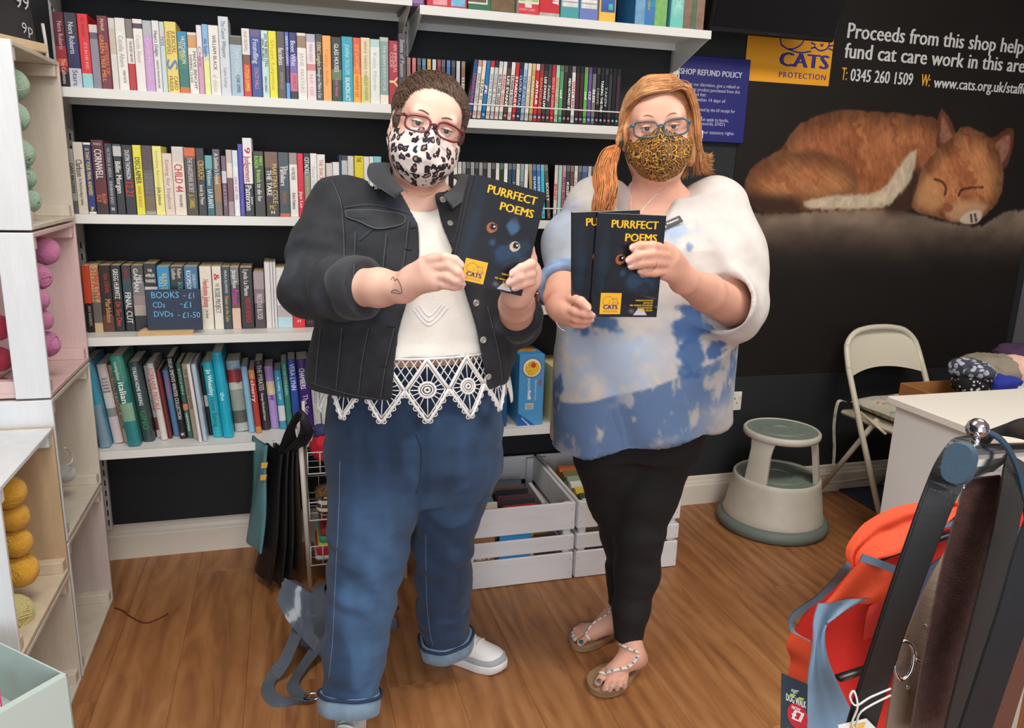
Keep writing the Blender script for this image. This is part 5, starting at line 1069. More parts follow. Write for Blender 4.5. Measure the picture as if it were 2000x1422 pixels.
patch('front', [(1850, 1080, 1.12), (1800, 1130, 1.10), (1765, 1240, 1.09), (1740, 1440, 1.09)], [(2040, 1010, 1.17), (2000, 1150, 1.14), (1960, 1300, 1.13), (1930, 1440, 1.12)], mat((60, 72, 98), .7, bump=.3, bscale=600), .010, seed=9, parent=nv)
ov = thing('orange_vest', 'second orange vest glimpsed between the black belts', 'vest')
patch('front', [(1945, 1080, 1.01), (1925, 1150, 1.0), (1918, 1215, 1.0)], [(2040, 1030, 1.03), (2030, 1120, 1.02), (2020, 1200, 1.02)], M_OR, .006, seed=10, parent=ov)
# ---- swing tags
def card(name, label, corners, d, c, parent=None):
    o = thing(name, label, 'tag', group='swing tags'); q = [dp(*p) for p in corners]; b = MB(); nrm = -np.array(_f) * .0012
    b.add([*q, *[v + nrm for v in q]], [(3, 2, 1, 0), (4, 5, 6, 7)] + [(i, (i + 1) % 4, 4 + (i + 1) % 4, 4 + i) for i in range(4)]); b.build('card', mat(c, .35), o)
    return o, q, nrm
o, q, nrm = card('price_tag', 'navy swing tag with dog walking print and a red price circle', [(1524, 1440, .99), (1575, 1447, .995), (1577, 1336, 1.0), (1526, 1314, .995)], 0, (42, 54, 66))
ex_ = (q[2] - q[3]); Wd = np.linalg.norm(ex_); ex_ = ex_ / Wd; ey_ = (q[3] - q[0]); Hd = np.linalg.norm(ey_); ey_ = ey_ / Hd; Or = q[0] + nrm * 1.5
def tl(s, u, v, cap, wd, c, bold=.03): lettering('printed_word', s, mat(c, .5), o, Or + ex_ * u * Wd + ey_ * v * Hd, ex_, ey_, cap, wd, 'c', bold=bold, maxsx=3)
tl('DOG WALK', .55, .615, .0085, .030, (226, 230, 226))
b = MB(); cc = Or + ex_ * Wd * .62 + ey_ * Hd * .44; b.add([cc + ex_ * .0155 * math.cos(t) + ey_ * .0155 * math.sin(t) for t in np.linspace(0, 2 * math.pi, 28, endpoint=False)], [tuple(range(28))]); b.build('price_circle', mat((190, 26, 46), .4), o)
Or = Or + nrm * .5; tl('NOW', .55, .525, .0042, .013, (240, 226, 226)); tl('£7', .62, .37, .0125, .018, (242, 236, 236), .06)
b = MB()
for u in (.30, .62): b.add([Or + ex_ * Wd * (u + a) + ey_ * Hd * (.70 + c) for a, c in ((0, 0), (.2, .03), (.24, .06), (.03, .05))], [(0, 1, 2, 3)])
b.build('printed_chevrons', mat((170, 200, 60), .4), o)
b = MB(); b.add([Or + ex_ * Wd * (.5 + .16 * x) + ey_ * Hd * (.80 + .06 * y) for x, y in ((-1, -.3), (-.5, -.2), (-.4, -1), (-.1, -1), (0, -.3), (.5, -.2), (.6, .4), (1, .5), (.8, .9), (.2, .6), (-.8, .5))], [tuple(range(11))]); b.build('printed_dog', mat((150, 158, 160), .4), o)
for k in range(4): tl('LIGHTWEIGHT'[: 9 - k], .52, .17 - .05 * k, .0032, .022, (206, 212, 206), 0)
o, q, nrm = card('gift_tag', 'white and amber swing tag tied with white string', [(1640, 1452, .90), (1740, 1452, .91), (1692, 1403, .905), (1636, 1416, .90)], 0, (232, 230, 224))
b = MB(); b.add([v + nrm * 1.2 for v in (dp(1650, 1440, .90), dp(1680, 1440, .902), dp(1690, 1410, .904), dp(1660, 1416, .902))], [(0, 1, 2, 3)]); b.build('printed_panel', mat((232, 176, 60), .4), o)
b = MB(); b.tube(smooth_path([dp(1740, 1345, .89), dp(1700, 1362, .89), dp(1672, 1378, .885), (dp(1660, 1362, .885)), dp(1668, 1350, .885), dp(1675, 1380, .885), dp(1664, 1412, .895), dp(1672, 1422, .9), dp(1682, 1390, .885), dp(1740, 1358, .885)], 5), .0012, 6); b.build('string', mat((228, 228, 224), .8), o)
# ================================================================== painted crates of yarn on the left
CX = -.600     # plane of the open sides
def paint_wood(c, var=.10, rough=.6): return mat(c, rough, bump=.35, bscale=40, var=var, vscale=7, stretch=(3, 3, .6))
M_CWHITE = paint_wood((228, 232, 236), .05); M_CCREAM = paint_wood((214, 204, 188), .08); M_CPINK = paint_wood((222, 192, 190), .06); M_CNAT = paint_wood((204, 176, 140), .16)
def side_crate(label, y0, y1, z0, z1, depth, m_near, m_far, m_top, m_bot, near_w=1.0, gap=False):
    """crate lying on its side, open towards +X; near end at y0 (towards the camera)"""
    t = thing('wooden_crate', label, 'crate', (CX, (y0 + y1) / 2, z0), group='painted yarn crates'); L = y1 - y0; H = z1 - z0; th = .012; hy = L / 2
    def pl(name, x0, x1, ya, yb, za, zb, m):
        b = MB(); b.box(((x0 + x1) / 2, (ya + yb) / 2, (za + zb) / 2), (x1 - x0, yb - ya, zb - za), bev=.0018); b.build(name, m, t)
    w = depth * .46 if gap else depth * .52
    pl('end_board', -w * near_w, 0, -hy, -hy + th, .001, H - .001, m_near); pl('end_board', -depth, -depth + w * .8, -hy, -hy + th, .001, H - .001, m_near)
    pl('end_board', -depth * .46, 0, hy - th, hy, .001, H - .001, m_far); pl('end_board', -depth, -depth * .56, hy - th, hy, .001, H - .001, m_far)
    for za, zb, m, nm in ((.001, .001 + th, m_bot, 'bottom_board'), (H - th - .001, H - .001, m_top, 'top_board')):
        pl(nm, -depth * .46, 0, -hy + th, hy - th, za, zb, m); pl(nm, -depth, -depth * .54, -hy + th, hy - th, za, zb, m)
    for ya, yb in ((-hy + th, -hy + th + .03), (hy - th - .03, hy - th)):
        pl('corner_batten', -depth * .95, -.004, ya, yb, .013, .045, m_bot); pl('corner_batten', -depth * .95, -.004, ya, yb, H - .045, H - .013, m_top)
    for k in range(3): pl('back_slat', -depth - .010, -depth, -hy, hy, H * (.05 + .33 * k), H * (.26 + .33 * k), m_far)
    return t
YN, YF = -.735, -.312
side_crate('white painted crate of pale green yarn, topmost of the far stack', YN, YF, 1.250, 1.692, .34, M_CWHITE, M_CCREAM, M_CCREAM, M_CCREAM)
side_crate('white crate with pink inside holding pink yarn in the far stack', YN, YF, .822, 1.246, .34, M_CWHITE, M_CPINK, M_CPINK, M_CPINK, gap=True, near_w=.52)
side_crate('white crate with a loop of cord, third down in the far stack', YN, YF, .416, .818, .34, M_CWHITE, M_CCREAM, M_CCREAM, M_CCREAM)
side_crate('bottom white crate of the far stack standing on the floor', YN, YF, .0, .412, .34, M_CWHITE, paint_wood((206, 190, 184), .12), M_CCREAM, M_CCREAM)
YN2, YF2 = -1.165, -.745
side_crate('natural and white crate of mustard yarn in the near stack', YN2, YF2, .338, .750, .34, M_CWHITE, M_CNAT, M_CWHITE, paint_wood((220, 204, 180), .1), gap=True)
side_crate('lower white crate of the near stack under the mustard yarn', YN2, YF2, .0, .334, .34, M_CWHITE, M_CCREAM, M_CCREAM, M_CCREAM)
# ---- yarn
def yarn_mesh(c, seed, r=1.0):
    R_ = np.random.default_rng(seed); mb = MB()
    n, m = 20, 12; V = []; F = []
    for j in range(m + 1):
        for i in range(n):
            th = math.pi * j / m; ph = 2 * math.pi * i / n; V.append((.93 * math.sin(th) * math.cos(ph), .93 * math.sin(th) * math.sin(ph), .93 * math.cos(th)))
    for j in range(m):
        for i in range(n): F.append((j * n + i, (j + 1) * n + i, (j + 1) * n + (i + 1) % n, j * n + (i + 1) % n))
    mb.add(V, F, 0, True)
    for k in range(7):
        ax = R_.normal(size=3); ax /= np.linalg.norm(ax); u = np.cross(ax, R_.normal(size=3)); u /= np.linalg.norm(u); w = np.cross(ax, u); pts = []
        for q in range(9):
            off = -.42 + q * .105 + R_.normal() * .01; rr = math.sqrt(max(.05, 1 - off * off)) * (.97 + .04 * R_.random())
            pts += [ax * off + rr * (u * math.cos(t) + w * math.sin(t)) for t in np.linspace(0, 2 * math.pi, 18, endpoint=False)]
        mb.tube(pts, .052, 4)
    return mb.mesh('yarn', mat(c, .95, bump=.6, bscale=90, sheen=.3))
YARN = {'mint green': yarn_mesh((172, 206, 180), 1), 'pink': yarn_mesh((226, 140, 190), 2), 'crimson': yarn_mesh((172, 22, 56), 3), 'mustard': yarn_mesh((255, 196, 60), 4), 'pale lemon': yarn_mesh((234, 222, 150), 5), 'white': yarn_mesh((226, 226, 224), 6)}
def yarn(kind, where, px_, py_, X, r, sq=(1, 1, 1)):
    o = part('yarn_ball', YARN[kind]); p = onx(px_, py_, X); o.location = tuple(p); r *= .86; o.scale = (r * sq[0], r * sq[1], r * sq[2]); o.rotation_euler = (rnd.random() * 3, rnd.random() * 3, rnd.random() * 3)
    return tag(o, f'{kind} ball of yarn, {where}', 'yarn', f'{kind} yarn balls in the crates')
for k, (x, y, r) in enumerate(((22, 165, .045), (24, 228, .043), (34, 300, .044), (44, 346, .036), (52, 391, .038))): yarn('mint green', ORD[k] + ' from the top in the topmost crate', x, y, -.648, r)
for k, (x, y, r) in enumerate(((86, 490, .044), (76, 542, .036), (72, 586, .034), (80, 626, .034), (90, 672, .040))): yarn('pink', ORD[k] + ' from the top in the pink crate', x, y, -.640, r)
for k, (x, y, r) in enumerate(((-6, 640, .038), (-2, 702, .036), (2, 760, .034))): yarn('crimson', ORD[k] + ' from the top behind the white end board', x, y, float(at(x, y, -.665)[0]), r)
for k, (x, y, r) in enumerate(((16, 962, .044), (26, 1010, .040), (32, 1060, .040), (40, 1114, .046))): yarn('mustard', ORD[k] + ' from the top in the near crate', x, y, -.655, r)
yarn('pale lemon', 'lowest in the near crate below the mustard', 24, 1200, -.66, .052); yarn('pale lemon', 'behind the white end board of the near crate', 4, 1075, -.70, .035)
yarn('white', 'low in the third crate of the far stack', 128, 925, -.66, .03)
b = MB(); b.tube(smooth_path([onx(x, y, -.635) for x, y in ((126, 875), (136, 880), (141, 895), (138, 905), (130, 908))], 5), .0028, 8); tag(b.build('cord_loop', mat((226, 224, 220), .7)), 'loop of white cord hanging out of the third crate', 'cord')
# ---- chalk sign on top of the far stack and thin white rod beside it
cs = thing('price_sign', 'dark chalk price sign in a wooden foot on the topmost crate', 'sign', (-.655, -.56, 1.693), rotz=math.radians(66))
b = MB(); b.box((0, 0, .012), (.22, .05, .024), bev=.003); b.build('foot', mat((206, 180, 144), .7, var=.1, vscale=30), cs)
b = MB(); b.box((0, .004, .10), (.20, .004, .16), R=rot_xyz(-.06), bev=.001); b.build('slate', mat((44, 40, 44), .75, var=.25, vscale=14), cs)
for s_, u, v, cap in (('£1', .045, .05, .030), ('99', .05, .10, .034), ('Yarn', -.045, .10, .026), ('balls', -.045, .05, .026)): pass
lettering('chalk_lettering', '9p', mat((196, 192, 196), .8), cs, (.07, -.004, .042), (1, 0, 0), (0, 0, 1), .026, .04, 'c'); lettering('chalk_lettering', '99', mat((196, 192, 196), .8), cs, (.06, -.006, .10), (1, 0, 0), (0, 0, 1), .034, .05, 'c')
p0 = at(83, 46, -.30); p1 = at(94, 112, -.30)
b = MB(); b.tube([p0 - p1, (p0 - p1) * .5, (0, 0, -.06)], .0045, 8); o = b.build('book_end', M_WHITE_METAL, None, tuple(p1)); tag(o, 'thin white wire book end beside the maroon novel', 'book end')
# ---- mint cardboard tray in the corner
tr = thing('cardboard_tray', 'pale mint cardboard display tray in the lower corner', 'tray', (-.440, -1.412, .315), rotz=math.radians(-43))
M_MINT = mat((196, 212, 208), .6); W, D_, H_ = .34, .38, .135
for nm, c, d in (('side', (-.0015, -D_ / 2, H_ / 2), (.003, D_, H_)), ('side', (-W, -D_ / 2, H_ / 2), (.003, D_, H_)), ('back', (-W / 2, -.0015, H_ / 2), (W, .003, H_)), ('front', (-W / 2, -D_, H_ / 2), (W, .003, H_)), ('bottom', (-W / 2, -D_ / 2, .002), (W, D_, .003)), ('rim', (-.009, -D_ / 2, H_ - .002), (.016, D_, .003))):
    b = MB(); b.box(c, d); b.build(nm, M_MINT, tr)
lf = thing('leaflet', 'white leaflet with a magenta edge standing in the mint tray', 'leaflet', (-.60, -1.44, .322), rot=(math.radians(-28), 0, math.radians(20)))
b = MB(); b.box((0, 0, .06), (.10, .002, .12)); b.build('border', mat((206, 60, 110), .5), lf); b = MB(); b.box((-.0, -.0013, .06), (.094, .001, .114)); b.build('sheet', mat((232, 226, 226), .6), lf)
sb = MB(); sb.box((0, 0, .156), (.20, .20, .312), bev=.004); tag(sb.build('white_plinth', mat((222, 222, 220), .6), None, (-.665, -1.43, 0)), 'low white plinth carrying the mint tray', 'plinth')
# ---- brown twine scrap on the floor
b = MB(); b.tube(smooth_path([tuple(onz(x, y, .0025)) for x, y in ((224, 1187), (240, 1193), (258, 1206), (280, 1216), (300, 1213), (328, 1199))], 6), .0022, 6); tag(b.build('twine', mat((96, 44, 26), .9)), 'short scrap of dark brown twine on the wooden floor', 'twine')
# ================================================================== things on the floor in front of the shelves
M_FC = mat((226, 224, 226), .6, bump=.3, bscale=30, var=.05, vscale=6, stretch=(.6, 3, 3))
def floor_crate(label, x0, x1, y0, y1):
    t = thing('slatted_crate', label, 'crate', ((x0 + x1) / 2, (y0 + y1) / 2, 0), group='white slatted crates on the floor'); w = x1 - x0; d = y1 - y0; th = .011
    zz = ((.002, .106), (.117, .175), (.196, .300))
    for za, zb in zz:
        for sy in (-1, 1):
            b = MB(); b.box((0, sy * (d / 2 - th / 2), (za + zb) / 2), (w, th, zb - za), bev=.003); b.build('slat', M_FC, t)
        for sx in (-1, 1):
            b = MB(); b.box((sx * (w / 2 - th / 2), 0, (za + zb) / 2), (th, d - 2 * th, zb - za), bev=.003); b.build('slat', M_FC, t)
    for sx in (-1, 1):
        for sy in (-1, 1):
            b = MB(); b.box((sx * (w / 2 - th - .014), sy * (d / 2 - th - .010), .149), (.028, .020, .29), bev=.003); b.build('corner_post', M_FC, t)
            s = MB()
            for za, zb in zz:
                for f in (.25, .75): s.lathe([(.0018, 0), (.0001, .001)], 6, (sx * (w / 2 - .012), sy * d / 2, za + (zb - za) * f), R=rot_xyz(math.pi / 2 * (1 if sy < 0 else -1)))
            q = s.build('nails', mat((110, 106, 104), .5), t); q['kind'] = 'stuff'
    b = MB(); b.box((0, 0, .006), (w - .024, d - .024, .010)); b.build('base_board', M_FC, t)
    return t
floor_crate('white slatted crate of discs between the two women', .548, .951, -.525, -.03)
floor_crate('white slatted crate of books behind the dark leggings', .960, 1.368, -.525, -.03)
def flat_case(label, c, size, rot, color, cat='disc case', grp='cases and books filed in the floor crates', name='disc_case', text=None, pages=False):
    o = thing(name, label, cat, c, group=grp, rot=rot); b = MB(); b.box((0, 0, 0), size, bev=.001); b.build('case' if not pages else 'cover', mat(color, .25 if not pages else .5), o)
    if pages: b = MB(); b.box((.0, 0, size[2] * .0), (size[0] * .97, size[1] * 1.004, size[2] * .8)); b.build('pages', M_PAGES, o)
    else: b = MB(); b.box((0, 0, size[2] / 2 + .0003), (size[0] * .9, size[1] * .55, .0008)); b.build('spine_label', mat(tuple(min(255, int(v * .7 + 60)) for v in color), .3), o)
    if text: lettering('title', text, mat(WH), o, (0, -size[1] / 2 - .0008, -.012), (1, 0, 0), (0, 0, 1), .024, size[0] * .7, 'c')
    return o
cols = [('black', (30, 30, 33)), ('white', (214, 214, 210)), ('red', (190, 34, 46)), ('charcoal', (54, 54, 58)), ('grey', (120, 122, 126)), ('black glossy', (22, 22, 25)), ('ice blue', (176, 206, 214)), ('cream', (222, 214, 196)), ('dark grey', (70, 72, 76)), ('navy', (40, 50, 84)), ('brown', (96, 66, 50)), ('green', (60, 110, 84)), ('silver', (168, 170, 172)), ('plum', (90, 44, 66)), ('yellow', (214, 190, 80)), ('slate', (80, 92, 104)), ('orange', (206, 110, 54)), ('teal', (50, 130, 140))]
k = 0
for row, (xa, n) in enumerate(((.655, 13), (.800, 12))):
    for i in range(n):
        w, c = cols[(k * 5 + row * 3) % 18]
        if (row, i) == (1, 4): w, c = 'scarlet', (206, 30, 44)
        flat_case(f'{w} disc case, {ORD[i]} from the front of the {"outer" if row == 0 else "inner"} file in the disc crate', (xa, -.485 + i * .030, .148 + .012 * (i % 3) + .006 * row), (.130, .0104, .125), (-.38, 0, .03 * (k % 3 - 1)), c); k += 1
flat_case('white pictured case leaning on the crate side, turned sideways', (.894, -.27, .17), (.19, .014, .135), (-.1, 0, 1.54), (214, 212, 210), text='Holly')
flat_case('brown paperback with a white word seen between the crate slats', (.61, -.508, .12), (.10, .010, .17), (0, 0, 0), (150, 104, 70), 'book', name='book', text='ASH'); flat_case('bright blue case seen between the slats of the disc crate', (.735, -.508, .11), (.115, .010, .16), (0, 0, 0), (50, 140, 204)); flat_case('dark plum case seen between the slats of the disc crate', (.845, -.508, .10), (.08, .010, .16), (0, 0, 0), (60, 36, 44))
for i, (w, c) in enumerate((('orange', (206, 116, 60)), ('olive', (110, 100, 56)), ('sage', (130, 150, 130)), ('pale grey', (206, 206, 200)), ('mustard', (206, 176, 50)), ('bottle green', (44, 70, 44)), ('white', (216, 214, 208)), ('black', (34, 34, 38)))):
    flat_case(f'{w} book, {ORD[i]} from the back in the far floor crate', (1.165, -.12 - i * .046, .205 - .004 * i), (.30, .033, .18), (.55, 0, .02 * (i % 3 - 1)), c, 'book', name='book', pages=True)
# ---- wire rack
rk = thing('wire_rack', 'white wire basket rack behind the jeans', 'rack', (.20, -.28, 0)); RW, RD_ = .33, .20
for sx in (-1, 1):
    for sy in (-1, 1):
        b = MB(); b.tube([(sx * RW / 2, sy * RD_ / 2, 0), (sx * RW / 2 - (.0 if sx > 0 else .018), sy * RD_ / 2 + .0, .62)] if sy < 0 else [(sx * RW / 2, sy * RD_ / 2, 0), (sx * RW / 2, sy * RD_ / 2, .62)], .0085 if sy < 0 else .006, 10); b.build('upright', mat((222, 214, 202), .4), rk)
for z, hb in ((.095, .07), (.262, .065), (.430, .075)):
    b = MB(); w, d = RW / 2 - .005, RD_ / 2 + .02
    for zz in (z, z + hb): b.tube([(-w, -d, zz), (w, -d, zz), (w, d, zz), (-w, d, zz)], .0022, 6, closed=True)
    for i in range(9):
        x = -w + 2 * w * i / 8; b.tube([(x, -d, z + hb), (x, -d, z), (x, d, z), (x, d, z + hb)], .0015, 5)
    for i in range(5):
        y = -d + 2 * d * i / 4; b.tube([(-w, y, z + hb), (-w, y, z), (w, y, z), (w, y, z + hb)], .0015, 5)
    b.build('basket', M_WHITE_METAL, rk)
M_LEO = spot_mat((128, 92, 56), (30, 24, 20), 60, .30)
tag(lump('red and white bagged cat toy in the upper wire basket', (.09, -.31, .492), (.034, .045, .045), (204, 36, 50), 11.0, .3, name='cat_toy'), 'red and white bagged cat toy in the upper wire basket', 'toy', 'toys in the wire rack')
tag(lump('x', (.085, -.30, .545), (.022, .03, .022), (60, 62, 110), 14.0, .2, name='cat_toy'), 'small navy blue toy on top of the upper wire basket', 'toy', 'toys in the wire rack')
tag(lump('x', (.105, -.285, .306), (.042, .045, .030), None, 12.0, .3, pat=M_LEO, name='cat_toy'), 'leopard print toy in the middle wire basket', 'toy', 'toys in the wire rack')
sb_ = thing('striped_ball', 'cream and brown striped sisal ball in the middle wire basket', 'toy', (.095, -.375, .298), group='toys in the wire rack')
b = MB(); b.lathe([(.032 * math.sin(a), -.032 * math.cos(a)) for a in np.linspace(.001, math.pi - .001, 17)], 20); b.m = [int((i // 20) % 4 in (1, 2)) for i in range(len(b.f))]; b.build('ball', [mat((222, 206, 180), .9), mat((70, 54, 46), .9)], sb_)
bl = thing('knitted_blanket', 'folded striped knitted blanket in the bottom wire basket', 'blanket', (.155, -.31, .10), group='toys in the wire rack')
for i, (c, h) in enumerate((((206, 206, 202), .018), ((200, 40, 60), .032), ((214, 200, 70), .014), ((60, 150, 120), .026), ((150, 40, 44), .026))):
    z0 = sum(q for _, q in (((0), .018), (0, .032), (0, .014), (0, .026), (0, .026))[:i]); b = MB(); b.box((0, 0, z0 + h / 2 + .003), (.20 - .01 * i, .16, h + .002), bev=.008); b.build('fold', mat(c, .95, bump=.8, bscale=260), bl)
tb_ = thing('pet_toy_box', 'turquoise boxed pet toy with a black window at the rack end', 'box', (.325, -.36, .10), group='toys in the wire rack'); b = MB(); b.box((0, 0, .075), (.06, .10, .15), bev=.002); b.build('carton', mat((50, 186, 176), .4), tb_)
b = MB(); b.box((-.006, -.0505, .055), (.036, .001, .06), bev=.0004); b.build('window', mat((26, 26, 28), .2), tb_)
# ---- tote bags hung on the rack
def tote(label, xa, ya, xb, yb, Y, w, c, side=None, lean=0.0, bot=None):
    p = at(xa - 14, ya, Y); q = at(xb - 14, yb, Y); o = thing('tote_bag', label, 'bag', tuple(q), group='tote bags hung on the wire rack'); v = p - q; b = MB()
    n = 9; V = []
    for i in range(n):
        f = i / (n - 1)
        for j in range(7):
            g = j / 6; wob = .006 * math.sin(5 * f + 6 * g); V.append(v * f + np.array([.012 + wob - .42 * w * (g - .1), w * (g - .1), .0]) + np.array([0, 0, -.012 * math.sin(math.pi * g) * (1 if i == n - 1 else 0)]))
    m = len(V); V += [x + np.array([.007, 0, 0]) for i, x in enumerate(V)]; F = []
    for i in range(n - 1):
        for j in range(6): a = i * 7 + j; F += [(a, a + 7, a + 8, a + 1), (m + a, m + a + 1, m + a + 8, m + a + 7)]
        F += [(i * 7, m + i * 7, m + i * 7 + 7, i * 7 + 7), (i * 7 + 6, i * 7 + 13, m + i * 7 + 13, m + i * 7 + 6)]
    b.add(V, F, 0, True); b.build('bag_body', mat(c, .45, bump=.3, bscale=300, var=.1, vscale=12), o)
    return o, v
M_STRAPB = mat((28, 28, 31), .6, bump=.3, bscale=400)
o, v = tote('teal and orange printed bag hanging outermost on the rack', 526, 868, 511, 1080, -.37, .11, (92, 140, 146))
for f in (.80, .69): b = MB(); b.add([v * f + np.array([.002, -.016, 0]), v * f + np.array([.020, -.016, 0]), v * (f + .05) + np.array([.022, -.016, 0]), v * (f + .05) + np.array([.002, -.016, 0])], [(0, 1, 2, 3)]); b.build('printed_bar', mat((226, 166, 60), .5), o)
for k, (xa, ya, xb, yb, c, lb) in enumerate(((556, 885, 530, 1142, (20, 20, 22), 'stiff black bag next to the teal printed one'), (568, 880, 551, 1146, (24, 24, 27), 'stiff black bag, second along on the rack'), (578, 880, 568, 1138, (28, 27, 28), 'stiff black bag, third along on the rack'), (586, 880, 586, 1120, (44, 38, 34), 'dark brown bag nearest the white rack post'))):
    o, v = tote(lb, xa, ya, xb, yb, -.40 + .01 * k, .12, c)
    top = v + np.array([.012, .0, 0]); hk = np.array(at(588, 812, -.405 - .008 * k)) - np.array(o.location)
    b = MB(); pts = smooth_path([top + np.array([0, .01, 0]), top * .4 + hk * .6 + np.array([-.012 - .004 * k, -.02, .01]), hk + np.array([0, -.012, .012 - .006 * k]), top * .3 + hk * .7 + np.array([.022 + .003 * k, -.02, -.02]), top + np.array([.012, .0, .0])], 6); b.sweep(pts, .024, (1, .35, .15), .002); b.build('handle', M_STRAPB, o)
# ---- grey handbag with long straps
hb = thing('handbag', 'shiny grey handbag with long straps slumped on the floor', 'bag', (.13, -.72, 0))
n, m = 34, 18; V = []; F = []
for j in range(m + 1):
    th = math.pi * j / m
    for i in range(n):
        ph = 2 * math.pi * i / n; d = np.array([math.sin(th) * math.cos(ph), math.sin(th) * math.sin(ph), math.cos(th)]); e = np.sign(d) * np.abs(d) ** .7
        q = 1 + .30 * (float(fbm(d * 3.2 + 21, 4)) - .5) * 2 - .10 * abs(math.sin(4 * ph + 5 * d[2])); V.append((e[0] * .165 * q, e[1] * .085 * q, max(.002, .085 + e[2] * .085 * q)))
for j in range(m):
    for i in range(n): F.append((j * n + i, (j + 1) * n + i, (j + 1) * n + (i + 1) % n, j * n + (i + 1) % n))
M_PVC = mat((92, 100, 112), .22, bump=.5, bscale=26, coat=.5, var=.2, vscale=9); M_WEB = mat((84, 92, 102), .8, bump=.4, bscale=500)
b = MB(); b.add(V, F, 0, True); b.build('body', M_PVC, hb)
def hp(x, y, z=None, Y=None): return (onz(x, y, z) if z is not None else at(x, y, Y)) - np.array([.13, -.72, 0])
b = MB(); b.sweep(smooth_path([hp(655, 1165, Y=-.66), hp(640, 1140, Y=-.70), hp(622, 1150, Y=-.76), hp(628, 1200, Y=-.82), hp(622, 1255, z=.06), hp(590, 1305, z=.012), hp(572, 1340, z=.006), hp(590, 1366, z=.005), hp(613, 1362, z=.008)], 7), .038, (.9, -.25, .35), .0022); b.build('strap', M_WEB, hb)
b = MB(); b.sweep(smooth_path([hp(566, 1140, Y=-.62), hp(592, 1165, Y=-.70), hp(585, 1220, Y=-.78), hp(556, 1290, z=.05), hp(530, 1325, z=.012), hp(524, 1352, z=.006), hp(548, 1374, z=.006), hp(590, 1372, z=.006), hp(612, 1362, z=.006)], 7), .038, (.95, -.1, .3), .0022); b.build('strap', M_WEB, hb)
def bag_panel(A, B, m, th=.004, n=8, k=12, name='flap'):
    A, B = smooth_path(A, 4), smooth_path(B, 4); L = min(len(A), len(B)); t = np.linspace(0, 1, n)[None, :, None]; S_ = A[:L, None] * (1 - t) + B[:L, None] * t; S_ = S_ + np.array([0, -1, .3]) * ((fbm(S_ * 30, 3) - .5) * .02)[..., None]
    V = np.concatenate([S_.reshape(-1, 3), (S_ + np.array([0, th, 0])).reshape(-1, 3)]); i_ = np.arange(L * n).reshape(L, n); q = np.stack([i_[:-1, :-1], i_[:-1, 1:], i_[1:, 1:], i_[1:, :-1]], -1).reshape(-1, 4); b = MB(); b.add(V, [tuple(f) for f in np.concatenate([q, q[:, ::-1] + L * n]).tolist()], 0, True); b.build(name, m, hb)
bag_panel([hp(556, 1130, Y=-.74), hp(580, 1142, Y=-.76), hp(612, 1160, Y=-.77), hp(645, 1150, Y=-.76)], [hp(540, 1172, Y=-.76), hp(560, 1210, Y=-.80), hp(600, 1258, Y=-.82), hp(645, 1300, Y=-.82)], M_PVC)
for px_, py_, z in ((562, 1140, .16), (612, 1360, .012)):
    b = MB(); c = hp(px_, py_, z); b.tube(smooth_path([c + np.array([dx, 0, dz]) for dx, dz in ((-.014, .008), (.014, .008), (.014, -.008), (-.014, -.008))], 3, True), .0022, 6, closed=True); b.build('buckle', M_CHROME, hb)
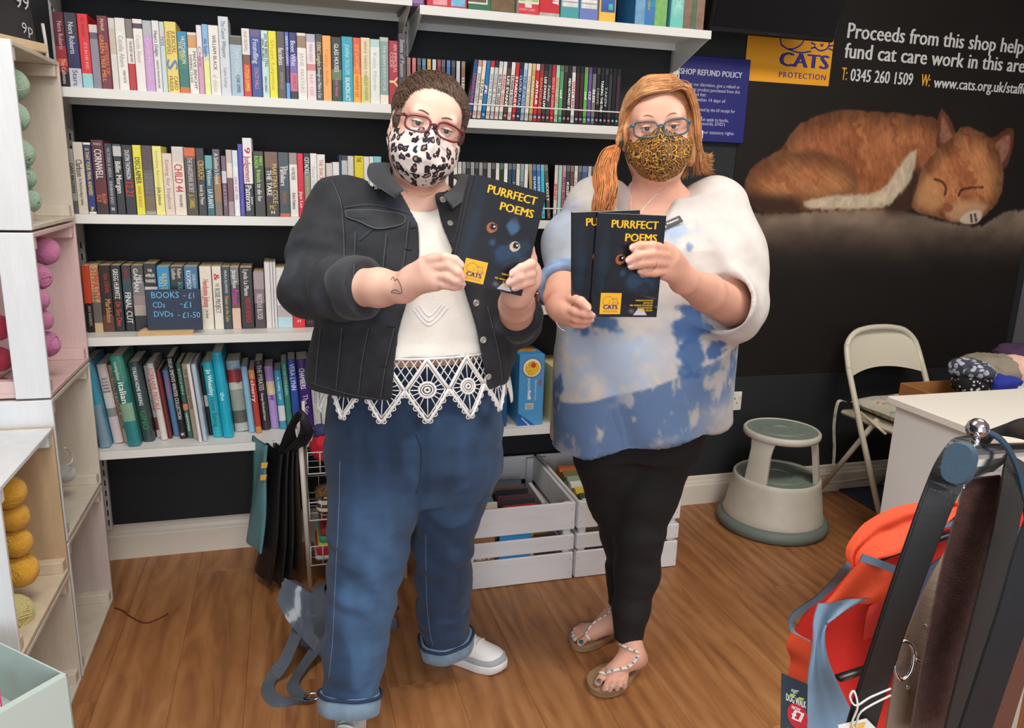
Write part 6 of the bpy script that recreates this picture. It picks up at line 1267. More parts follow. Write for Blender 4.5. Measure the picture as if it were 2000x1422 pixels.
# ================================================================== smooth solid modelling for people and clothes
class SDF:
    def __init__(s, lo, hi, vox):
        s.lo = np.array(lo, np.float32); s.vox = vox; s.n = np.ceil((np.array(hi) - np.array(lo)) / vox).astype(int) + 1
        s.d = np.full(s.n, .06, np.float32)
        s.ax = [(s.lo[i] + np.arange(s.n[i]) * vox).astype(np.float32) for i in range(3)]
    def _sl(s, lo, hi):
        a = np.clip(((np.array(lo) - s.lo) / s.vox).astype(int) - 1, 0, s.n); b = np.clip(((np.array(hi) - s.lo) / s.vox).astype(int) + 2, 0, s.n)
        if (b <= a).any(): return None
        sl = tuple(slice(a[i], b[i]) for i in range(3))
        return sl, s.ax[0][sl[0]][:, None, None], s.ax[1][sl[1]][None, :, None], s.ax[2][sl[2]][None, None, :]
    def put(s, fn, lo, hi, k=0.0, op='+', pad=.03):
        r = s._sl(np.array(lo) - pad - k, np.array(hi) + pad + k)
        if r is None: return
        sl, x, y, z = r; e = fn(x, y, z).astype(np.float32); d = s.d[sl]
        if op == '-': e = -e; k2 = k; h = np.clip(.5 - .5 * (d - e) / max(k2, 1e-6), 0, 1) if k else None
        if op == '+':
            if k: h = np.clip(.5 + .5 * (d - e) / k, 0, 1); s.d[sl] = d + (e - d) * h - k * h * (1 - h)
            else: s.d[sl] = np.minimum(d, e)
        else:
            if k: s.d[sl] = d + (e - d) * h + k * h * (1 - h)
            else: s.d[sl] = np.maximum(d, e)
    def cone(s, a, b, ra, rb, k=.01, op='+', u=None, sq=1.0):
        a = np.array(a, float); b = np.array(b, float); ab = b - a; L2 = max(float(ab @ ab), 1e-9); r = max(ra, rb) * max(1, sq)
        if u is not None: u = np.array(u, float); u = u / np.linalg.norm(u)
        def fn(x, y, z):
            px_, py_, pz_ = x - a[0], y - a[1], z - a[2]; t = np.clip((px_ * ab[0] + py_ * ab[1] + pz_ * ab[2]) / L2, 0, 1)
            qx, qy, qz = px_ - t * ab[0], py_ - t * ab[1], pz_ - t * ab[2]
            if u is not None:
                w = (qx * u[0] + qy * u[1] + qz * u[2]) * (1 / sq - 1); qx = qx + w * u[0]; qy = qy + w * u[1]; qz = qz + w * u[2]
            return np.sqrt(qx * qx + qy * qy + qz * qz) - (ra + t * (rb - ra))
        s.put(fn, np.minimum(a, b) - r, np.maximum(a, b) + r, k, op); return s
    def chain(s, pts, rad, k=.01, **kw):
        for i in range(len(pts) - 1): s.cone(pts[i], pts[i + 1], rad[i], rad[i + 1], k, **kw)
        return s
    def ell(s, c, r, R=None, k=.01, op='+'):
        c = np.array(c, float); r = np.array(r, float); R = np.eye(3) if R is None else np.array(R); m = np.abs(R) @ r
        def fn(x, y, z):
            X, Y, Z = x - c[0], y - c[1], z - c[2]
            a = [X * R[0, i] + Y * R[1, i] + Z * R[2, i] for i in range(3)]
            k0 = np.sqrt(sum((a[i] / r[i]) ** 2 for i in range(3))); k1 = np.sqrt(sum((a[i] / r[i] ** 2) ** 2 for i in range(3)))
            return k0 * (k0 - 1) / np.maximum(k1, 1e-6)
        s.put(fn, c - m, c + m, k, op); return s
    def stack(s, rows, c, yaw=0.0, k=.02, op='+', pw=2.3, off=0.0):
        """rows: (z, rx, ry, dx, dy): elliptical sections piled up along z round c"""
        rows = np.array(sorted(rows), float); z0, z1 = rows[0, 0], rows[-1, 0]; cy, sy = math.cos(yaw), math.sin(yaw); rm = rows[:, 1:3].max() + abs(rows[:, 3:5]).max() + .02
        def fn(x, y, z):
            f = lambda i: np.interp(z, rows[:, 0], rows[:, i]).astype(np.float32)
            rx, ry, dx, dy = f(1) + off, f(2) + off, f(3), f(4)
            X, Y = x - c[0], y - c[1]; U = X * cy + Y * sy - dx; W = -X * sy + Y * cy - dy
            g = ((np.abs(U) / rx) ** pw + (np.abs(W) / ry) ** pw) ** (1 / pw)
            d = (g - 1) * np.minimum(rx, ry); return np.maximum(d, np.maximum(z0 - off - z, z - z1 - off))
        s.put(fn, (c[0] - rm, c[1] - rm, z0), (c[0] + rm, c[1] + rm, z1), k, op); return s
    def mesh(s):
        d = s.d; n = np.array(d.shape); ins = d < 0
        c = np.zeros(n - 1, np.int8)
        for i in (0, 1):
            for j in (0, 1):
                for k in (0, 1): c += ins[i:n[0] - 1 + i, j:n[1] - 1 + j, k:n[2] - 1 + k]
        act = np.argwhere((c > 0) & (c < 8)); idx = -np.ones(n - 1, np.int32); idx[tuple(act.T)] = np.arange(len(act))
        P = np.zeros((len(act), 3), np.float32); cnt = np.zeros(len(act), np.float32)
        for ax in range(3):
            o1, o2 = [i for i in range(3) if i != ax]
            for p in (0, 1):
                for q in (0, 1):
                    a = act.copy(); a[:, o1] += p; a[:, o2] += q; b = a.copy(); b[:, ax] += 1
                    va = d[tuple(a.T)]; vb = d[tuple(b.T)]; m = (va < 0) != (vb < 0)
                    t = np.where(m, va / np.where(m, va - vb, 1), 0)
                    w = np.zeros((len(act), 3), np.float32); w[:, ax] = t; w[:, o1] = p; w[:, o2] = q; P += w * m[:, None]; cnt += m
        V = s.lo + (act + P / np.maximum(cnt, 1)[:, None]) * s.vox; F = []
        for ax in range(3):
            o1, o2 = (ax + 1) % 3, (ax + 2) % 3
            sa = [slice(None)] * 3; sb = [slice(None)] * 3; sa[ax] = slice(0, -1); sb[ax] = slice(1, None)
            A = ins[tuple(sa)]; B = ins[tuple(sb)]
            e = np.argwhere(A != B); e = e[(e[:, o1] > 0) & (e[:, o2] > 0) & (e[:, o1] < n[o1] - 1) & (e[:, o2] < n[o2] - 1)]
            flip = A[tuple(e.T)]
            q = []
            for p1, p2 in ((1, 1), (0, 1), (0, 0), (1, 0)):
                cc = e.copy(); cc[:, o1] -= p1; cc[:, o2] -= p2; q.append(idx[tuple(cc.T)])
            q = np.stack(q, 1); q[~flip] = q[~flip][:, ::-1]; F.append(q)
        return V.astype(float), np.concatenate(F)
def normals(V, F):
    a = V[F[:, 2]] - V[F[:, 0]]; b = V[F[:, 3]] - V[F[:, 1]]; fn = np.cross(a, b); N = np.zeros_like(V)
    for i in range(4): np.add.at(N, F[:, i], fn)
    return N / np.maximum(np.linalg.norm(N, axis=1), 1e-12)[:, None]
def relax(V, F, it=2, w=.5):
    for _ in range(it):
        S = np.zeros_like(V); C = np.zeros(len(V))
        for i in range(4):
            j = (i + 1) % 4; np.add.at(S, F[:, i], V[F[:, j]]); np.add.at(S, F[:, j], V[F[:, i]]); np.add.at(C, F[:, i], 1); np.add.at(C, F[:, j], 1)
        V = V * (1 - w) + w * S / np.maximum(C, 1)[:, None]
    return V
from mathutils.bvhtree import BVHTree
class Skin:
    """a finished surface that seams, buttons and trims can be laid on"""
    def __init__(s, V, F): s.t = BVHTree.FromPolygons([tuple(v) for v in V.tolist()], F.tolist())
    def hit(s, x, y, off=0.0):
        d = Vector(ray(x, y)).normalized(); p, n, i, dist = s.t.ray_cast(Vector(CAM), d)
        if p is None: return None, None
        if n.dot(d) > 0: n = -n
        return np.array(p) + np.array(n) * off, np.array(n)
    def near(s, p, off=0.0):
        q, n, i, dist = s.t.find_nearest(Vector(p)); return np.array(q) + np.array(n) * off, np.array(n)
    def line(s, pts, off=.0008, n=6):
        out = []
        for x, y in smooth_path([(a, b, 0) for a, b in pts], n)[:, :2]:
            p, nn = s.hit(x, y, off)
            if p is not None: out.append(p)
        return np.array(out)
def organic(name, sdf, m, parent, rel=1, folds=None, col=None):
    V, F = sdf.mesh() if isinstance(sdf, SDF) else sdf
    if rel: V = relax(V, F, rel)
    if folds is not None:
        N = normals(V, F); V = V + N * folds(V, N)[:, None]
    me = mesh_np(name, V, F, True)
    if col is not None: set_vcol(me, col(V, normals(V, F)))
    for q in (m if isinstance(m, (list, tuple)) else [m]): me.materials.append(q)
    o = part(name, me, parent)
    return o, Skin(V, F)
def strands(name, lines, r, m, parent, sides=3):
    """lines: list of (k,3) arrays of equal length; tapering hair strands in one mesh"""
    L = np.array(lines); n, k, _ = L.shape; T = np.gradient(L, axis=1); T /= np.maximum(np.linalg.norm(T, axis=2), 1e-9)[..., None]
    ref = np.array([.31, .2, .93]); N = np.cross(T, ref); N /= np.maximum(np.linalg.norm(N, axis=2), 1e-9)[..., None]; B = np.cross(T, N)
    f = np.linspace(0, 1, k); rr = (r if np.ndim(r) else np.full(n, r))[:, None] * (1 - .75 * f[None] ** 3) * (0.35 + .65 * np.minimum(1, f[None] * 6))
    V = np.stack([L + rr[..., None] * (math.cos(a) * N + math.sin(a) * B) for a in np.linspace(0, 2 * math.pi, sides, endpoint=False)], 2)
    i = np.arange(n * k * sides).reshape(n, k, sides); j = np.roll(i, -1, 2)
    F = np.stack([i[:, :-1], j[:, :-1], j[:, 1:], i[:, 1:]], -1).reshape(-1, 4)
    me = mesh_np(name, V.reshape(-1, 3), F, True); me.materials.append(m); return part(name, me, parent)
def A3(L): return [np.array(at(*p)) for p in L]
def cloth3(name, A, B, m, parent, wave=.0, n=8, k=24, th=.003, seed=0.0, bulge=0.0, out=None):
    """cloth strip between two 3d edge curves; `out` = outward direction"""
    def res(c, kk):
        c = smooth_path(c, 6); L = np.concatenate([[0], np.cumsum(np.linalg.norm(np.diff(c, axis=0), axis=1))]); t = np.linspace(0, L[-1], kk); return np.stack([np.interp(t, L, c[:, i]) for i in range(3)], 1)
    a = res(A, k); q = res(B, k); t = np.linspace(0, 1, n)[None, :, None]; o = np.array(out if out is not None else -np.array(_f)); o = o / np.linalg.norm(o)
    S = a[:, None] * (1 - t) + q[:, None] * t; w = (fbm(S * 18 + seed, 3) - .5) * 2 * wave + bulge * np.sin(np.pi * np.linspace(0, 1, n))[None, :]
    S = S + o * w[..., None]; V = np.concatenate([(S + o * th).reshape(-1, 3), S.reshape(-1, 3)]); i = np.arange(k * n).reshape(k, n); M_ = k * n
    F = [np.stack([i[:-1, :-1], i[:-1, 1:], i[1:, 1:], i[1:, :-1]], -1).reshape(-1, 4), M_ + np.stack([i[:-1, :-1], i[1:, :-1], i[1:, 1:], i[:-1, 1:]], -1).reshape(-1, 4)]
    for e in (i[0], i[-1], i[:, 0], i[:, -1]): F.append(np.stack([e[:-1], e[1:], M_ + e[1:], M_ + e[:-1]], -1))
    me = mesh_np(name, V, np.concatenate(F), True); me.materials.append(m); return part(name, me, parent)
# ================================================================== the two women
def skin_mat(c, name):
    m = mat(c, .5, bump=.12, bscale=350, var=.05, vscale=22, spec=.4, name=name); b = m.node_tree.nodes['Principled BSDF']
    b.inputs['Subsurface Weight'].default_value = .12; b.inputs['Subsurface Radius'].default_value = (.012, .005, .003); b.inputs['Subsurface Scale'].default_value = .6
    return m
def denim(c, sc=260, var=.16, name='denim'):
    return mat(c, .85, bump=.5, bscale=sc * 3, var=var, vscale=28, sheen=.15, name=name)
class Head:
    """head frame: x to the picture's right, y backwards, z up, origin between the eyes' level and skull centre"""
    def __init__(s, c, yaw, roll, pitch):
        s.c = np.array(c, float); s.R = np.array(Matrix.Rotation(yaw, 3, 'Z') @ Matrix.Rotation(roll, 3, 'Y') @ Matrix.Rotation(pitch, 3, 'X'))
    def __call__(s, *p): return s.c + s.R @ np.array(p if len(p) > 1 else p[0], float)
    def arr(s, P): return s.c + np.asarray(P, float) @ s.R.T
def head_sdf(S, h, wide=1.0):
    R = h.R; w = wide
    S.ell(h(0, .018, .028), (.078 * w, .097, .083), R, k=.02); S.ell(h(0, -.030, -.030), (.068 * w, .066, .088), R, k=.03)
    S.ell(h(0, -.042, -.088), (.050 * w, .046, .036), R, k=.03); S.ell(h(0, -.070, -.108), (.024, .020, .018), R, k=.025)
    for sx in (-1, 1):
        S.ell(h(sx * .040 * w, -.056, -.046), (.028, .028, .030), R, k=.02); S.ell(h(sx * .05 * w, -.01, -.07), (.022, .04, .035), R, k=.03)
    S.ell(h(0, -.060, .030), (.058 * w, .034, .046), R, k=.025)
    S.cone(h(-.042, -.086, .017), h(.042, -.086, .017), .009, .009, k=.016)
    for sx in (-1, 1): S.ell(h(sx * .032, -.106, -.002), (.019, .018, .013), R, k=.012, op='-')
    S.cone(h(0, -.094, .006), h(0, -.113, -.036), .0075, .0105, k=.012)
    S.ell(h(0, -.116, -.040), (.012, .011, .010), R, k=.008)
    for sx in (-1, 1): S.ell(h(sx * .012, -.106, -.043), (.0085, .009, .007), R, k=.006)
    for sx in (-1, 1):   # ears
        Re = R @ rot_xyz(-.12, 0, sx * .35)
        S.ell(h(sx * .0785 * w, .014, -.012), (.0085, .019, .032), Re, k=.008); S.ell(h(sx * .077 * w, .008, -.042), (.007, .011, .011), Re, k=.008); S.ell(h(sx * .0865 * w, .006, -.012), (.006, .011, .018), Re, k=.006, op='-')
def eyes(h, parent, iris, skin, up=8, low=-22):
    for sx in (-1, 1):
        mb = MB(); prof = [(.0122 * math.sin(a), -.0122 * math.cos(a)) for a in np.linspace(.001, math.pi - .001, 25)]
        mb.lathe(prof, 18); mb.m = [2 if i // 18 <= 1 else (1 if i // 18 <= 3 else 0) for i in range(len(mb.f))]
        o = mb.build('eye', [mat((214, 204, 198), .2), mat(iris, .2), mat((10, 8, 8), .15)], parent); c = h(sx * .032, -.0800, -.002); o.location = tuple(c)
        o.rotation_euler = (Matrix(h.R.tolist()) @ Matrix.Rotation(-math.pi / 2, 3, 'X')).to_euler()
        for e0, e1, r in ((up, 80, .0142), (-80, low, .0138)):
            V = []; F = []; nu, nv = 17, 8
            for j in range(nv):
                for i in range(nu):
                    az = math.radians(-98 + 196 * i / (nu - 1)); t = j / (nv - 1); el = math.radians(e0 + (e1 - e0) * t - (8 if e0 > 0 else -6) * (az / 1.7) ** 2 * ((1 - t) if e0 > 0 else t)); V.append(c + h.R @ (np.array([math.sin(az) * math.cos(el) * 1.12, -math.cos(az) * math.cos(el), math.sin(el)]) * r))
            F = [(j * nu + i, j * nu + i + 1, (j + 1) * nu + i + 1, (j + 1) * nu + i) for j in range(nv - 1) for i in range(nu - 1)]
            b = MB(); b.add(V, F, 0, True); b.build('eyelid', skin, parent)
            if e0 > 0: b = MB(); b.tube([c + (v - c) * 1.02 for v in np.array(V[2:nu - 2])], .0007, 5); b.build('eyelash', mat((60, 44, 38), .8), parent)
def spectacles(h, parent, hw, hh, sep, yr, z0, m, m2=None, shape=3.0, r=.0019, tilt=.0, name='glasses'):
    g = bpy.data.objects.new(name, None); link(g, parent); g.empty_display_size = .03
    lens_m = mat((240, 246, 250), .03, alpha=.035, spec=.6)
    for sx in (-1, 1):
        t = np.linspace(0, 2 * math.pi, 36, endpoint=False); q = 2 / shape
        px_ = sx * sep + hw * np.sign(np.cos(t)) * np.abs(np.cos(t)) ** q; pz_ = z0 + hh * np.sign(np.sin(t)) * np.abs(np.sin(t)) ** q + sx * (px_ - sx * sep) * tilt
        py_ = yr + 6.0 * px_ * px_ * .35
        P = h.arr(np.stack([px_, py_, pz_], 1)); b = MB(); b.tube(P, r, 8, closed=True, flat=1.3); b.build('rim', m2 or m, g)
        b = MB(); b.add(list(P), [tuple(range(36))]); b.build('lens', lens_m, g)
        b = MB(); b.tube(smooth_path([h(sx * (sep + hw), yr + .006, z0 + hh * .55), h(sx * (sep + hw + .006), yr + .014, z0 + hh * .6), h(sx * .076, -.05, z0 + .008), h(sx * .080, .006, z0 + .006), h(sx * .079, .024, z0 - .012)], 5), .0022, 8, flat=1.6); b.build('temple', m, g)
    b = MB(); b.tube(smooth_path([h(-sep + hw, yr + .001, z0 + hh * .25), h(0, yr - .003, z0 + hh * .48), h(sep - hw, yr + .001, z0 + hh * .25)], 6), .0024, 8); b.build('bridge', m, g)
    return g
def face_mask(h, parent, m, wide=1.0, drop=.128, bul=.138, top=-.016):
    nu, nv = 41, 25; V = []
    for j in range(nv):
        v = j / (nv - 1)
        for i in range(nu):
            u = i / (nu - 1) * 2 - 1; au = abs(u); ph = u * 1.36
            zt = top + .012 * math.exp(-(u / .16) ** 2) - .022 * au ** 1.5; zb = -drop + .048 * au ** 1.8
            z = zt + (zb - zt) * v
            b0 = np.interp(v, [0, .3, .55, .8, 1], [.104, bul - .010, bul, bul - .014, .088]); a0 = np.interp(v, [0, .4, .75, 1], [.0835, .0845, .081, .068]) * wide
            nose = .016 * math.exp(-(u / .13) ** 2) * np.interp(v, [0, .3, .6, 1], [1, .7, .25, 0])
            x = a0 * math.sin(ph); y = -(b0 - .02) * math.cos(ph) ** .8 - .02 * (1 - au) - nose if math.cos(ph) > 0 else 0
            y += .0016 * math.sin(14 * v + 5 * u) * (1 - au) ; V.append(h(x, y + .004, z))
    V = np.array(V); i = np.arange(nu * nv).reshape(nv, nu); F = np.stack([i[:-1, :-1], i[1:, :-1], i[1:, 1:], i[:-1, 1:]], -1).reshape(-1, 4)
    N = normals(V, F); V2 = V - N * .0025; F2 = len(V) + F[:, ::-1]; e = []
    for ring in (i[0], i[-1][::-1], i[:, 0][::-1], i[:, -1]): e.append(np.stack([ring[:-1], ring[1:], len(V) + ring[1:], len(V) + ring[:-1]], -1))
    me = mesh_np('face_mask', np.concatenate([V, V2]), np.concatenate([F, F2] + e), True); me.materials.append(m); o = part('face_mask', me, parent)
    for sx in (-1, 1):
        for z in (-.035, -.080):
            b = MB(); b.tube(smooth_path([h(sx * .074 * wide, -.036, z), h(sx * .080 * wide, -.014, z * .8), h(sx * .084 * wide, .012, -.008 if z > -.05 else -.05)], 5), .0013, 6); b.build('ear_loop', mat((222, 216, 210) if wide < 1.01 else (40, 34, 30), .8), o)
    return o
def rosette_mat():
    m = bpy.data.materials.new('leopard cotton'); m.use_nodes = True; nt = m.node_tree; bs = nt.nodes['Principled BSDF']; N = nt.nodes.new; Lk = nt.links.new
    tc = N('ShaderNodeTexCoord'); nz = N('ShaderNodeTexNoise'); nz.inputs['Scale'].default_value = 55; Lk(tc.outputs['Object'], nz.inputs['Vector'])
    mx = N('ShaderNodeMix'); mx.data_type = 'VECTOR'; mx.inputs[0].default_value = .018; Lk(tc.outputs['Object'], mx.inputs[4]); Lk(nz.outputs['Color'], mx.inputs[5])
    v = N('ShaderNodeTexVoronoi'); v.inputs['Scale'].default_value = 54; v.inputs['Randomness'].default_value = .7; Lk(mx.outputs[1], v.inputs['Vector'])
    n2 = N('ShaderNodeTexNoise'); n2.inputs['Scale'].default_value = 150; Lk(tc.outputs['Object'], n2.inputs['Vector'])
    ad = N('ShaderNodeMath'); ad.operation = 'MULTIPLY_ADD'; ad.inputs[1].default_value = .26; Lk(n2.outputs['Fac'], ad.inputs[0]); Lk(v.outputs['Distance'], ad.inputs[2])
    r = N('ShaderNodeValToRGB'); cr = r.color_ramp; cr.interpolation = 'CONSTANT'; cr.elements[0].color = (*lin((176, 132, 110)), 1); cr.elements[0].position = 0
    e = cr.elements.new(.34); e.color = (*lin((38, 32, 44)), 1); cr.elements[2].position = .60; cr.elements[2].color = (*lin((232, 220, 214)), 1)
    Lk(ad.outputs[0], r.inputs['Fac']); Lk(r.outputs['Color'], bs.inputs['Base Color']); bs.inputs['Roughness'].default_value = .8
    return m
def gold_leo_mat():
    m = bpy.data.materials.new('gold animal print'); m.use_nodes = True; nt = m.node_tree; bs = nt.nodes['Principled BSDF']; N = nt.nodes.new; Lk = nt.links.new
    tc = N('ShaderNodeTexCoord'); nz = N('ShaderNodeTexNoise'); nz.inputs['Scale'].default_value = 40; Lk(tc.outputs['Object'], nz.inputs['Vector'])
    mx = N('ShaderNodeMix'); mx.data_type = 'VECTOR'; mx.inputs[0].default_value = .03; Lk(tc.outputs['Object'], mx.inputs[4]); Lk(nz.outputs['Color'], mx.inputs[5])
    v = N('ShaderNodeTexVoronoi'); v.feature = 'DISTANCE_TO_EDGE'; v.inputs['Scale'].default_value = 82; Lk(mx.outputs[1], v.inputs['Vector'])
    r = N('ShaderNodeValToRGB'); cr = r.color_ramp; cr.elements[0].position = .045; cr.elements[0].color = (*lin((206, 146, 50)), 1); cr.elements[1].position = .09; cr.elements[1].color = (*lin((34, 24, 18)), 1); e = cr.elements.new(.22); e.color = (*lin((44, 30, 20)), 1); e = cr.elements.new(.30); e.color = (*lin((140, 92, 40)), 1)
    Lk(v.outputs['Distance'], r.inputs['Fac']); Lk(r.outputs['Color'], bs.inputs['Base Color']); bs.inputs['Roughness'].default_value = .75
    return m
def finger(S, pts, r0, r1, k=.004):
    P = [np.array(at(*p)) for p in pts]; n = len(P); rr = [r0 + (r1 - r0) * i / (n - 1) for i in range(n)]; S.chain(P, rr, k=k); return P
def nail(P, r, parent, c):
    """small nail on the camera side of a finger tip"""
    t = P[-1] - P[-2]; t /= np.linalg.norm(t); v = CAM - P[-1]; v -= t * (v @ t); v /= np.linalg.norm(v); s = np.cross(t, v); b = MB(); V = []
    for a in np.linspace(0, 2 * math.pi, 12, endpoint=False): V.append(P[-1] + t * (r * .25 + .75 * r * math.cos(a)) + s * r * .62 * math.sin(a) + v * (r * 1.0 - .35 * r * math.sin(a) ** 2 - .12 * r * (math.cos(a) > .5)))
    V.append(P[-1] + v * r * 1.06 + t * r * .3); b.add(V, [(i, (i + 1) % 12, 12) for i in range(12)], 0, True); b.build('nail', mat(c, .25), parent)

def stitch(parent, surf, pts, m, w=.0016, off=.0006, name='seam'):
    P = surf.line(pts, off)
    if len(P) > 2: b = MB(); b.tube(P, w / 2, 5); b.build(name, m, parent)
def disc_on(parent, surf, x, y, r, m, name='button', h=.002):
    p, n = surf.hit(x, y, .0)
    if p is None: return
    q = Vector(n).to_track_quat('Z', 'Y').to_matrix(); b = MB(); b.lathe([(r, -.001), (r, h * .6), (r * .9, h), (r * .55, h), (r * .5, h * .7), (.0003, h * .7)], 18, smooth=False); o = b.build(name, m, parent); o.matrix_world = Matrix.Translation(Vector(p)) @ q.to_4x4()

# ------------------------------------------------------------------ first woman: denim jacket, lace blouse, jeans
p1 = thing('person', 'person with short brown hair in a dark denim jacket and jeans holding black books', 'person', (.30, -1.0, 0))
def in1(o): o.matrix_parent_inverse = Matrix.Translation((-.30, 1.0, 0)); return o
P1 = p1
h1 = Head(tuple(at(836, 246, -1.06)), math.radians(-3), math.radians(13.5), math.radians(3))
S = SDF((-.09, -1.47, .0), (.64, -.84, 1.665), .0036)
head_sdf(S, h1, 1.0)
nb = np.array([.305, -1.0, 1.36]); S.cone(h1(0, .012, -.075), nb, .056, .064, k=.03)
S.ell(h1(0, -.035, -.118), (.045, .04, .022), h1.R, k=.03)
S.stack([(.80, .18, .100, 0, .01), (.95, .19, .108, 0, .01), (1.05, .20, .125, 0, 0), (1.2, .19, .115, 0, 0), (1.33, .165, .085, 0, .0), (1.385, .085, .065, 0, 0)], (.30, -1.01), k=.03)
SHR, SHL = np.array([.130, -1.0, 1.335]), np.array([.468, -1.0, 1.330])
EL_A, WR_A = np.array(at(612, 562, -1.13)), np.array(at(788, 562, -1.335))
EL_B, WR_B = np.array(at(1008, 630, -1.05)), np.array(at(1010, 572, -1.345))
S.chain([SHR, EL_A], [.055, .045], k=.02); S.chain([EL_A, WR_A * .75 + EL_A * .25, WR_A], [.046, .040, .030], k=.012)
S.chain([SHL, EL_B], [.055, .045], k=.02); S.chain([EL_B, EL_B * .35 + WR_B * .65, WR_B], [.043, .040, .031], k=.012)
# near hand: back of the hand towards the camera, fingers over the lower corner of the books
S.cone(WR_A, at(836, 528, -1.385), .029, .030, k=.015, u=_f, sq=.62); S.cone(at(806, 548, -1.36), at(850, 546, -1.40), .029, .024, k=.015, u=_f, sq=.7); S.cone(at(800, 556, -1.35), at(852, 512, -1.392), .024, .019, k=.012, u=_f, sq=.75)
FA = [finger(S, [(840, 508, -1.392), (868, 503, -1.412), (888, 508, -1.424), (899, 517, -1.428)], .0112, .0086), finger(S, [(848, 522, -1.398), (878, 520, -1.424), (894, 532, -1.432), (901, 542, -1.430)], .0112, .0088),
      finger(S, [(848, 540, -1.400), (874, 541, -1.426), (890, 549, -1.432), (900, 553, -1.428)], .0105, .0082), finger(S, [(842, 553, -1.396), (866, 556, -1.418), (886, 560, -1.424), (898, 560, -1.420)], .0098, .0076)]
finger(S, [(820, 520, -1.36), (850, 515, -1.350), (880, 520, -1.352)], .012, .009)
# far hand: thumb up the edge, fingers wrapped on to the cover
S.cone(WR_B, at(1028, 545, -1.375), .031, .031, k=.015, u=_f, sq=.8); S.cone(at(1016, 560, -1.36), at(1036, 528, -1.372), .028, .022, k=.012)
FB = [finger(S, [(1036, 512, -1.378), (1037, 516, -1.418), (1018, 524, -1.440), (1002, 534, -1.440)], .0115, .0090), finger(S, [(1040, 530, -1.378), (1037, 535, -1.420), (1016, 541, -1.442), (996, 551, -1.440)], .0112, .0088), finger(S, [(1040, 546, -1.376), (1036, 550, -1.416), (1020, 555, -1.436), (1005, 562, -1.436)], .0105, .0082)]
finger(S, [(1034, 538, -1.362), (1038, 505, -1.376), (1034, 486, -1.384), (1029, 474, -1.386)], .0125, .0095)
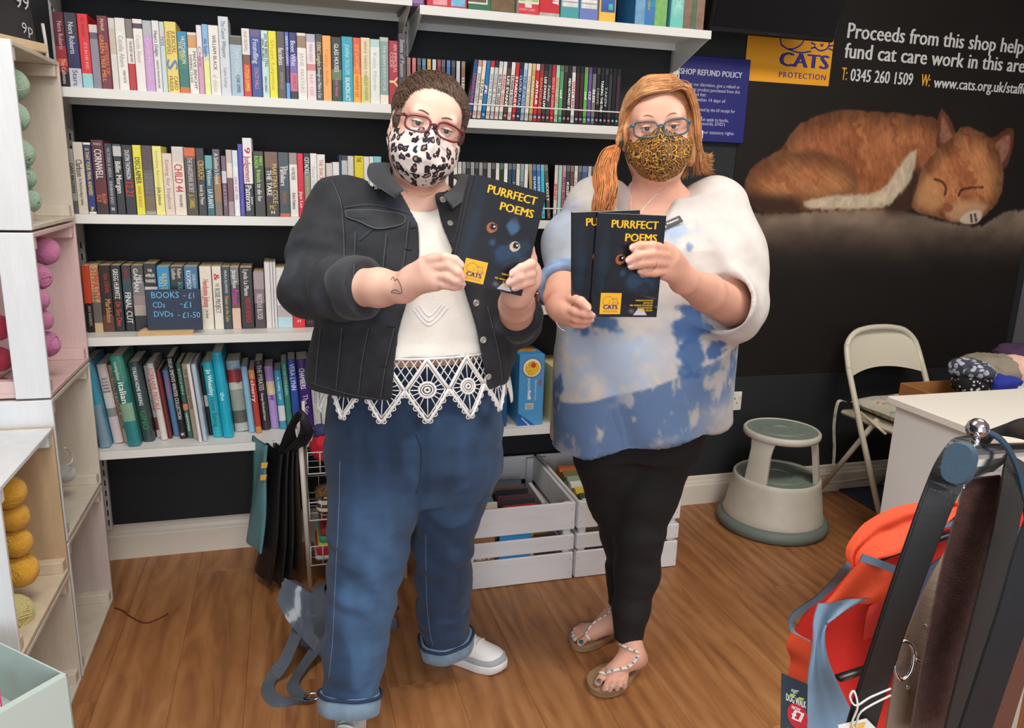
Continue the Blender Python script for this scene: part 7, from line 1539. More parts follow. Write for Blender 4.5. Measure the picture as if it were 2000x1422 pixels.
# legs under the jeans
HA, KA, AA = np.array([.215, -1.0, .80]), np.array(at(722, 1075, -1.09)), np.array(at(686, 1352, -1.165))
HB, KB, AB = np.array([.385, -.99, .80]), np.array(at(864, 1065, -1.00)), np.array(at(872, 1262, -.955))
S.chain([HA, KA, AA], [.085, .05, .036], k=.02); S.chain([HB, KB, AB], [.085, .05, .036], k=.02)
SK1 = skin_mat((232, 186, 168), 'fair skin'); body1, sk1 = organic('body', S, SK1, P1, rel=1); in1(body1)
def add1(f): 
    before = set(bpy.data.objects); r = f()
    for o in set(bpy.data.objects) - before:
        if o.parent == P1: in1(o)
    return r
NAILC = (226, 178, 172)
def p1_parts():
    for P, r in list(zip(FA, (.0086, .0088, .0082, .0076))) + list(zip(FB, (.0090, .0088, .0082))): nail(P, r, P1, NAILC)
    eyes(h1, P1, (52, 36, 28), SK1, 12, -26)
    for sx in (-1, 1):
        b = MB(); b.tube([h1(sx * (.014 + .034 * t), -.0985 + .010 * t * t, .0205 + .0045 * math.sin(math.pi * min(1, t * 1.1))) for t in np.linspace(0, 1, 8)], [.0022, .003, .003, .003, .0028, .0024, .0018, .001], 6, flat=.5); b.build('eyebrow', mat((92, 66, 52), .9), P1)
    spectacles(h1, P1, .0265, .0165, .0345, -.118, -.004, mat((112, 26, 36), .25, coat=.4), shape=2.8, tilt=-.10)
    face_mask(h1, P1, rosette_mat(), 1.0, drop=.136, bul=.137, top=-.010)
    b = MB(); b.lathe([(.0001, .002), (.0035, .0012), (.004, 0), (.0035, -.0012), (.0001, -.002)], 12, tuple(h1(-.083, .004, -.044))); b.build('ear_stud', mat((50, 44, 46), .3, metal=.6), P1)
    # hair: close cap and many short strands
    H = SDF(h1.c - .16, h1.c + .16, .004); H.ell(h1(0, .024, .036), (.0855, .104, .084), h1.R, k=.01); H.ell(h1(0, .075, -.03), (.070, .05, .07), h1.R, k=.03)
    for sx in (-1, 1): H.ell(h1(sx * .073, -.030, -.008), (.012, .016, .026), h1.R, k=.012)
    H.ell(h1(.004, -.094, -.022), (.068, .064, .096), h1.R, k=.012, op='-'); H.ell(h1(-.082, -.004, -.055), (.03, .036, .050), h1.R, k=.01, op='-'); H.ell(h1(.082, -.004, -.055), (.03, .036, .050), h1.R, k=.01, op='-'); H.ell(h1(0, -.03, -.10), (.10, .09, .085), h1.R, k=.02, op='-')
    hm = mat((72, 54, 44), .55, var=.35, vscale=120, bump=.6, bscale=220, name='brown hair'); o, hs = organic('hair', H, hm, P1, rel=2, folds=lambda V, N: .0018 * (fbm(V * 60, 3) - .4))
    R_ = np.random.default_rng(5); lines = []; c = np.array([0, .024, .036]); rad = np.array([.0855, .104, .084])
    while len(lines) < 2800:
        d = R_.normal(size=3); d /= np.linalg.norm(d); q = c + d * rad
        if d[2] < -.35 or (d[1] < -.50 and d[2] < .50) or (abs(d[0]) > .55 and d[2] < -.05 and d[1] < .3): continue
        crown = np.array([-.008, .055, .09]); fl = q - crown; fl /= np.linalg.norm(fl); fl = fl + np.array([.55, -.45, -.1]) * (q[1] < .04) + R_.normal(size=3) * .10; p = q.copy(); ln = []; L = R_.uniform(.030, .058) * (1.0 if d[2] > .2 else .7)
        for t in range(7):
            n = (p - c) / rad ** 2; n /= np.linalg.norm(n); f = fl - n * (fl @ n); f /= np.linalg.norm(f); s = (p - c) / rad; p = c + rad * s / np.linalg.norm(s) * (1 + .006 + .075 * (t / 6) * R_.uniform(.3, 1)); ln.append(h1(p)); p = p + f * L / 6
        lines.append(np.array(ln))
    for k in range(160):
        x = R_.uniform(-.060, .062); z = .078 - 6 * x * x + R_.normal() * .004; y = -.066 + 7 * x * x; d = np.array([.5 + R_.normal() * .2, -.25, -.75]) * R_.uniform(.010, .024); lines.append(h1.arr(np.array([[x, y, z]]) + np.linspace(0, 1, 7)[:, None] * d[None] + np.array([[0, -.006, .002]]) * np.sin(np.linspace(0, 3, 7))[:, None]))
    strands('strands', lines, R_.uniform(.0009, .0019, len(lines)), mat((92, 70, 56), .5, var=.45, vscale=160, name='brown hair'), o)
    # thin necklace
    P = sk1.line([(792, 372), (806, 380), (822, 384), (838, 380), (850, 372)], .001); b = MB()
    if len(P) > 3: b.tube(P, .0009, 6); b.build('necklace', mat((214, 180, 110), .25, metal=1.0), P1)
    P = sk1.line([(764, 547), (768, 541), (772, 548), (776, 545), (782, 556), (785, 571), (779, 573), (770, 572), (764, 570), (772, 566), (781, 570)], .0004, 4); b = MB()
    if len(P) > 3: b.tube(P, .0007, 5); b.build('wrist_tattoo', mat((66, 66, 76), .7), P1)
add1(p1_parts)

# ---- jeans
def p1_jeans():
    JM = denim((50, 84, 128), var=.22, name='blue denim'); S = SDF((-.02, -1.35, .02), (.62, -.78, .985), .005)
    S.stack([(.60, .19, .125, .0, .0), (.68, .225, .145, 0, 0), (.78, .232, .152, 0, 0), (.90, .215, .142, 0, 0), (.965, .200, .132, 0, 0)], (.305, -1.0), k=.04)
    kA = [np.array(at(*p)) for p in ((735, 905, -1.01), (728, 1000, -1.06), (718, 1085, -1.10), (704, 1180, -1.12), (692, 1275, -1.15), (684, 1372, -1.19))]
    S.chain(kA, [.125, .108, .093, .083, .074, .066], k=.03, u=(0, 1, 0), sq=1.05)
    kB = [np.array(at(*p)) for p in ((890, 905, -.99), (876, 980, -1.0), (865, 1060, -1.0), (866, 1130, -.985), (866, 1190, -.97), (871, 1256, -.965))]
    S.chain(kB, [.120, .092, .078, .074, .070, .065], k=.03, u=(0, 1, 0), sq=1.05)
    # flat trouser ends
    for a, b_ in ((kA[-2], kA[-1]), (kB[-2], kB[-1])):
        t = (b_ - a) / np.linalg.norm(b_ - a); e = b_ + t * .012
        S.put(lambda x, y, z: -((x - e[0]) * t[0] + (y - e[1]) * t[1] + (z - e[2]) * t[2]), e - .12, e + .12, .004, '-', pad=0)
    def fold(V, N):
        z = V[:, 2]; a = .006 * (fbm(np.stack([V[:, 0] * 9, V[:, 1] * 9, z * 22], 1), 3) - .5) * 2
        low = sstep(.34, .12, z); a += low * .012 * np.sin(z * 75 + 16 * fbm(V * 7, 2)) * (fbm(V * 11, 2) - .15); kn = np.exp(-((z - .45) / .10) ** 2); a += kn * .004 * np.sin(z * 60 + V[:, 0] * 50 + 9 * fbm(V * 8, 2))
        a += -.012 * np.exp(-((V[:, 0] - .30) / .012) ** 2) * (z > .60) * (N[:, 1] < 0) * sstep(.60, .68, z)
        return a
    def dye(V, N):
        w = fbm(V * np.array([30, 30, 8]), 4); big = fbm(V * 5 + 3, 3); fade = np.exp(-((V[:, 0] - .19) / .09) ** 2) * sstep(.75, .55, V[:, 2]) + .5 * sstep(.52, .6, big)
        c = np.array([38, 60, 90])[None] * (.78 + .42 * w[:, None]); c = c + np.array([26, 36, 44])[None] * np.clip(fade, 0, 1)[:, None]
        return c
    o, js = organic('jeans', S, vcol_mat('worn denim', .85, bump=.5, bscale=900, sheen=.1), P1, rel=2, folds=fold, col=dye)
    th = mat((128, 148, 172), .8); dk = mat((34, 52, 84), .85)
    stitch(o, js, [(664, 900), (662, 1000), (658, 1080), (654, 1160), (650, 1250), (642, 1330)], th, .0011); stitch(o, js, [(832, 1045), (832, 1100), (834, 1180), (840, 1235), (846, 1262)], th, .0011); stitch(o, js, [(812, 850), (822, 880), (820, 930), (812, 965)], dk, .003)
    cm = denim((120, 146, 168), name='turned denim')
    for k, (a, b_, r) in enumerate(((kA[-2], kA[-1], .071), (kB[-2], kB[-1], .070))):
        t = (b_ - a) / np.linalg.norm(b_ - a); rot = np.array(Vector(t).to_track_quat('Z', 'Y').to_matrix()); n = 40; V = []; prof = [(r - .004, -.028), (r + .003, -.026), (r + .006, -.02), (r + .007, .0), (r + .005, .018), (r + .001, .022), (r - .006, .021), (r - .008, .0)]
        for (rr, z) in prof:
            for i in range(n):
                q = 2 * math.pi * i / n; w = 1 + .03 * math.sin(3 * q + k) + .02 * math.sin(7 * q); V.append(b_ + rot @ np.array([rr * w * math.cos(q), rr * w * 1.04 * math.sin(q), z]))
        F = [(j * n + i, j * n + (i + 1) % n, (j + 1) * n + (i + 1) % n, (j + 1) * n + i) for j in range(len(prof) - 1) for i in range(n)]
        b = MB(); b.add(V, F, 0, True); b.build('turn_up', cm, o)
        b = MB(); b.tube([b_ + rot @ np.array([(r + .006) * math.cos(q) * (1 + .03 * math.sin(3 * q + k) + .02 * math.sin(7 * q)), (r + .006) * 1.04 * (1 + .03 * math.sin(3 * q + k) + .02 * math.sin(7 * q)) * math.sin(q), -.024]) for q in np.linspace(0, 2 * math.pi, 40, endpoint=False)], .0045, 6, closed=True); b.build('hem_roll', dk, o)
add1(p1_jeans)

# ---- trainers
def trainer(heel, toe, parent, seed=0):
    heel = np.array(heel, float); toe = np.array(toe, float); fx = toe - heel; L = np.linalg.norm(fx[:2]); fx = np.array([fx[0] / L, fx[1] / L, 0]); fy = np.array([-fx[1], fx[0], 0]); B = np.stack([fx, fy, np.array([0, 0, 1.0])], 1)
    W = lambda x, y, z: heel + B @ np.array([x, y, z])
    o = bpy.data.objects.new('shoe', None); link(o, parent)
    def outline(u): # half width along the sole
        return np.interp(u, [0, .02, .08, .25, .45, .70, .86, .95, 1.0], [.0, .022, .033, .036, .037, .046, .042, .028, .0])
    n = 26; us = np.linspace(0, 1, n); ring = [(u * L, outline(u)) for u in us] + [(u * L, -outline(u)) for u in us[::-1][1:-1]]
    def loft(levels, m, name, cap=True):
        V = []; F = []; k = len(ring)
        for (z, s, sh) in levels:
            for (x, y) in ring: V.append(W(L / 2 + (x - L / 2) * s + sh, y * s, z + .012 * (x / L > .8) * ((x / L - .8) / .2) ** 2))
        for j in range(len(levels) - 1):
            for i in range(k): F.append((j * k + i, j * k + (i + 1) % k, (j + 1) * k + (i + 1) % k, (j + 1) * k + i))
        F.append(tuple(range(k))[::-1]); F.append(tuple((len(levels) - 1) * k + i for i in range(k))); b = MB(); b.add(V, F, 0, True); b.build(name, m, o)
    loft([(.001, .97, 0), (.004, 1.0, 0), (.024, 1.01, 0), (.027, .99, 0)], mat((232, 232, 230), .5), 'sole'); loft([(.026, .985, 0), (.029, .982, 0), (.042, .955, 0), (.044, .93, 0)], mat((172, 176, 180), .55), 'toe_guard')
    S = SDF(np.minimum(W(-.02, -.06, 0), np.minimum(W(L + .02, .06, 0), np.minimum(W(-.02, .06, 0), W(L + .02, -.06, 0)))) - .03, np.maximum(W(-.02, -.06, .16), np.maximum(W(L + .02, .06, .16), np.maximum(W(-.02, .06, .16), W(L + .02, -.06, .16)))) + .03, .0032)
    S.ell(W(L * .78, 0, .036), (L * .19, .041, .030), B, k=.02); S.ell(W(L * .50, 0, .048), (L * .26, .037, .040), B, k=.03); S.ell(W(L * .20, 0, .052), (L * .19, .034, .052), B, k=.03); S.cone(W(L * .24, 0, .06), W(L * .22, 0, .10), .034, .034, k=.02)
    S.put(lambda x, y, z: z - .024 + 0 * x + 0 * y, np.array([-1, -2, -.1]), np.array([1, 0, .024]), 0, '-', pad=0)
    q, sf = organic('upper', S, mat((238, 238, 236), .45, bump=.15, bscale=500), o, rel=2)
    for i in range(4):
        c = W(L * (.44 + .075 * i), 0, .2); 
        P = []
        for y in np.linspace(-.019, .019, 7):
            p, nn, _, _ = sf.t.ray_cast(Vector(W(L * (.44 + .075 * i) + .004 * (1 if i % 2 else -1) * y / .019, y, .3)), Vector((0, 0, -1)))
            if p is not None: P.append(np.array(p) + np.array(nn) * .0012)
        if len(P) > 3: b = MB(); b.tube(P, .0022, 6, flat=1.6); b.build('lace', mat((226, 226, 224), .8), o)
    return o
add1(lambda: (trainer(onz(836, 1270, 0), onz(990, 1312, 0), P1), trainer((.128, -1.095, 0), (.066, -1.350, 0), P1)))

# ---- blouse
BRX, BRY, BC = .212, .152, (.303, -1.012)
def p1_blouse():
    WB = mat((236, 233, 226), .85, bump=.35, bscale=420, var=.03, vscale=8, name='white cotton')
    S = SDF((.03, -1.22, .82), (.58, -.82, 1.42), .005)
    S.stack([(.996, BRX + .012, BRY + .006, 0, 0), (1.03, .216, .153, 0, 0), (1.12, .210, .150, 0, 0), (1.22, .205, .145, 0, 0), (1.32, .182, .108, 0, 0), (1.375, .115, .086, 0, .004)], BC, k=.0)
    S.cone(h1(0, -.02, -.10), (.303, -1.02, 1.345), .078, .082, k=.012, op='-')
    def fold(V, N): return .003 * np.sin(V[:, 0] * 60 + 5 * fbm(V * 6, 2)) * sstep(1.2, .95, V[:, 2]) + .002 * (fbm(V * 22, 2) - .5)
    o, bs = organic('blouse', S, WB, P1, rel=2, folds=fold)
    LM = mat((240, 240, 238), .85, bump=.4, bscale=600, name='white lace')
    def surf(s, z, off=.004):
        a = s / .20; fl = 1 + .10 * sstep(1.0, .84, np.asarray(z)); rx, ry = (BRX + .012) * fl + off, (BRY + .006) * fl + off
        return np.stack([BC[0] + rx * np.sin(a), BC[1] - ry * np.cos(a) * 1.0, np.asarray(z) + 0 * a], -1)
    lace = MB(); pitch = .088; top, mid, bot = .998, .925, .848
    def ln(p, q, r=.0019, n=6):
        t = np.linspace(0, 1, n); s = p[0] + (q[0] - p[0]) * t; z = p[1] + (q[1] - p[1]) * t; lace.tube(surf(s, z), r, 5)
    for k in range(-4, 5):
        c = k * pitch; hz = (top - bot) / 2; hwid = pitch / 2
        for (a, b_) in (((c - hwid, mid), (c, bot)), ((c, bot), (c + hwid, mid)), ((c - hwid, mid), (c, top)), ((c, top), (c + hwid, mid))):
            ln(a, b_, .0042, 8); d = .90
            ln((c + (a[0] - c) * .84, mid + (a[1] - mid) * .84), (c + (b_[0] - c) * .84, mid + (b_[1] - mid) * .84), .0018)
        if k % 1 == 0:   # sunburst
            for r_, w in ((.0165, .0034), (.011, .0022), (.005, .003)):
                t = np.linspace(0, 2 * math.pi, 20, endpoint=False); lace.tube(surf(c + r_ * np.cos(t), mid + r_ * 1.05 * np.sin(t)), w, 5, closed=True)
            for t in np.linspace(0, 2 * math.pi, 16, endpoint=False):
                R0 = .0165; e = 1 / (abs(math.cos(t)) / hwid + abs(math.sin(t)) / hz) * .84; ln((c + R0 * math.cos(t), mid + R0 * math.sin(t)), (c + e * math.cos(t), mid + e * math.sin(t)), .0013, 3)
        cc = c + hwid        # lattice triangles between the sunbursts
        for i in range(1, 5):
            t = i / 5; ln((c + t * pitch, top), (c + t * hwid, top + t * (mid - top)), .0014, 4); ln((c + (1 - t) * pitch, top), (c + pitch - t * hwid, top + t * (mid - top)), .0014, 4)
        ln((c, top), (c + pitch, top), .003, 8)
        # scalloped lower edge
        for i in range(5):
            t = (i + .5) / 5
            for sx in (-1, 1):
                s0 = c + sx * hwid * t; z0 = bot + (mid - bot) * t - .004; q = np.linspace(0, 2 * math.pi, 8, endpoint=False); lace.tube(surf(s0 + .0055 * np.cos(q), z0 + .0055 * np.sin(q)), .0016, 4, closed=True)
    q = lace.build('lace_hem', LM, o)
    # embroidered V on the front and scalloped neckline
    for pts in ([(812, 600), (838, 628), (868, 596)], [(818, 596), (838, 618), (862, 594)], [(806, 604), (838, 636), (876, 600)]): stitch(o, bs, pts, mat((206, 212, 218), .9), .0018, .0004, 'embroidery')
    for i in range(9):
        p, n = bs.hit(806 + 6.0 * i, 396 + 5 * math.sin(i / 8 * math.pi), .0)
        if p is not None: b = MB(); b.lathe([(.0001, .0016), (.004, .001), (.005, -.001)], 10, tuple(p), R=np.array(Vector(n).to_track_quat('Z', 'Y').to_matrix())); b.build('neck_scallop', LM, o)
add1(p1_blouse)

# ---- denim jacket
def p1_jacket():
    S = SDF((-.10, -1.42, .79), (.66, -.80, 1.45), .0045)
    rows = [(.906, .254, .174, -.016, .004), (.925, .260, .178, -.014, .004), (.97, .258, .176, -.008, 0), (1.05, .245, .170, 0, 0), (1.20, .236, .166, 0, 0), (1.30, .215, .140, 0, .01), (1.36, .165, .105, 0, .015), (1.405, .088, .072, 0, .015)]
    S.stack(rows, BC, k=.0)
    for sh in (SHR, SHL): S.ell(sh + np.array([0, 0, -.004]), (.070, .080, .072), k=.05)
    # hollow body and open front
    T = SDF(S.lo, S.lo + (S.n - 1) * S.vox, S.vox); T.d = np.full_like(T.d, .06); T.stack([(.80, .242, .162, -.010, .004)] + [(z, rx - .011, ry - .011, dx, dy) for z, rx, ry, dx, dy in rows[1:-1]] + [(1.43, .08, .065, 0, .01)], BC, k=0.0)
    T.d = T.d[:S.d.shape[0], :S.d.shape[1], :S.d.shape[2]]; S.d = np.maximum(S.d, -T.d)
    YFt = -1.172
    Lp = np.array([at(x, y, YFt)[[0, 2]] for x, y in ((790, 360), (800, 390), (824, 440), (824, 490), (812, 540), (795, 590), (778, 650), (768, 720), (762, 800), (760, 840))]); Rp = np.array([at(x, y, YFt)[[0, 2]] for x, y in ((862, 362), (862, 390), (868, 440), (886, 490), (900, 540), (914, 590), (934, 650), (948, 720), (962, 800), (968, 840))])
    zl = Lp[::-1, 1]; xl = Lp[::-1, 0]; zr = Rp[::-1, 1]; xr = Rp[::-1, 0]
    def opening(x, y, z): return np.maximum(np.maximum(np.interp(z, zl, xl) - x, x - np.interp(z, zr, xr)), y + 1.06)
    S.put(opening, (.15, -1.42, .79), (.56, -1.06, 1.45), .004, '-', pad=0)
    S.cone(h1(0, -.01, -.08), (.303, -1.01, 1.39), .070, .074, k=.01, op='-')
    Q = SDF(S.lo, S.lo + (S.n - 1) * S.vox, S.vox); Q.n = S.n; Q.d = np.full(S.d.shape, .06, np.float32); Q.ax = S.ax
    Q.chain([SHR + np.array([-.005, 0, -.01]), SHR * .45 + EL_A * .55 + np.array([-.012, .01, 0]), EL_A + np.array([-.006, .012, -.004])], [.074, .070, .066], k=.03)
    cA = EL_A + (WR_A - EL_A) * .60; cB = EL_B + (WR_B - EL_B) * .32
    Q.chain([EL_A + np.array([-.004, .006, -.004]), EL_A * .4 + cA * .6, cA], [.066, .064, .062], k=.03)
    Q.chain([SHL + np.array([.012, 0, -.01]), SHL * .45 + EL_B * .55 + np.array([.02, .01, 0]), EL_B + np.array([.012, .012, -.006])], [.068, .062, .058], k=.03)
    Q.chain([EL_B + np.array([.010, .010, -.006]), cB], [.058, .058], k=.02)
    for a, b_ in ((EL_A, cA), (EL_B, cB)):
        t = (b_ - a) / np.linalg.norm(b_ - a)
        Q.put(lambda x, y, z: -((x - b_[0]) * t[0] + (y - b_[1]) * t[1] + (z - b_[2]) * t[2]) + .002, b_ - .10, b_ + .10, .006, '-', pad=0)
    hh_ = np.clip(.5 + .5 * (S.d - Q.d) / .03, 0, 1); S.d = S.d + (Q.d - S.d) * hh_ - .03 * hh_ * (1 - hh_)
    def fold(V, N):
        a = .0045 * (fbm(V * np.array([10, 10, 9]), 3) - .5) * 2
        for E, W_ in ((EL_A, SHR), (EL_B, SHL)):
            d = np.linalg.norm(V - E, axis=1); a += np.exp(-(d / .10) ** 2) * .008 * np.sin(d * 110 + 5 * fbm(V * 9, 2))
            d = np.linalg.norm(V - W_, axis=1); a += np.exp(-(d / .10) ** 2) * .003 * np.sin(V[:, 2] * 70 + V[:, 0] * 60)
        return a + .0016 * (fbm(V * 45, 2) - .5)
    def dye(V, N):
        w = fbm(V * 40, 4); c = np.array([40, 43, 49])[None] * (.72 + .50 * w[:, None]); e = sstep(.55, .7, fbm(V * 9 + 5, 3)); return c + np.array([16, 18, 22])[None] * e[:, None]
    JM = vcol_mat('black denim', .8, bump=.5, bscale=900, sheen=.05); o, js = organic('jacket', S, JM, P1, rel=2, folds=fold, col=dye)
    DM = denim((44, 47, 53), name='dark denim'); LT = mat((96, 100, 106), .8); DK = mat((26, 28, 31), .85); BT = mat((206, 208, 206), .3, metal=.8)
    # collar
    n0 = np.array(h1.c)
    cl = [np.array(at(*p)) for p in ((800, 326, -.985), (768, 322, -1.03), (764, 340, -1.09), (790, 372, -1.165))]
    cloth3('collar', cl, [np.array(at(*p)) for p in ((745, 318, -.96), (722, 322, -1.03), (722, 352, -1.10), (772, 388, -1.175))], DM, o, wave=.002, th=.005, bulge=.008)
    cr_ = [np.array(at(*p)) for p in ((876, 345, -.985), (892, 352, -1.03), (886, 366, -1.10), (866, 382, -1.165))]
    cloth3('collar', cr_, [np.array(at(*p)) for p in ((912, 340, -.96), (930, 352, -1.03), (922, 378, -1.10), (884, 408, -1.182))], DM, o, wave=.002, th=.005, bulge=.008)
    # seams, pocket, waistband, plackets
    for pts in ([(648, 352), (664, 390), (670, 440), (672, 500), (672, 556)], [(672, 405), (720, 400), (770, 408), (806, 420)], [(735, 440), (700, 470)], [(586, 742), (640, 758), (700, 774), (762, 782)], [(626, 640), (620, 700), (616, 752)], [(668, 640), (662, 700), (656, 764)], [(720, 640), (708, 700), (700, 770)], [(694, 452), (692, 500), (690, 545)], [(755, 456), (750, 500), (746, 552)], [(798, 430), (790, 500), (782, 540)], [(770, 640), (752, 720), (742, 786)], [(940, 780), (965, 776), (990, 768)], [(952, 600), (972, 680), (984, 760)]):
        stitch(o, js, pts, LT, .0013, .0005); stitch(o, js, [(x + 3, y + 2) for x, y in pts], DK, .0022, .0)
    pf = js.line([(674, 412), (700, 410), (740, 412), (786, 420), (788, 436), (762, 444), (732, 446), (700, 432), (676, 424)], .002, 4)
    if len(pf) > 6:
        c = pf.mean(0); b = MB(); V = list(pf + np.array([0, -.0022, 0])) + [c + np.array([0, -.006, 0])]; k = len(pf); b.add(V, [(i, (i + 1) % k, k) for i in range(k)], 0, True); b.build('pocket_flap', DM, o); b = MB(); b.tube(pf + np.array([0, -.002, 0]), .0012, 5, closed=True); b.build('flap_edge', LT, o)
    for x, y, r in ((729, 434, .0078), (865, 390, .008), (879, 436, .007), (930, 592, .0085), (944, 664, .0085), (954, 736, .008), (962, 788, .006)): disc_on(o, js, x, y, r, BT)
    for pts in ([(800, 446), (812, 444)], [(790, 486), (804, 488)], [(756, 637), (772, 639)], [(742, 715), (756, 716)], [(734, 776), (744, 778)]): stitch(o, js, [pts[0], ((pts[0][0] + pts[1][0]) / 2, (pts[0][1] + pts[1][1]) / 2), pts[1]], DK, .004, .0, 'buttonhole')
    for (a, b_, r) in ((EL_A, cA, .064), (EL_B, cB, .060)):   # turned-back cuffs
        t = (b_ - a) / np.linalg.norm(b_ - a); rot = np.array(Vector(t).to_track_quat('Z', 'Y').to_matrix()); n = 36; V = []; prof = [(r * .72, -.004), (r * .98, -.006), (r + .004, -.002), (r + .005, -.05), (r + .001, -.058)] if 0 else [(r * .70, -.002), (r * .96, .001), (r + .003, -.004), (r + .006, -.03), (r + .004, -.056), (r - .004, -.060)]
        for (rr, z) in prof:
            for i in range(n): q = 2 * math.pi * i / n; w = 1 + .02 * math.sin(3 * q) + .012 * math.sin(5 * q + 1); V.append(b_ + rot @ np.array([rr * w * math.cos(q), rr * w * math.sin(q), z]))
        b = MB(); b.add(V, [(j * n + i, j * n + (i + 1) % n, (j + 1) * n + (i + 1) % n, (j + 1) * n + i) for j in range(len(prof) - 1) for i in range(n)], 0, True); b.build('cuff', DM, o)
add1(p1_jacket)
# ------------------------------------------------------------------ second woman: tie-dyed tunic, black leggings, sandals
P2 = thing('person', 'person with long red-blonde hair in a tie-dyed tunic and black leggings holding black books', 'person', (.95, -1.0, 0))
def add2(f):
    before = set(bpy.data.objects); r = f()
    for o in set(bpy.data.objects) - before:
        if o.parent == P2: o.matrix_parent_inverse = Matrix.Translation((-.95, 1.0, 0))
    return r
h2 = Head(tuple(at(1284, 249, -1.03)), math.radians(-22), math.radians(-6), math.radians(2))
TC, TY = (.945, -1.0), math.radians(-18)
SR2, SL2 = np.array([.790, -.99, 1.335]), np.array([1.095, -1.03, 1.345])
ELR, WRR = np.array(at(1103, 556, -1.22)), np.array(at(1094, 598, -1.365)); ELL, WRL = np.array(at(1428, 598, -1.18)), np.array(at(1334, 546, -1.385))
FT2 = {}
def p2_body():
    S = SDF((.47, -1.49, 0), (1.32, -.82, 1.70), .0040)
    head_sdf(S, h2, 1.03); S.cone(h2(0, .014, -.075), (.945, -.995, 1.36), .054, .066, k=.03); S.ell(h2(0, -.035, -.116), (.045, .04, .022), h2.R, k=.03)
    S.stack([(.80, .19, .12, 0, 0), (1.1, .18, .115, 0, 0), (1.30, .17, .10, 0, 0), (1.36, .125, .075, 0, .005), (1.40, .07, .06, 0, 0)], TC, TY, k=.03)
    S.chain([SR2, ELR], [.055, .046], k=.02); S.chain([ELR, ELR * .4 + WRR * .6, WRR], [.045, .039, .029], k=.012)
    S.chain([SL2, ELL], [.058, .050], k=.02); S.chain([ELL, ELL * .45 + WRL * .55, WRL], [.050, .044, .030], k=.012)
    # her left hand: four fingers laid across the cover
    S.cone(WRL, at(1306, 508, -1.425), .030, .029, k=.015, u=_f, sq=.6); S.cone(at(1322, 532, -1.40), at(1296, 528, -1.428), .027, .021, k=.012, u=_f, sq=.7); S.cone(at(1318, 515, -1.40), at(1300, 488, -1.430), .024, .018, k=.012, u=_f, sq=.75)
    fl = [finger(S, [(1304, 486, -1.430), (1274, 480, -1.462), (1250, 480, -1.470), (1236, 484, -1.468)], .0108, .0088), finger(S, [(1306, 500, -1.432), (1272, 496, -1.470), (1246, 500, -1.478), (1229, 508, -1.474)], .0110, .0088),
          finger(S, [(1304, 514, -1.432), (1272, 513, -1.470), (1250, 516, -1.478), (1233, 520, -1.474)], .0108, .0084), finger(S, [(1300, 530, -1.430), (1278, 533, -1.458), (1262, 533, -1.466), (1250, 530, -1.466)], .0098, .0076)]
    finger(S, [(1318, 520, -1.39), (1290, 505, -1.395), (1262, 500, -1.40)], .0115, .009)
    # her right hand: thumb over the lower corner, fingers curled beneath
    S.cone(WRR, at(1114, 604, -1.405), .029, .030, k=.015, u=_u, sq=.85); S.cone(at(1100, 610, -1.385), at(1122, 618, -1.415), .026, .022, k=.012)
    fr = [finger(S, [(1098, 588, -1.385), (1118, 583, -1.425), (1134, 589, -1.462), (1147, 600, -1.470)], .0120, .0096), finger(S, [(1110, 602, -1.415), (1126, 609, -1.450), (1142, 613, -1.466), (1153, 615, -1.464)], .0112, .0088), finger(S, [(1108, 616, -1.410), (1126, 623, -1.445), (1142, 625, -1.455), (1154, 624, -1.452)], .0108, .0084), finger(S, [(1104, 626, -1.400), (1122, 633, -1.425), (1138, 634, -1.435), (1148, 631, -1.432)], .0098, .0078)]
    # legs and feet
    FT2['A'] = [np.array([1.01, -1.0, .80]), np.array(at(1252, 1040, -1.03)), np.array(at(1229, 1236, -1.055))]; FT2['B'] = [np.array([.90, -.97, .80]), np.array(at(1222, 1045, -.95)), np.array(at(1212, 1185, -.905))]
    for k in 'AB': S.chain(FT2[k], [.08, .047, .033], k=.02)
    def foot(ank, heel, ball, toes, k=.012):
        heel = np.array(heel); ball = np.array(ball); S.ell(heel + np.array([0, 0, .004]), (.029, .029, .026), k=.02); S.cone(ank, heel * .75 + ball * .25 + np.array([0, 0, .028]), .033, .034, k=.02); S.cone(heel * .7 + ball * .3 + np.array([0, 0, .022]), ball + np.array([0, 0, .004]), .036, .024, k=.02)
        out = []
        for (a, b_, r) in toes:
            a = np.array(onz(*a, .034)); b_ = np.array(onz(*b_, .032)); S.cone(ball * .5 + a * .5, a, .017, r * 1.1, k=.014); S.cone(a, b_, r, r * .95, k=.003); out.append((a, b_, r))
        return out
    tA = foot(FT2['A'][2], onz(1246, 1288, .045), onz(1200, 1312, .042), [((1180, 1313), (1168, 1333), .0118), ((1190, 1325), (1180, 1346), .0085), ((1200, 1328), (1191, 1347), .0082), ((1211, 1327), (1205, 1345), .0082), ((1222, 1322), (1219, 1341), .0080)])
    tB = foot(FT2['B'][2], onz(1206, 1222, .045), onz(1160, 1236, .042), [((1150, 1241), (1133, 1256), .0118), ((1142, 1236), (1122, 1249), .0082), ((1138, 1231), (1119, 1243), .0080), ((1136, 1227), (1119, 1237), .0078), ((1138, 1222), (1122, 1230), .0075)])
    sk = skin_mat((222, 168, 146), 'warm skin'); o, s2 = organic('body', S, sk, P2, rel=1)
    for P, r in zip(fl + fr[:2], (.0088, .0088, .0084, .0076, .0096, .0088)): nail(P, r, P2, (226, 176, 168))
    for k, (T, cs) in enumerate(((tA, [(90, 96, 104)] + [(170, 156, 156)] * 4), (tB, [(20, 110, 112)] + [(190, 200, 206)] * 4))):
        for (a, b_, r), c in zip(T, cs): nail([a, b_], r, P2, c)
    eyes(h2, P2, (62, 50, 40), sk, 14, -24)
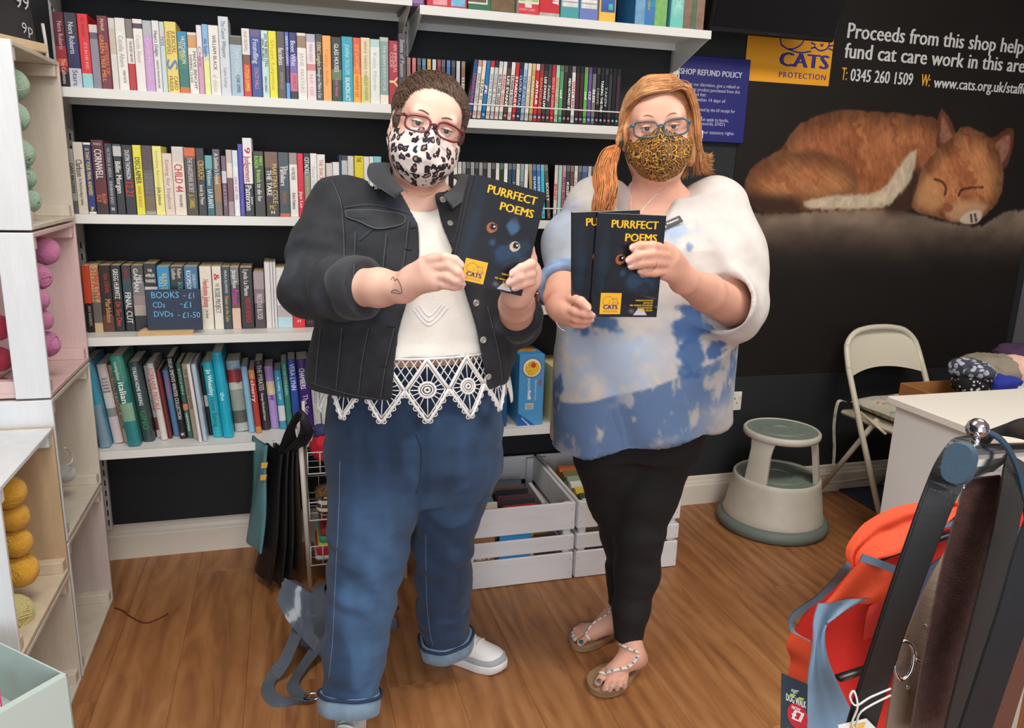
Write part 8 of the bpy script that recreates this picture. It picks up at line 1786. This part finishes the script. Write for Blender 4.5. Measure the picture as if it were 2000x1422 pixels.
    for sx in (-1, 1):
        b = MB(); b.tube([h2(sx * (.014 + .036 * t), -.0985 + .011 * t * t, .021 + .008 * math.sin(math.pi * min(1, t * 1.05))) for t in np.linspace(0, 1, 8)], [.0016, .0024, .0026, .0024, .0022, .0018, .0014, .0008], 6, flat=.5); b.build('eyebrow', mat((176, 116, 84), .9), P2)
    spectacles(h2, P2, .0285, .0185, .0355, -.118, -.005, mat((34, 110, 140), .25, coat=.4), m2=mat((70, 84, 96), .25, coat=.4), shape=3.4, tilt=.06)
    face_mask(h2, P2, gold_leo_mat(), 1.03, drop=.132, bul=.139, top=-.012)
    b = MB(); b.tube(smooth_path([h2(.084, .004, -.050), h2(.086, -.004, -.075), h2(.084, -.006, -.098)], 4), [.001] * 8 + [.003], 8); b.build('earring', mat((190, 190, 196), .2, metal=1.0), P2)
    for pts in ([(1238, 345), (1234, 375), (1232, 412)], [(1300, 366), (1276, 386), (1258, 406), (1252, 418)]):
        P = s2.line(pts, .0008)
        if len(P) > 3: b = MB(); b.tube(P, .0007, 5); b.build('necklace', mat((220, 220, 222), .2, metal=1.0), P2)
    # ring, bracelet
    p, n = s2.hit(1277, 514); b = MB()
    if p is not None: b.tube([at(1277, 514, -1.464) + np.array([0, .0115 * math.cos(t), .0115 * math.sin(t)]) for t in np.linspace(0, 2 * math.pi, 20, endpoint=False)], .0013, 6, closed=True); b.build('ring', mat((214, 200, 170), .2, metal=1.0), P2)
    br = bpy.data.objects.new('bracelet', None); link(br, P2)
    for q in smooth_path([at(1089, 596, -1.40), at(1085, 612, -1.395), at(1087, 630, -1.39), at(1095, 642, -1.395), at(1104, 646, -1.40)], 6): b = MB(); b.lathe([(.0001, -.0028), (.0022, -.0012), (.0022, .0012), (.0001, .0028)], 8, tuple(q)); b.build('bead', M_CHROME, br)
    # sandals
    SOL = mat((150, 120, 88), .7, var=.08, vscale=30); STM = mat((232, 226, 216), .6)
    for sole, straps in (([(1147, 1326), (1146, 1340), (1155, 1354), (1176, 1362), (1202, 1360), (1222, 1348), (1240, 1324), (1256, 1298), (1258, 1282), (1248, 1273), (1232, 1276), (1214, 1290), (1190, 1302), (1166, 1312)], ([(1197, 1247), (1206, 1254), (1218, 1262), (1232, 1269), (1247, 1274)], [(1246, 1280), (1238, 1292), (1226, 1302), (1208, 1307), (1190, 1312), (1182, 1316)], [(1182, 1316), (1168, 1314), (1156, 1320)])),
                         ([(1112, 1246), (1112, 1260), (1122, 1270), (1140, 1273), (1164, 1268), (1188, 1254), (1208, 1238), (1216, 1224), (1210, 1212), (1192, 1214), (1168, 1218), (1140, 1222), (1122, 1232)], ([(1196, 1190), (1188, 1198), (1178, 1206), (1164, 1214), (1152, 1226), (1144, 1238)], [(1144, 1240), (1154, 1252), (1162, 1264)], [(1190, 1190), (1200, 1198)]))):
        t = bpy.data.objects.new('sandal', None); link(t, P2); q = smooth_path([tuple(onz(x, y, .004)) for x, y in sole], 4, True)
        b = MB(); k = len(q); c = q.mean(0); V = []
        for z, sc in ((.001, .97), (.003, 1.0), (.010, 1.0), (.011, .985), (.013, 1.0), (.020, 1.0), (.022, .97)): V += [np.array([c[0] + (p_[0] - c[0]) * sc, c[1] + (p_[1] - c[1]) * sc, z]) for p_ in q]
        b.add(V, [(j * k + i, j * k + (i + 1) % k, (j + 1) * k + (i + 1) % k, (j + 1) * k + i) for j in range(6) for i in range(k)] + [tuple(6 * k + i for i in range(k))], 0, False); b.build('sole', SOL, t)
        for si, pts in enumerate(straps):
            P = s2.line(pts, .002, 5)
            if len(P) > 3:
                b = MB(); b.tube(P, .0055, 6, flat=.5); b.build('strap', STM, t)
                if len(pts) > 3:
                    for p_ in P[2::4]: b = MB(); b.lathe([(.0001, -.003), (.0034, -.0014), (.0038, .001), (.0001, .0034)], 8, tuple(p_ + (CAM - p_) / np.linalg.norm(CAM - p_) * .003)); b.build('bead', mat((150, 150, 148), .3, metal=.6), t)
    return s2
s2 = add2(p2_body)
def p2_leggings():
    S = SDF((.66, -1.20, .05), (1.26, -.78, .90), .005)
    S.stack([(.66, .17, .12, 0, 0), (.78, .195, .135, 0, 0), (.88, .19, .13, 0, 0)], (.955, -.985), TY, k=.04)
    a = [np.array(at(*p)) for p in ((1282, 880, -1.0), (1262, 960, -1.02), (1248, 1045, -1.035), (1244, 1120, -1.035), (1232, 1190, -1.05), (1227, 1246, -1.058))]; S.chain(a, [.112, .090, .068, .062, .050, .043], k=.03)
    a2 = [np.array(at(*p)) for p in ((1190, 890, -.96), (1205, 970, -.95), (1220, 1050, -.94), (1222, 1120, -.92), (1215, 1188, -.905))]; S.chain(a2, [.105, .084, .064, .056, .043], k=.03)
    for A in (a, a2):
        t = (A[-1] - A[-2]) / np.linalg.norm(A[-1] - A[-2]); e = A[-1] + t * .004
        S.put(lambda x, y, z: -((x - e[0]) * t[0] + (y - e[1]) * t[1] + (z - e[2]) * t[2]), e - .06, e + .06, .004, '-', pad=0)
    organic('leggings', S, mat((17, 17, 19), .8, bump=.3, bscale=700, name='black jersey'), P2, rel=2, folds=lambda V, N: .004 * np.sin(V[:, 2] * 60 + 14 * fbm(V * 8, 2)) * (fbm(V * 12, 2) - .2) * sstep(.62, .4, V[:, 2]))
add2(p2_leggings)
def p2_tunic():
    S = SDF((.56, -1.36, .58), (1.36, -.76, 1.44), .005)
    S.stack([(.60, .250, .175, 0, 0), (.75, .252, .178, 0, 0), (.95, .250, .178, .0, 0), (1.12, .242, .172, 0, 0), (1.25, .222, .158, 0, 0), (1.33, .185, .115, 0, .005), (1.375, .125, .085, 0, .01)], TC, TY, k=0.0)
    for sh in (SR2, SL2): S.ell(sh, (.075, .085, .07), k=.06)
    eR = ELR + (WRR - ELR) * .02; S.chain([SR2 + np.array([-.01, 0, 0]), SR2 * .5 + eR * .5 + np.array([-.02, 0, 0]), eR], [.080, .074, .050], k=.05)
    T = SDF(S.lo, S.lo + (S.n - 1) * S.vox, S.vox); T.n = S.n; T.d = np.full(S.d.shape, .06, np.float32); T.ax = S.ax
    T.chain([SL2 + np.array([.010, 0, 0]), SL2 * .5 + ELL * .5 + np.array([.022, .02, .0]), ELL + np.array([.006, .02, -.010])], [.085, .100, .090], k=.05)
    cE = ELL + (WRL - ELL) * .20; tE = (WRL - ELL) / np.linalg.norm(WRL - ELL); T.cone(ELL + np.array([.005, .015, -.004]), cE + tE * .03, .088, .080, k=.03); T.put(lambda x, y, z: -((x - cE[0]) * tE[0] + (y - cE[1]) * tE[1] + (z - cE[2]) * tE[2]), cE - .13, cE + .13, .006, '-', pad=0); T.cone(cE - tE * .10, cE + tE * .05, .070, .073, k=.006, op='-')
    hh_ = np.clip(.5 + .5 * (S.d - T.d) / .03, 0, 1); S.d = S.d + (T.d - S.d) * hh_ - .03 * hh_ * (1 - hh_)
    # slanting hem, hollow skirt, scooped neckline
    q0, q1 = at(1105, 915, -1.10), at(1402, 803, -1.06); sl = float((q1[2] - q0[2]) / (q1[0] - q0[0]))
    S.put(lambda x, y, z: z - (q0[2] + sl * (x - q0[0]) + .012 * np.sin((x - .7) * 9)) + 0 * y, (.56, -1.36, .5), (1.36, -.76, .92), .004, '-', pad=0)
    S.stack([(.50, .238, .164, 0, 0), (.85, .238, .164, 0, 0), (.90, .20, .13, 0, 0)], TC, TY, k=.01, op='-')
    S.cone(h2(0, -.03, -.11), at(1262, 392, -1.10), .070, .072, k=.012, op='-')
    wv = lambda V: fbm(V * np.array([5, 5, 3]), 3)
    def fold(V, N):
        x, z = V[:, 0], V[:, 2]; lo = sstep(1.15, .7, z); a = .009 * lo * np.sin((x - .9) * 34 + 7 * wv(V) + z * 5) + .005 * (fbm(V * 9, 3) - .5) * 2
        d = np.linalg.norm(V - (ELL + np.array([.03, 0, .08])), axis=1); return a + np.exp(-(d / .14) ** 2) * .008 * np.sin(x * 60 + z * 25 + 4 * wv(V))
    def dye(V, N):
        P = V[:, [0, 2]]; n1 = fbm(V * 16, 4); n2 = fbm(V * 45, 3); c = np.array([208, 203, 199])[None] * (.95 + .08 * n2[:, None]); front = V[:, 1] < -.94
        def w2(x, y, Y=-1.16): q = at(x, y, Y); return np.array([q[0], q[2]])
        def spot(c, x, y, rx, ry, colr, a, edge=.35):
            q = w2(x, y); s = 850.0; d = np.hypot((P[:, 0] - q[0]) / (rx / s), (P[:, 1] - q[1]) / (ry / s)) + (n1 - .5) * 2.4 + (n2 - .5) * 1.5; m = sstep(1 + edge, 1 - edge, d) * a * front; return c * (1 - m[:, None]) + np.array(colr)[None] * m[:, None]
        c = spot(c, 1195, 715, 110, 85, (172, 194, 224), .8, .6); c = spot(c, 1340, 690, 60, 120, (196, 196, 200), .7, .6); c = spot(c, 1310, 455, 50, 22, (150, 176, 212), .75, .5)
        q0_, q1_ = w2(1090, 835), w2(1410, 690); ly = q0_[1] + (P[:, 0] - q0_[0]) * (q1_[1] - q0_[1]) / (q1_[0] - q0_[0]); low = sstep(.004, -.004, P[:, 1] - ly) * front
        c = c * (1 - .42 * low[:, None]) + np.array([150, 150, 156])[None] * (.42 * low[:, None])
        band = sstep(.34, .62, fbm(V * np.array([20, 20, 9]), 4) + .10) * low * sstep(-.16, -.02, P[:, 1] - ly + .05 - .1 * sstep(1.1, 1.2, P[:, 0])) ; band = np.maximum(band, low * sstep(.40, .62, n1 + .12) * sstep(1.14, .95, P[:, 0])); band = band * sstep(.40, .56, fbm(V * np.array([34, 34, 22]), 4) + .13 * sstep(1.12, .9, P[:, 0]) + .02); c = c * (1 - .80 * band[:, None]) + np.array([78, 114, 166])[None] * .80 * band[:, None]
        for x, y, rx, ry, a in ((1338, 632, 24, 34, .9), (1345, 690, 26, 34, .85), (1385, 680, 22, 18, .9), (1325, 720, 18, 18, .8), (1185, 640, 46, 26, .8), (1345, 478, 14, 14, .6), (1110, 790, 26, 40, .8)): c = spot(c, x, y, rx, ry, (66, 104, 160), a, .3)
        sl_ = sstep(.72, .66, V[:, 0]) * (V[:, 2] > 1.08); c = c * (1 - .5 * sl_[:, None]) + np.array([120, 146, 180])[None] * (.5 * sl_[:, None] * (.4 + n1[:, None])) + c * 0
        return c
    o, ts = organic('tunic', S, vcol_mat('tie-dyed linen', .85, bump=.4, bscale=800), P2, rel=2, folds=fold, col=dye)
    P = ts.line([(1102, 912), (1140, 908), (1200, 893), (1270, 872), (1330, 842), (1380, 814), (1402, 802)], .001); 
    # rolled cuff on her right sleeve
    t = (WRR - ELR) / np.linalg.norm(WRR - ELR); rot = np.array(Vector(t).to_track_quat('Z', 'Y').to_matrix()); b = MB()
    for z, r in ((.000, .052), (.020, .050)): b.tube([eR + rot @ np.array([r * math.cos(a), r * math.sin(a), z]) for a in np.linspace(0, 2 * math.pi, 32, endpoint=False)], .012, 8, closed=True)
    b.build('rolled_cuff', mat((126, 150, 184), .85, var=.35, vscale=30, bump=.4, bscale=500), o)
    # name badge
    p, n = ts.hit(1308, 438, .004)
    if p is not None:
        bd = bpy.data.objects.new('name_badge', None); link(bd, P2); ex_ = np.array(at(1336, 424, p[1])) - np.array(at(1280, 448, p[1])); ex_ -= n * (ex_ @ n); ex_ /= np.linalg.norm(ex_); ey_ = np.cross(n, ex_); Rm = np.stack([ex_, ey_, n], 1)
        b = MB(); b.box(p, (.066, .019, .003), R=Rm, bev=.0012); b.build('plate', mat((74, 76, 80), .35), bd); b = MB(); b.box(p + ex_ * -.021 + n * .0017, (.015, .013, .0006), R=Rm); b.build('emblem', mat((240, 186, 60), .4), bd)
        lettering('printed_word', 'Volunteer', mat((236, 236, 236)), bd, p + ex_ * .008 + ey_ * -.001 + n * .0018, ex_, ey_, .0052, .034, 'c', bold=.04); lettering('printed_word', 'cats', mat((206, 90, 40)), bd, p + ex_ * -.021 + ey_ * -.003 + n * .0023, ex_, ey_, .0045, .011, 'c')
add2(p2_tunic)
def p2_hair():
    hm = mat((208, 150, 100), .42, var=.30, vscale=60, name='red-blonde hair'); H = SDF(h2.c - .20, h2.c + .17, .0045); R = h2.R
    H.ell(h2(0, .026, .040), (.090, .105, .087), R, k=.01); H.ell(h2(0, .07, -.04), (.082, .055, .085), R, k=.03); H.ell(h2(.082, .01, -.03), (.018, .040, .075), R, k=.02); H.ell(h2(-.084, .0, -.005), (.014, .040, .05), R, k=.02)
    H.ell(h2(.002, -.090, -.025), (.066, .066, .098), R, k=.014, op='-'); H.ell(h2(0, -.05, -.13), (.085, .10, .06), R, k=.02, op='-')
    o, _ = organic('hair', H, hm, P2, rel=2)
    R_ = np.random.default_rng(9); T = np.array(at(1208, 287, -1.07)); lines = []; j = lambda s: R_.normal(size=3) * s
    for k in range(900):     # swept across to the tie
        y = R_.uniform(-.078, .07); x0 = .030 + R_.normal() * .008; f = (y + .078) / .148; z0 = .121 - 5 * (y - .01) ** 2
        p = [h2(x0, y, z0), h2(-.030, y - .012, z0 - .004), h2(-.074, -.050 + f * .09, .055 + .02 * f), h2(-.093, -.040 + f * .085, .0), T + R @ np.array([.002, .012 * f, .02]), T]; lines.append(smooth_path(np.array(p) + j(.0022), 4))
    for k in range(800):     # falling on the other side
        y = R_.uniform(-.078, .07); f = (y + .078) / .148; z0 = .121 - 5 * (y - .01) ** 2; e = np.array(at(1368 + R_.uniform(-14, 26), 318 + R_.uniform(-20, 26), -1.0))
        p = [h2(.032 + R_.normal() * .006, y, z0), h2(.068, y * .8 - .018 * (1 - f), .085), h2(.091, -.048 + f * .09, .03), h2(.098, -.026 + f * .07, -.04), (h2(.098, .0 + f * .04, -.085) + e) / 2, e]; lines.append(smooth_path(np.array(p) + j(.003), 4))
    for k in range(420):     # back of the head
        a = R_.uniform(-1, 1); p = [h2(.02 + .02 * a, .05, .118), h2(.06 * a, .10, .07), h2(.085 * a, .105, .0), h2(.075 * a, .09, -.06), h2(.07 * a + .01, .07, -.11), h2(.07 * a + .01, .06, -.13)]; lines.append(smooth_path(np.array(p) + j(.004), 4))
    strands('strands', lines, R_.uniform(.0008, .0018, len(lines)), hm, o)
    lines = []; gp_ = [T, np.array(at(1192, 306, -1.095)), np.array(at(1181, 338, -1.13)), np.array(at(1184, 372, -1.165)), np.array(at(1178, 404, -1.19)), np.array(at(1168, 436, -1.20))]; sp = [.006, .020, .026, .026, .024, .014]
    for k in range(900):
        a = R_.normal(size=3); a /= np.linalg.norm(a) / R_.random() ** .4; ph = R_.uniform(0, 6); p = [g + a * s_ + np.array([math.sin(ph + i * 1.4), 0, 0]) * .005 * (i > 0) for i, (g, s_) in enumerate(zip(gp_, sp))]; lines.append(smooth_path(np.array(p) + j(.001), 5))
    strands('ponytail', lines, R_.uniform(.0008, .0019, len(lines)), mat((196, 124, 70), .42, var=.35, vscale=50, name='red-blonde hair'), o)
    b = MB(); b.tube([T + np.array([.006 * math.sin(t), .012 * math.cos(t), .012 * math.sin(t)]) for t in np.linspace(0, 2 * math.pi, 20, endpoint=False)], .006, 8, closed=True); b.build('hair_tie', mat((26, 24, 26), .8), o)
add2(p2_hair)

# ------------------------------------------------------------------ the poetry books they hold
def paint_cover(u, v):
    w, hgt = .148, .21; P = np.stack([u, v], 1); n = fbm(np.stack([u * 60, v * 60, u * 0], 1), 4); C = np.tile(np.array([[20, 23, 32]], float), (len(u), 1)) + (n[:, None] - .5) * 16
    def blob(C, x, y, rx, ry, c, a): d = np.hypot((u - x * w) / rx, (v - y * hgt) / ry) + (n - .5) * 1.6; m = sstep(1.2, .4, d) * a; return C * (1 - m[:, None]) + np.array(c)[None] * m[:, None]
    for x, y, rx, ry, c, a in ((.66, .62, .012, .014, (76, 116, 156), .8), (.42, .43, .011, .012, (56, 96, 140), .7), (.62, .36, .035, .022, (44, 80, 116), .7), (.84, .42, .02, .03, (36, 66, 96), .6), (.12, .5, .012, .08, (24, 44, 66), .7), (.72, .78, .03, .02, (56, 30, 46), .5), (.60, .06, .010, .008, (150, 140, 150), .6)): C = blob(C, x, y, rx, ry, c, a)
    for x, y, c in ((.37, .565, (176, 104, 66)), (.74, .445, (206, 190, 170))):
        d = np.hypot(u - x * w, (v - y * hgt) * 1.05); C = np.where((d < .0105)[:, None], np.array(c)[None] * (.75 + .5 * n[:, None]), C); d2 = np.hypot(u - x * w - .002, (v - y * hgt) - .0022); C = np.where((d2 < .0066)[:, None], np.array([14, 14, 18])[None], C); d3 = np.hypot(u - x * w - .0045, v - y * hgt - .0035); C = np.where((d3 < .0016)[:, None], np.array([236, 236, 240])[None], C)
    m = sstep(.001, -.001, np.maximum(np.abs(u - .74 * w) - .010 * (1 - (v - .012) / .014), np.maximum(.004 - v, v - .018))) * (v < .018); C = C * (1 - m[:, None]) + np.array([206, 204, 214])[None] * m[:, None]
    return C
M_COVER = vcol_mat('glossy cover', .28, spec=.5, coat=.25); M_TITLE = mat((246, 196, 36), .4)
def poetry(label, TL, TR, BL, front=True, words=True):
    TL, TR, BL = (np.array(at(*q)) for q in (TL, TR, BL)); ex_ = (TR - TL) / np.linalg.norm(TR - TL); ey_ = TL - BL; ey_ -= ex_ * (ey_ @ ex_); ey_ /= np.linalg.norm(ey_); n_ = np.cross(ex_, ey_)
    w, hgt = .148, .21; sc = np.linalg.norm(TR - TL) / w; o = thing('poetry_book', label, 'book', tuple(BL), group='black poetry books held by the women'); o.matrix_world = Matrix(((ex_[0] * sc, ey_[0] * sc, n_[0], BL[0]), (ex_[1] * sc, ey_[1] * sc, n_[1], BL[1]), (ex_[2] * sc, ey_[2] * sc, n_[2], BL[2]), (0, 0, 0, 1)))
    b = MB(); b.box((w / 2, hgt / 2, -.0035), (w, hgt, .0064), bev=.0004); b.build('pages', mat((232, 230, 226), .8), o); b = MB(); b.box((w / 2, hgt / 2, -.0074), (w + .0008, hgt + .0008, .0008)); b.box((.0, hgt / 2, -.0036), (.0012, hgt, .0076)); b.build('back_cover', mat((24, 27, 36), .3), o)
    grid_print('front_cover', (0, 0, .0001), (1, 0, 0), (0, 1, 0), w, hgt, 90, 126, paint_cover, M_COVER, o)
    if words:
        X, Yv = (1, 0, 0), (0, 1, 0); lettering('title', 'PURRFECT', M_TITLE, o, (.132, .182, .0005), X, Yv, .0155, .104, 'r', bold=.03, maxsx=2); lettering('title', 'POEMS', M_TITLE, o, (.132, .156, .0005), X, Yv, .0155, .072, 'r', bold=.03, maxsx=2)
        for k, t in enumerate(('VARIOUS AUTHORS', 'EDITED BY', 'MEL WARDLE WOODEND', 'ILLUSTRATED BY', 'DEREK SELLEN')): lettering('credit', t, M_TITLE, o, (.136, .0335 - .0052 * k, .0005), X, Yv, .0034, (.040, .022, .052, .034, .030)[k], 'r', bold=.02, shear=.2, maxsx=2)
        b = MB(); b.add([(.018, .006, .0004), (.064, .006, .0004), (.064, .050, .0004), (.018, .050, .0004)], [(0, 1, 2, 3)]); b.build('emblem_panel', M_LOGOY, o)
        lettering('emblem_lettering', 'CATS', M_LOGOB, o, (.041, .0165, .0008), X, Yv, .0085, .032, 'c', bold=.05, maxsx=2); lettering('emblem_lettering', 'PROTECTION', M_LOGOB, o, (.041, .0100, .0008), X, Yv, .0032, .031, 'c', track=.1); es = MB()
        for st in LOGO_STROKES: ribbon(es, smooth_path(st, 4), .016, (.021, .008, .0008), (.040, 0, 0), (0, .040, 0))
        es.build('emblem_outline', M_LOGOB, o)
    return o
poetry('black poetry book held foremost by the person in the denim jacket', (908, 333, -1.408), (1047, 371, -1.408), (882, 548, -1.412))
poetry('black poetry book showing its edge just behind the foremost one', (903, 331, -1.398), (1040, 366, -1.398), (876, 546, -1.402), words=False)
poetry('black poetry book at the back of the denim wearer\'s three', (908, 324, -1.389), (1042, 358, -1.389), (874, 541, -1.393), words=False)
poetry('black poetry book held foremost by the person in the tunic', (1144, 412, -1.452), (1277, 418, -1.452), (1154, 619, -1.452))
o = poetry('black poetry book peeping out behind the tunic wearer\'s front one', (1106, 425, -1.440), (1238, 420, -1.440), (1118, 615, -1.440), words=False)
lettering('title', 'PURRFECT', M_TITLE, o, (.132, .182, .0005), (1, 0, 0), (0, 1, 0), .0155, .104, 'r', bold=.03, maxsx=2)
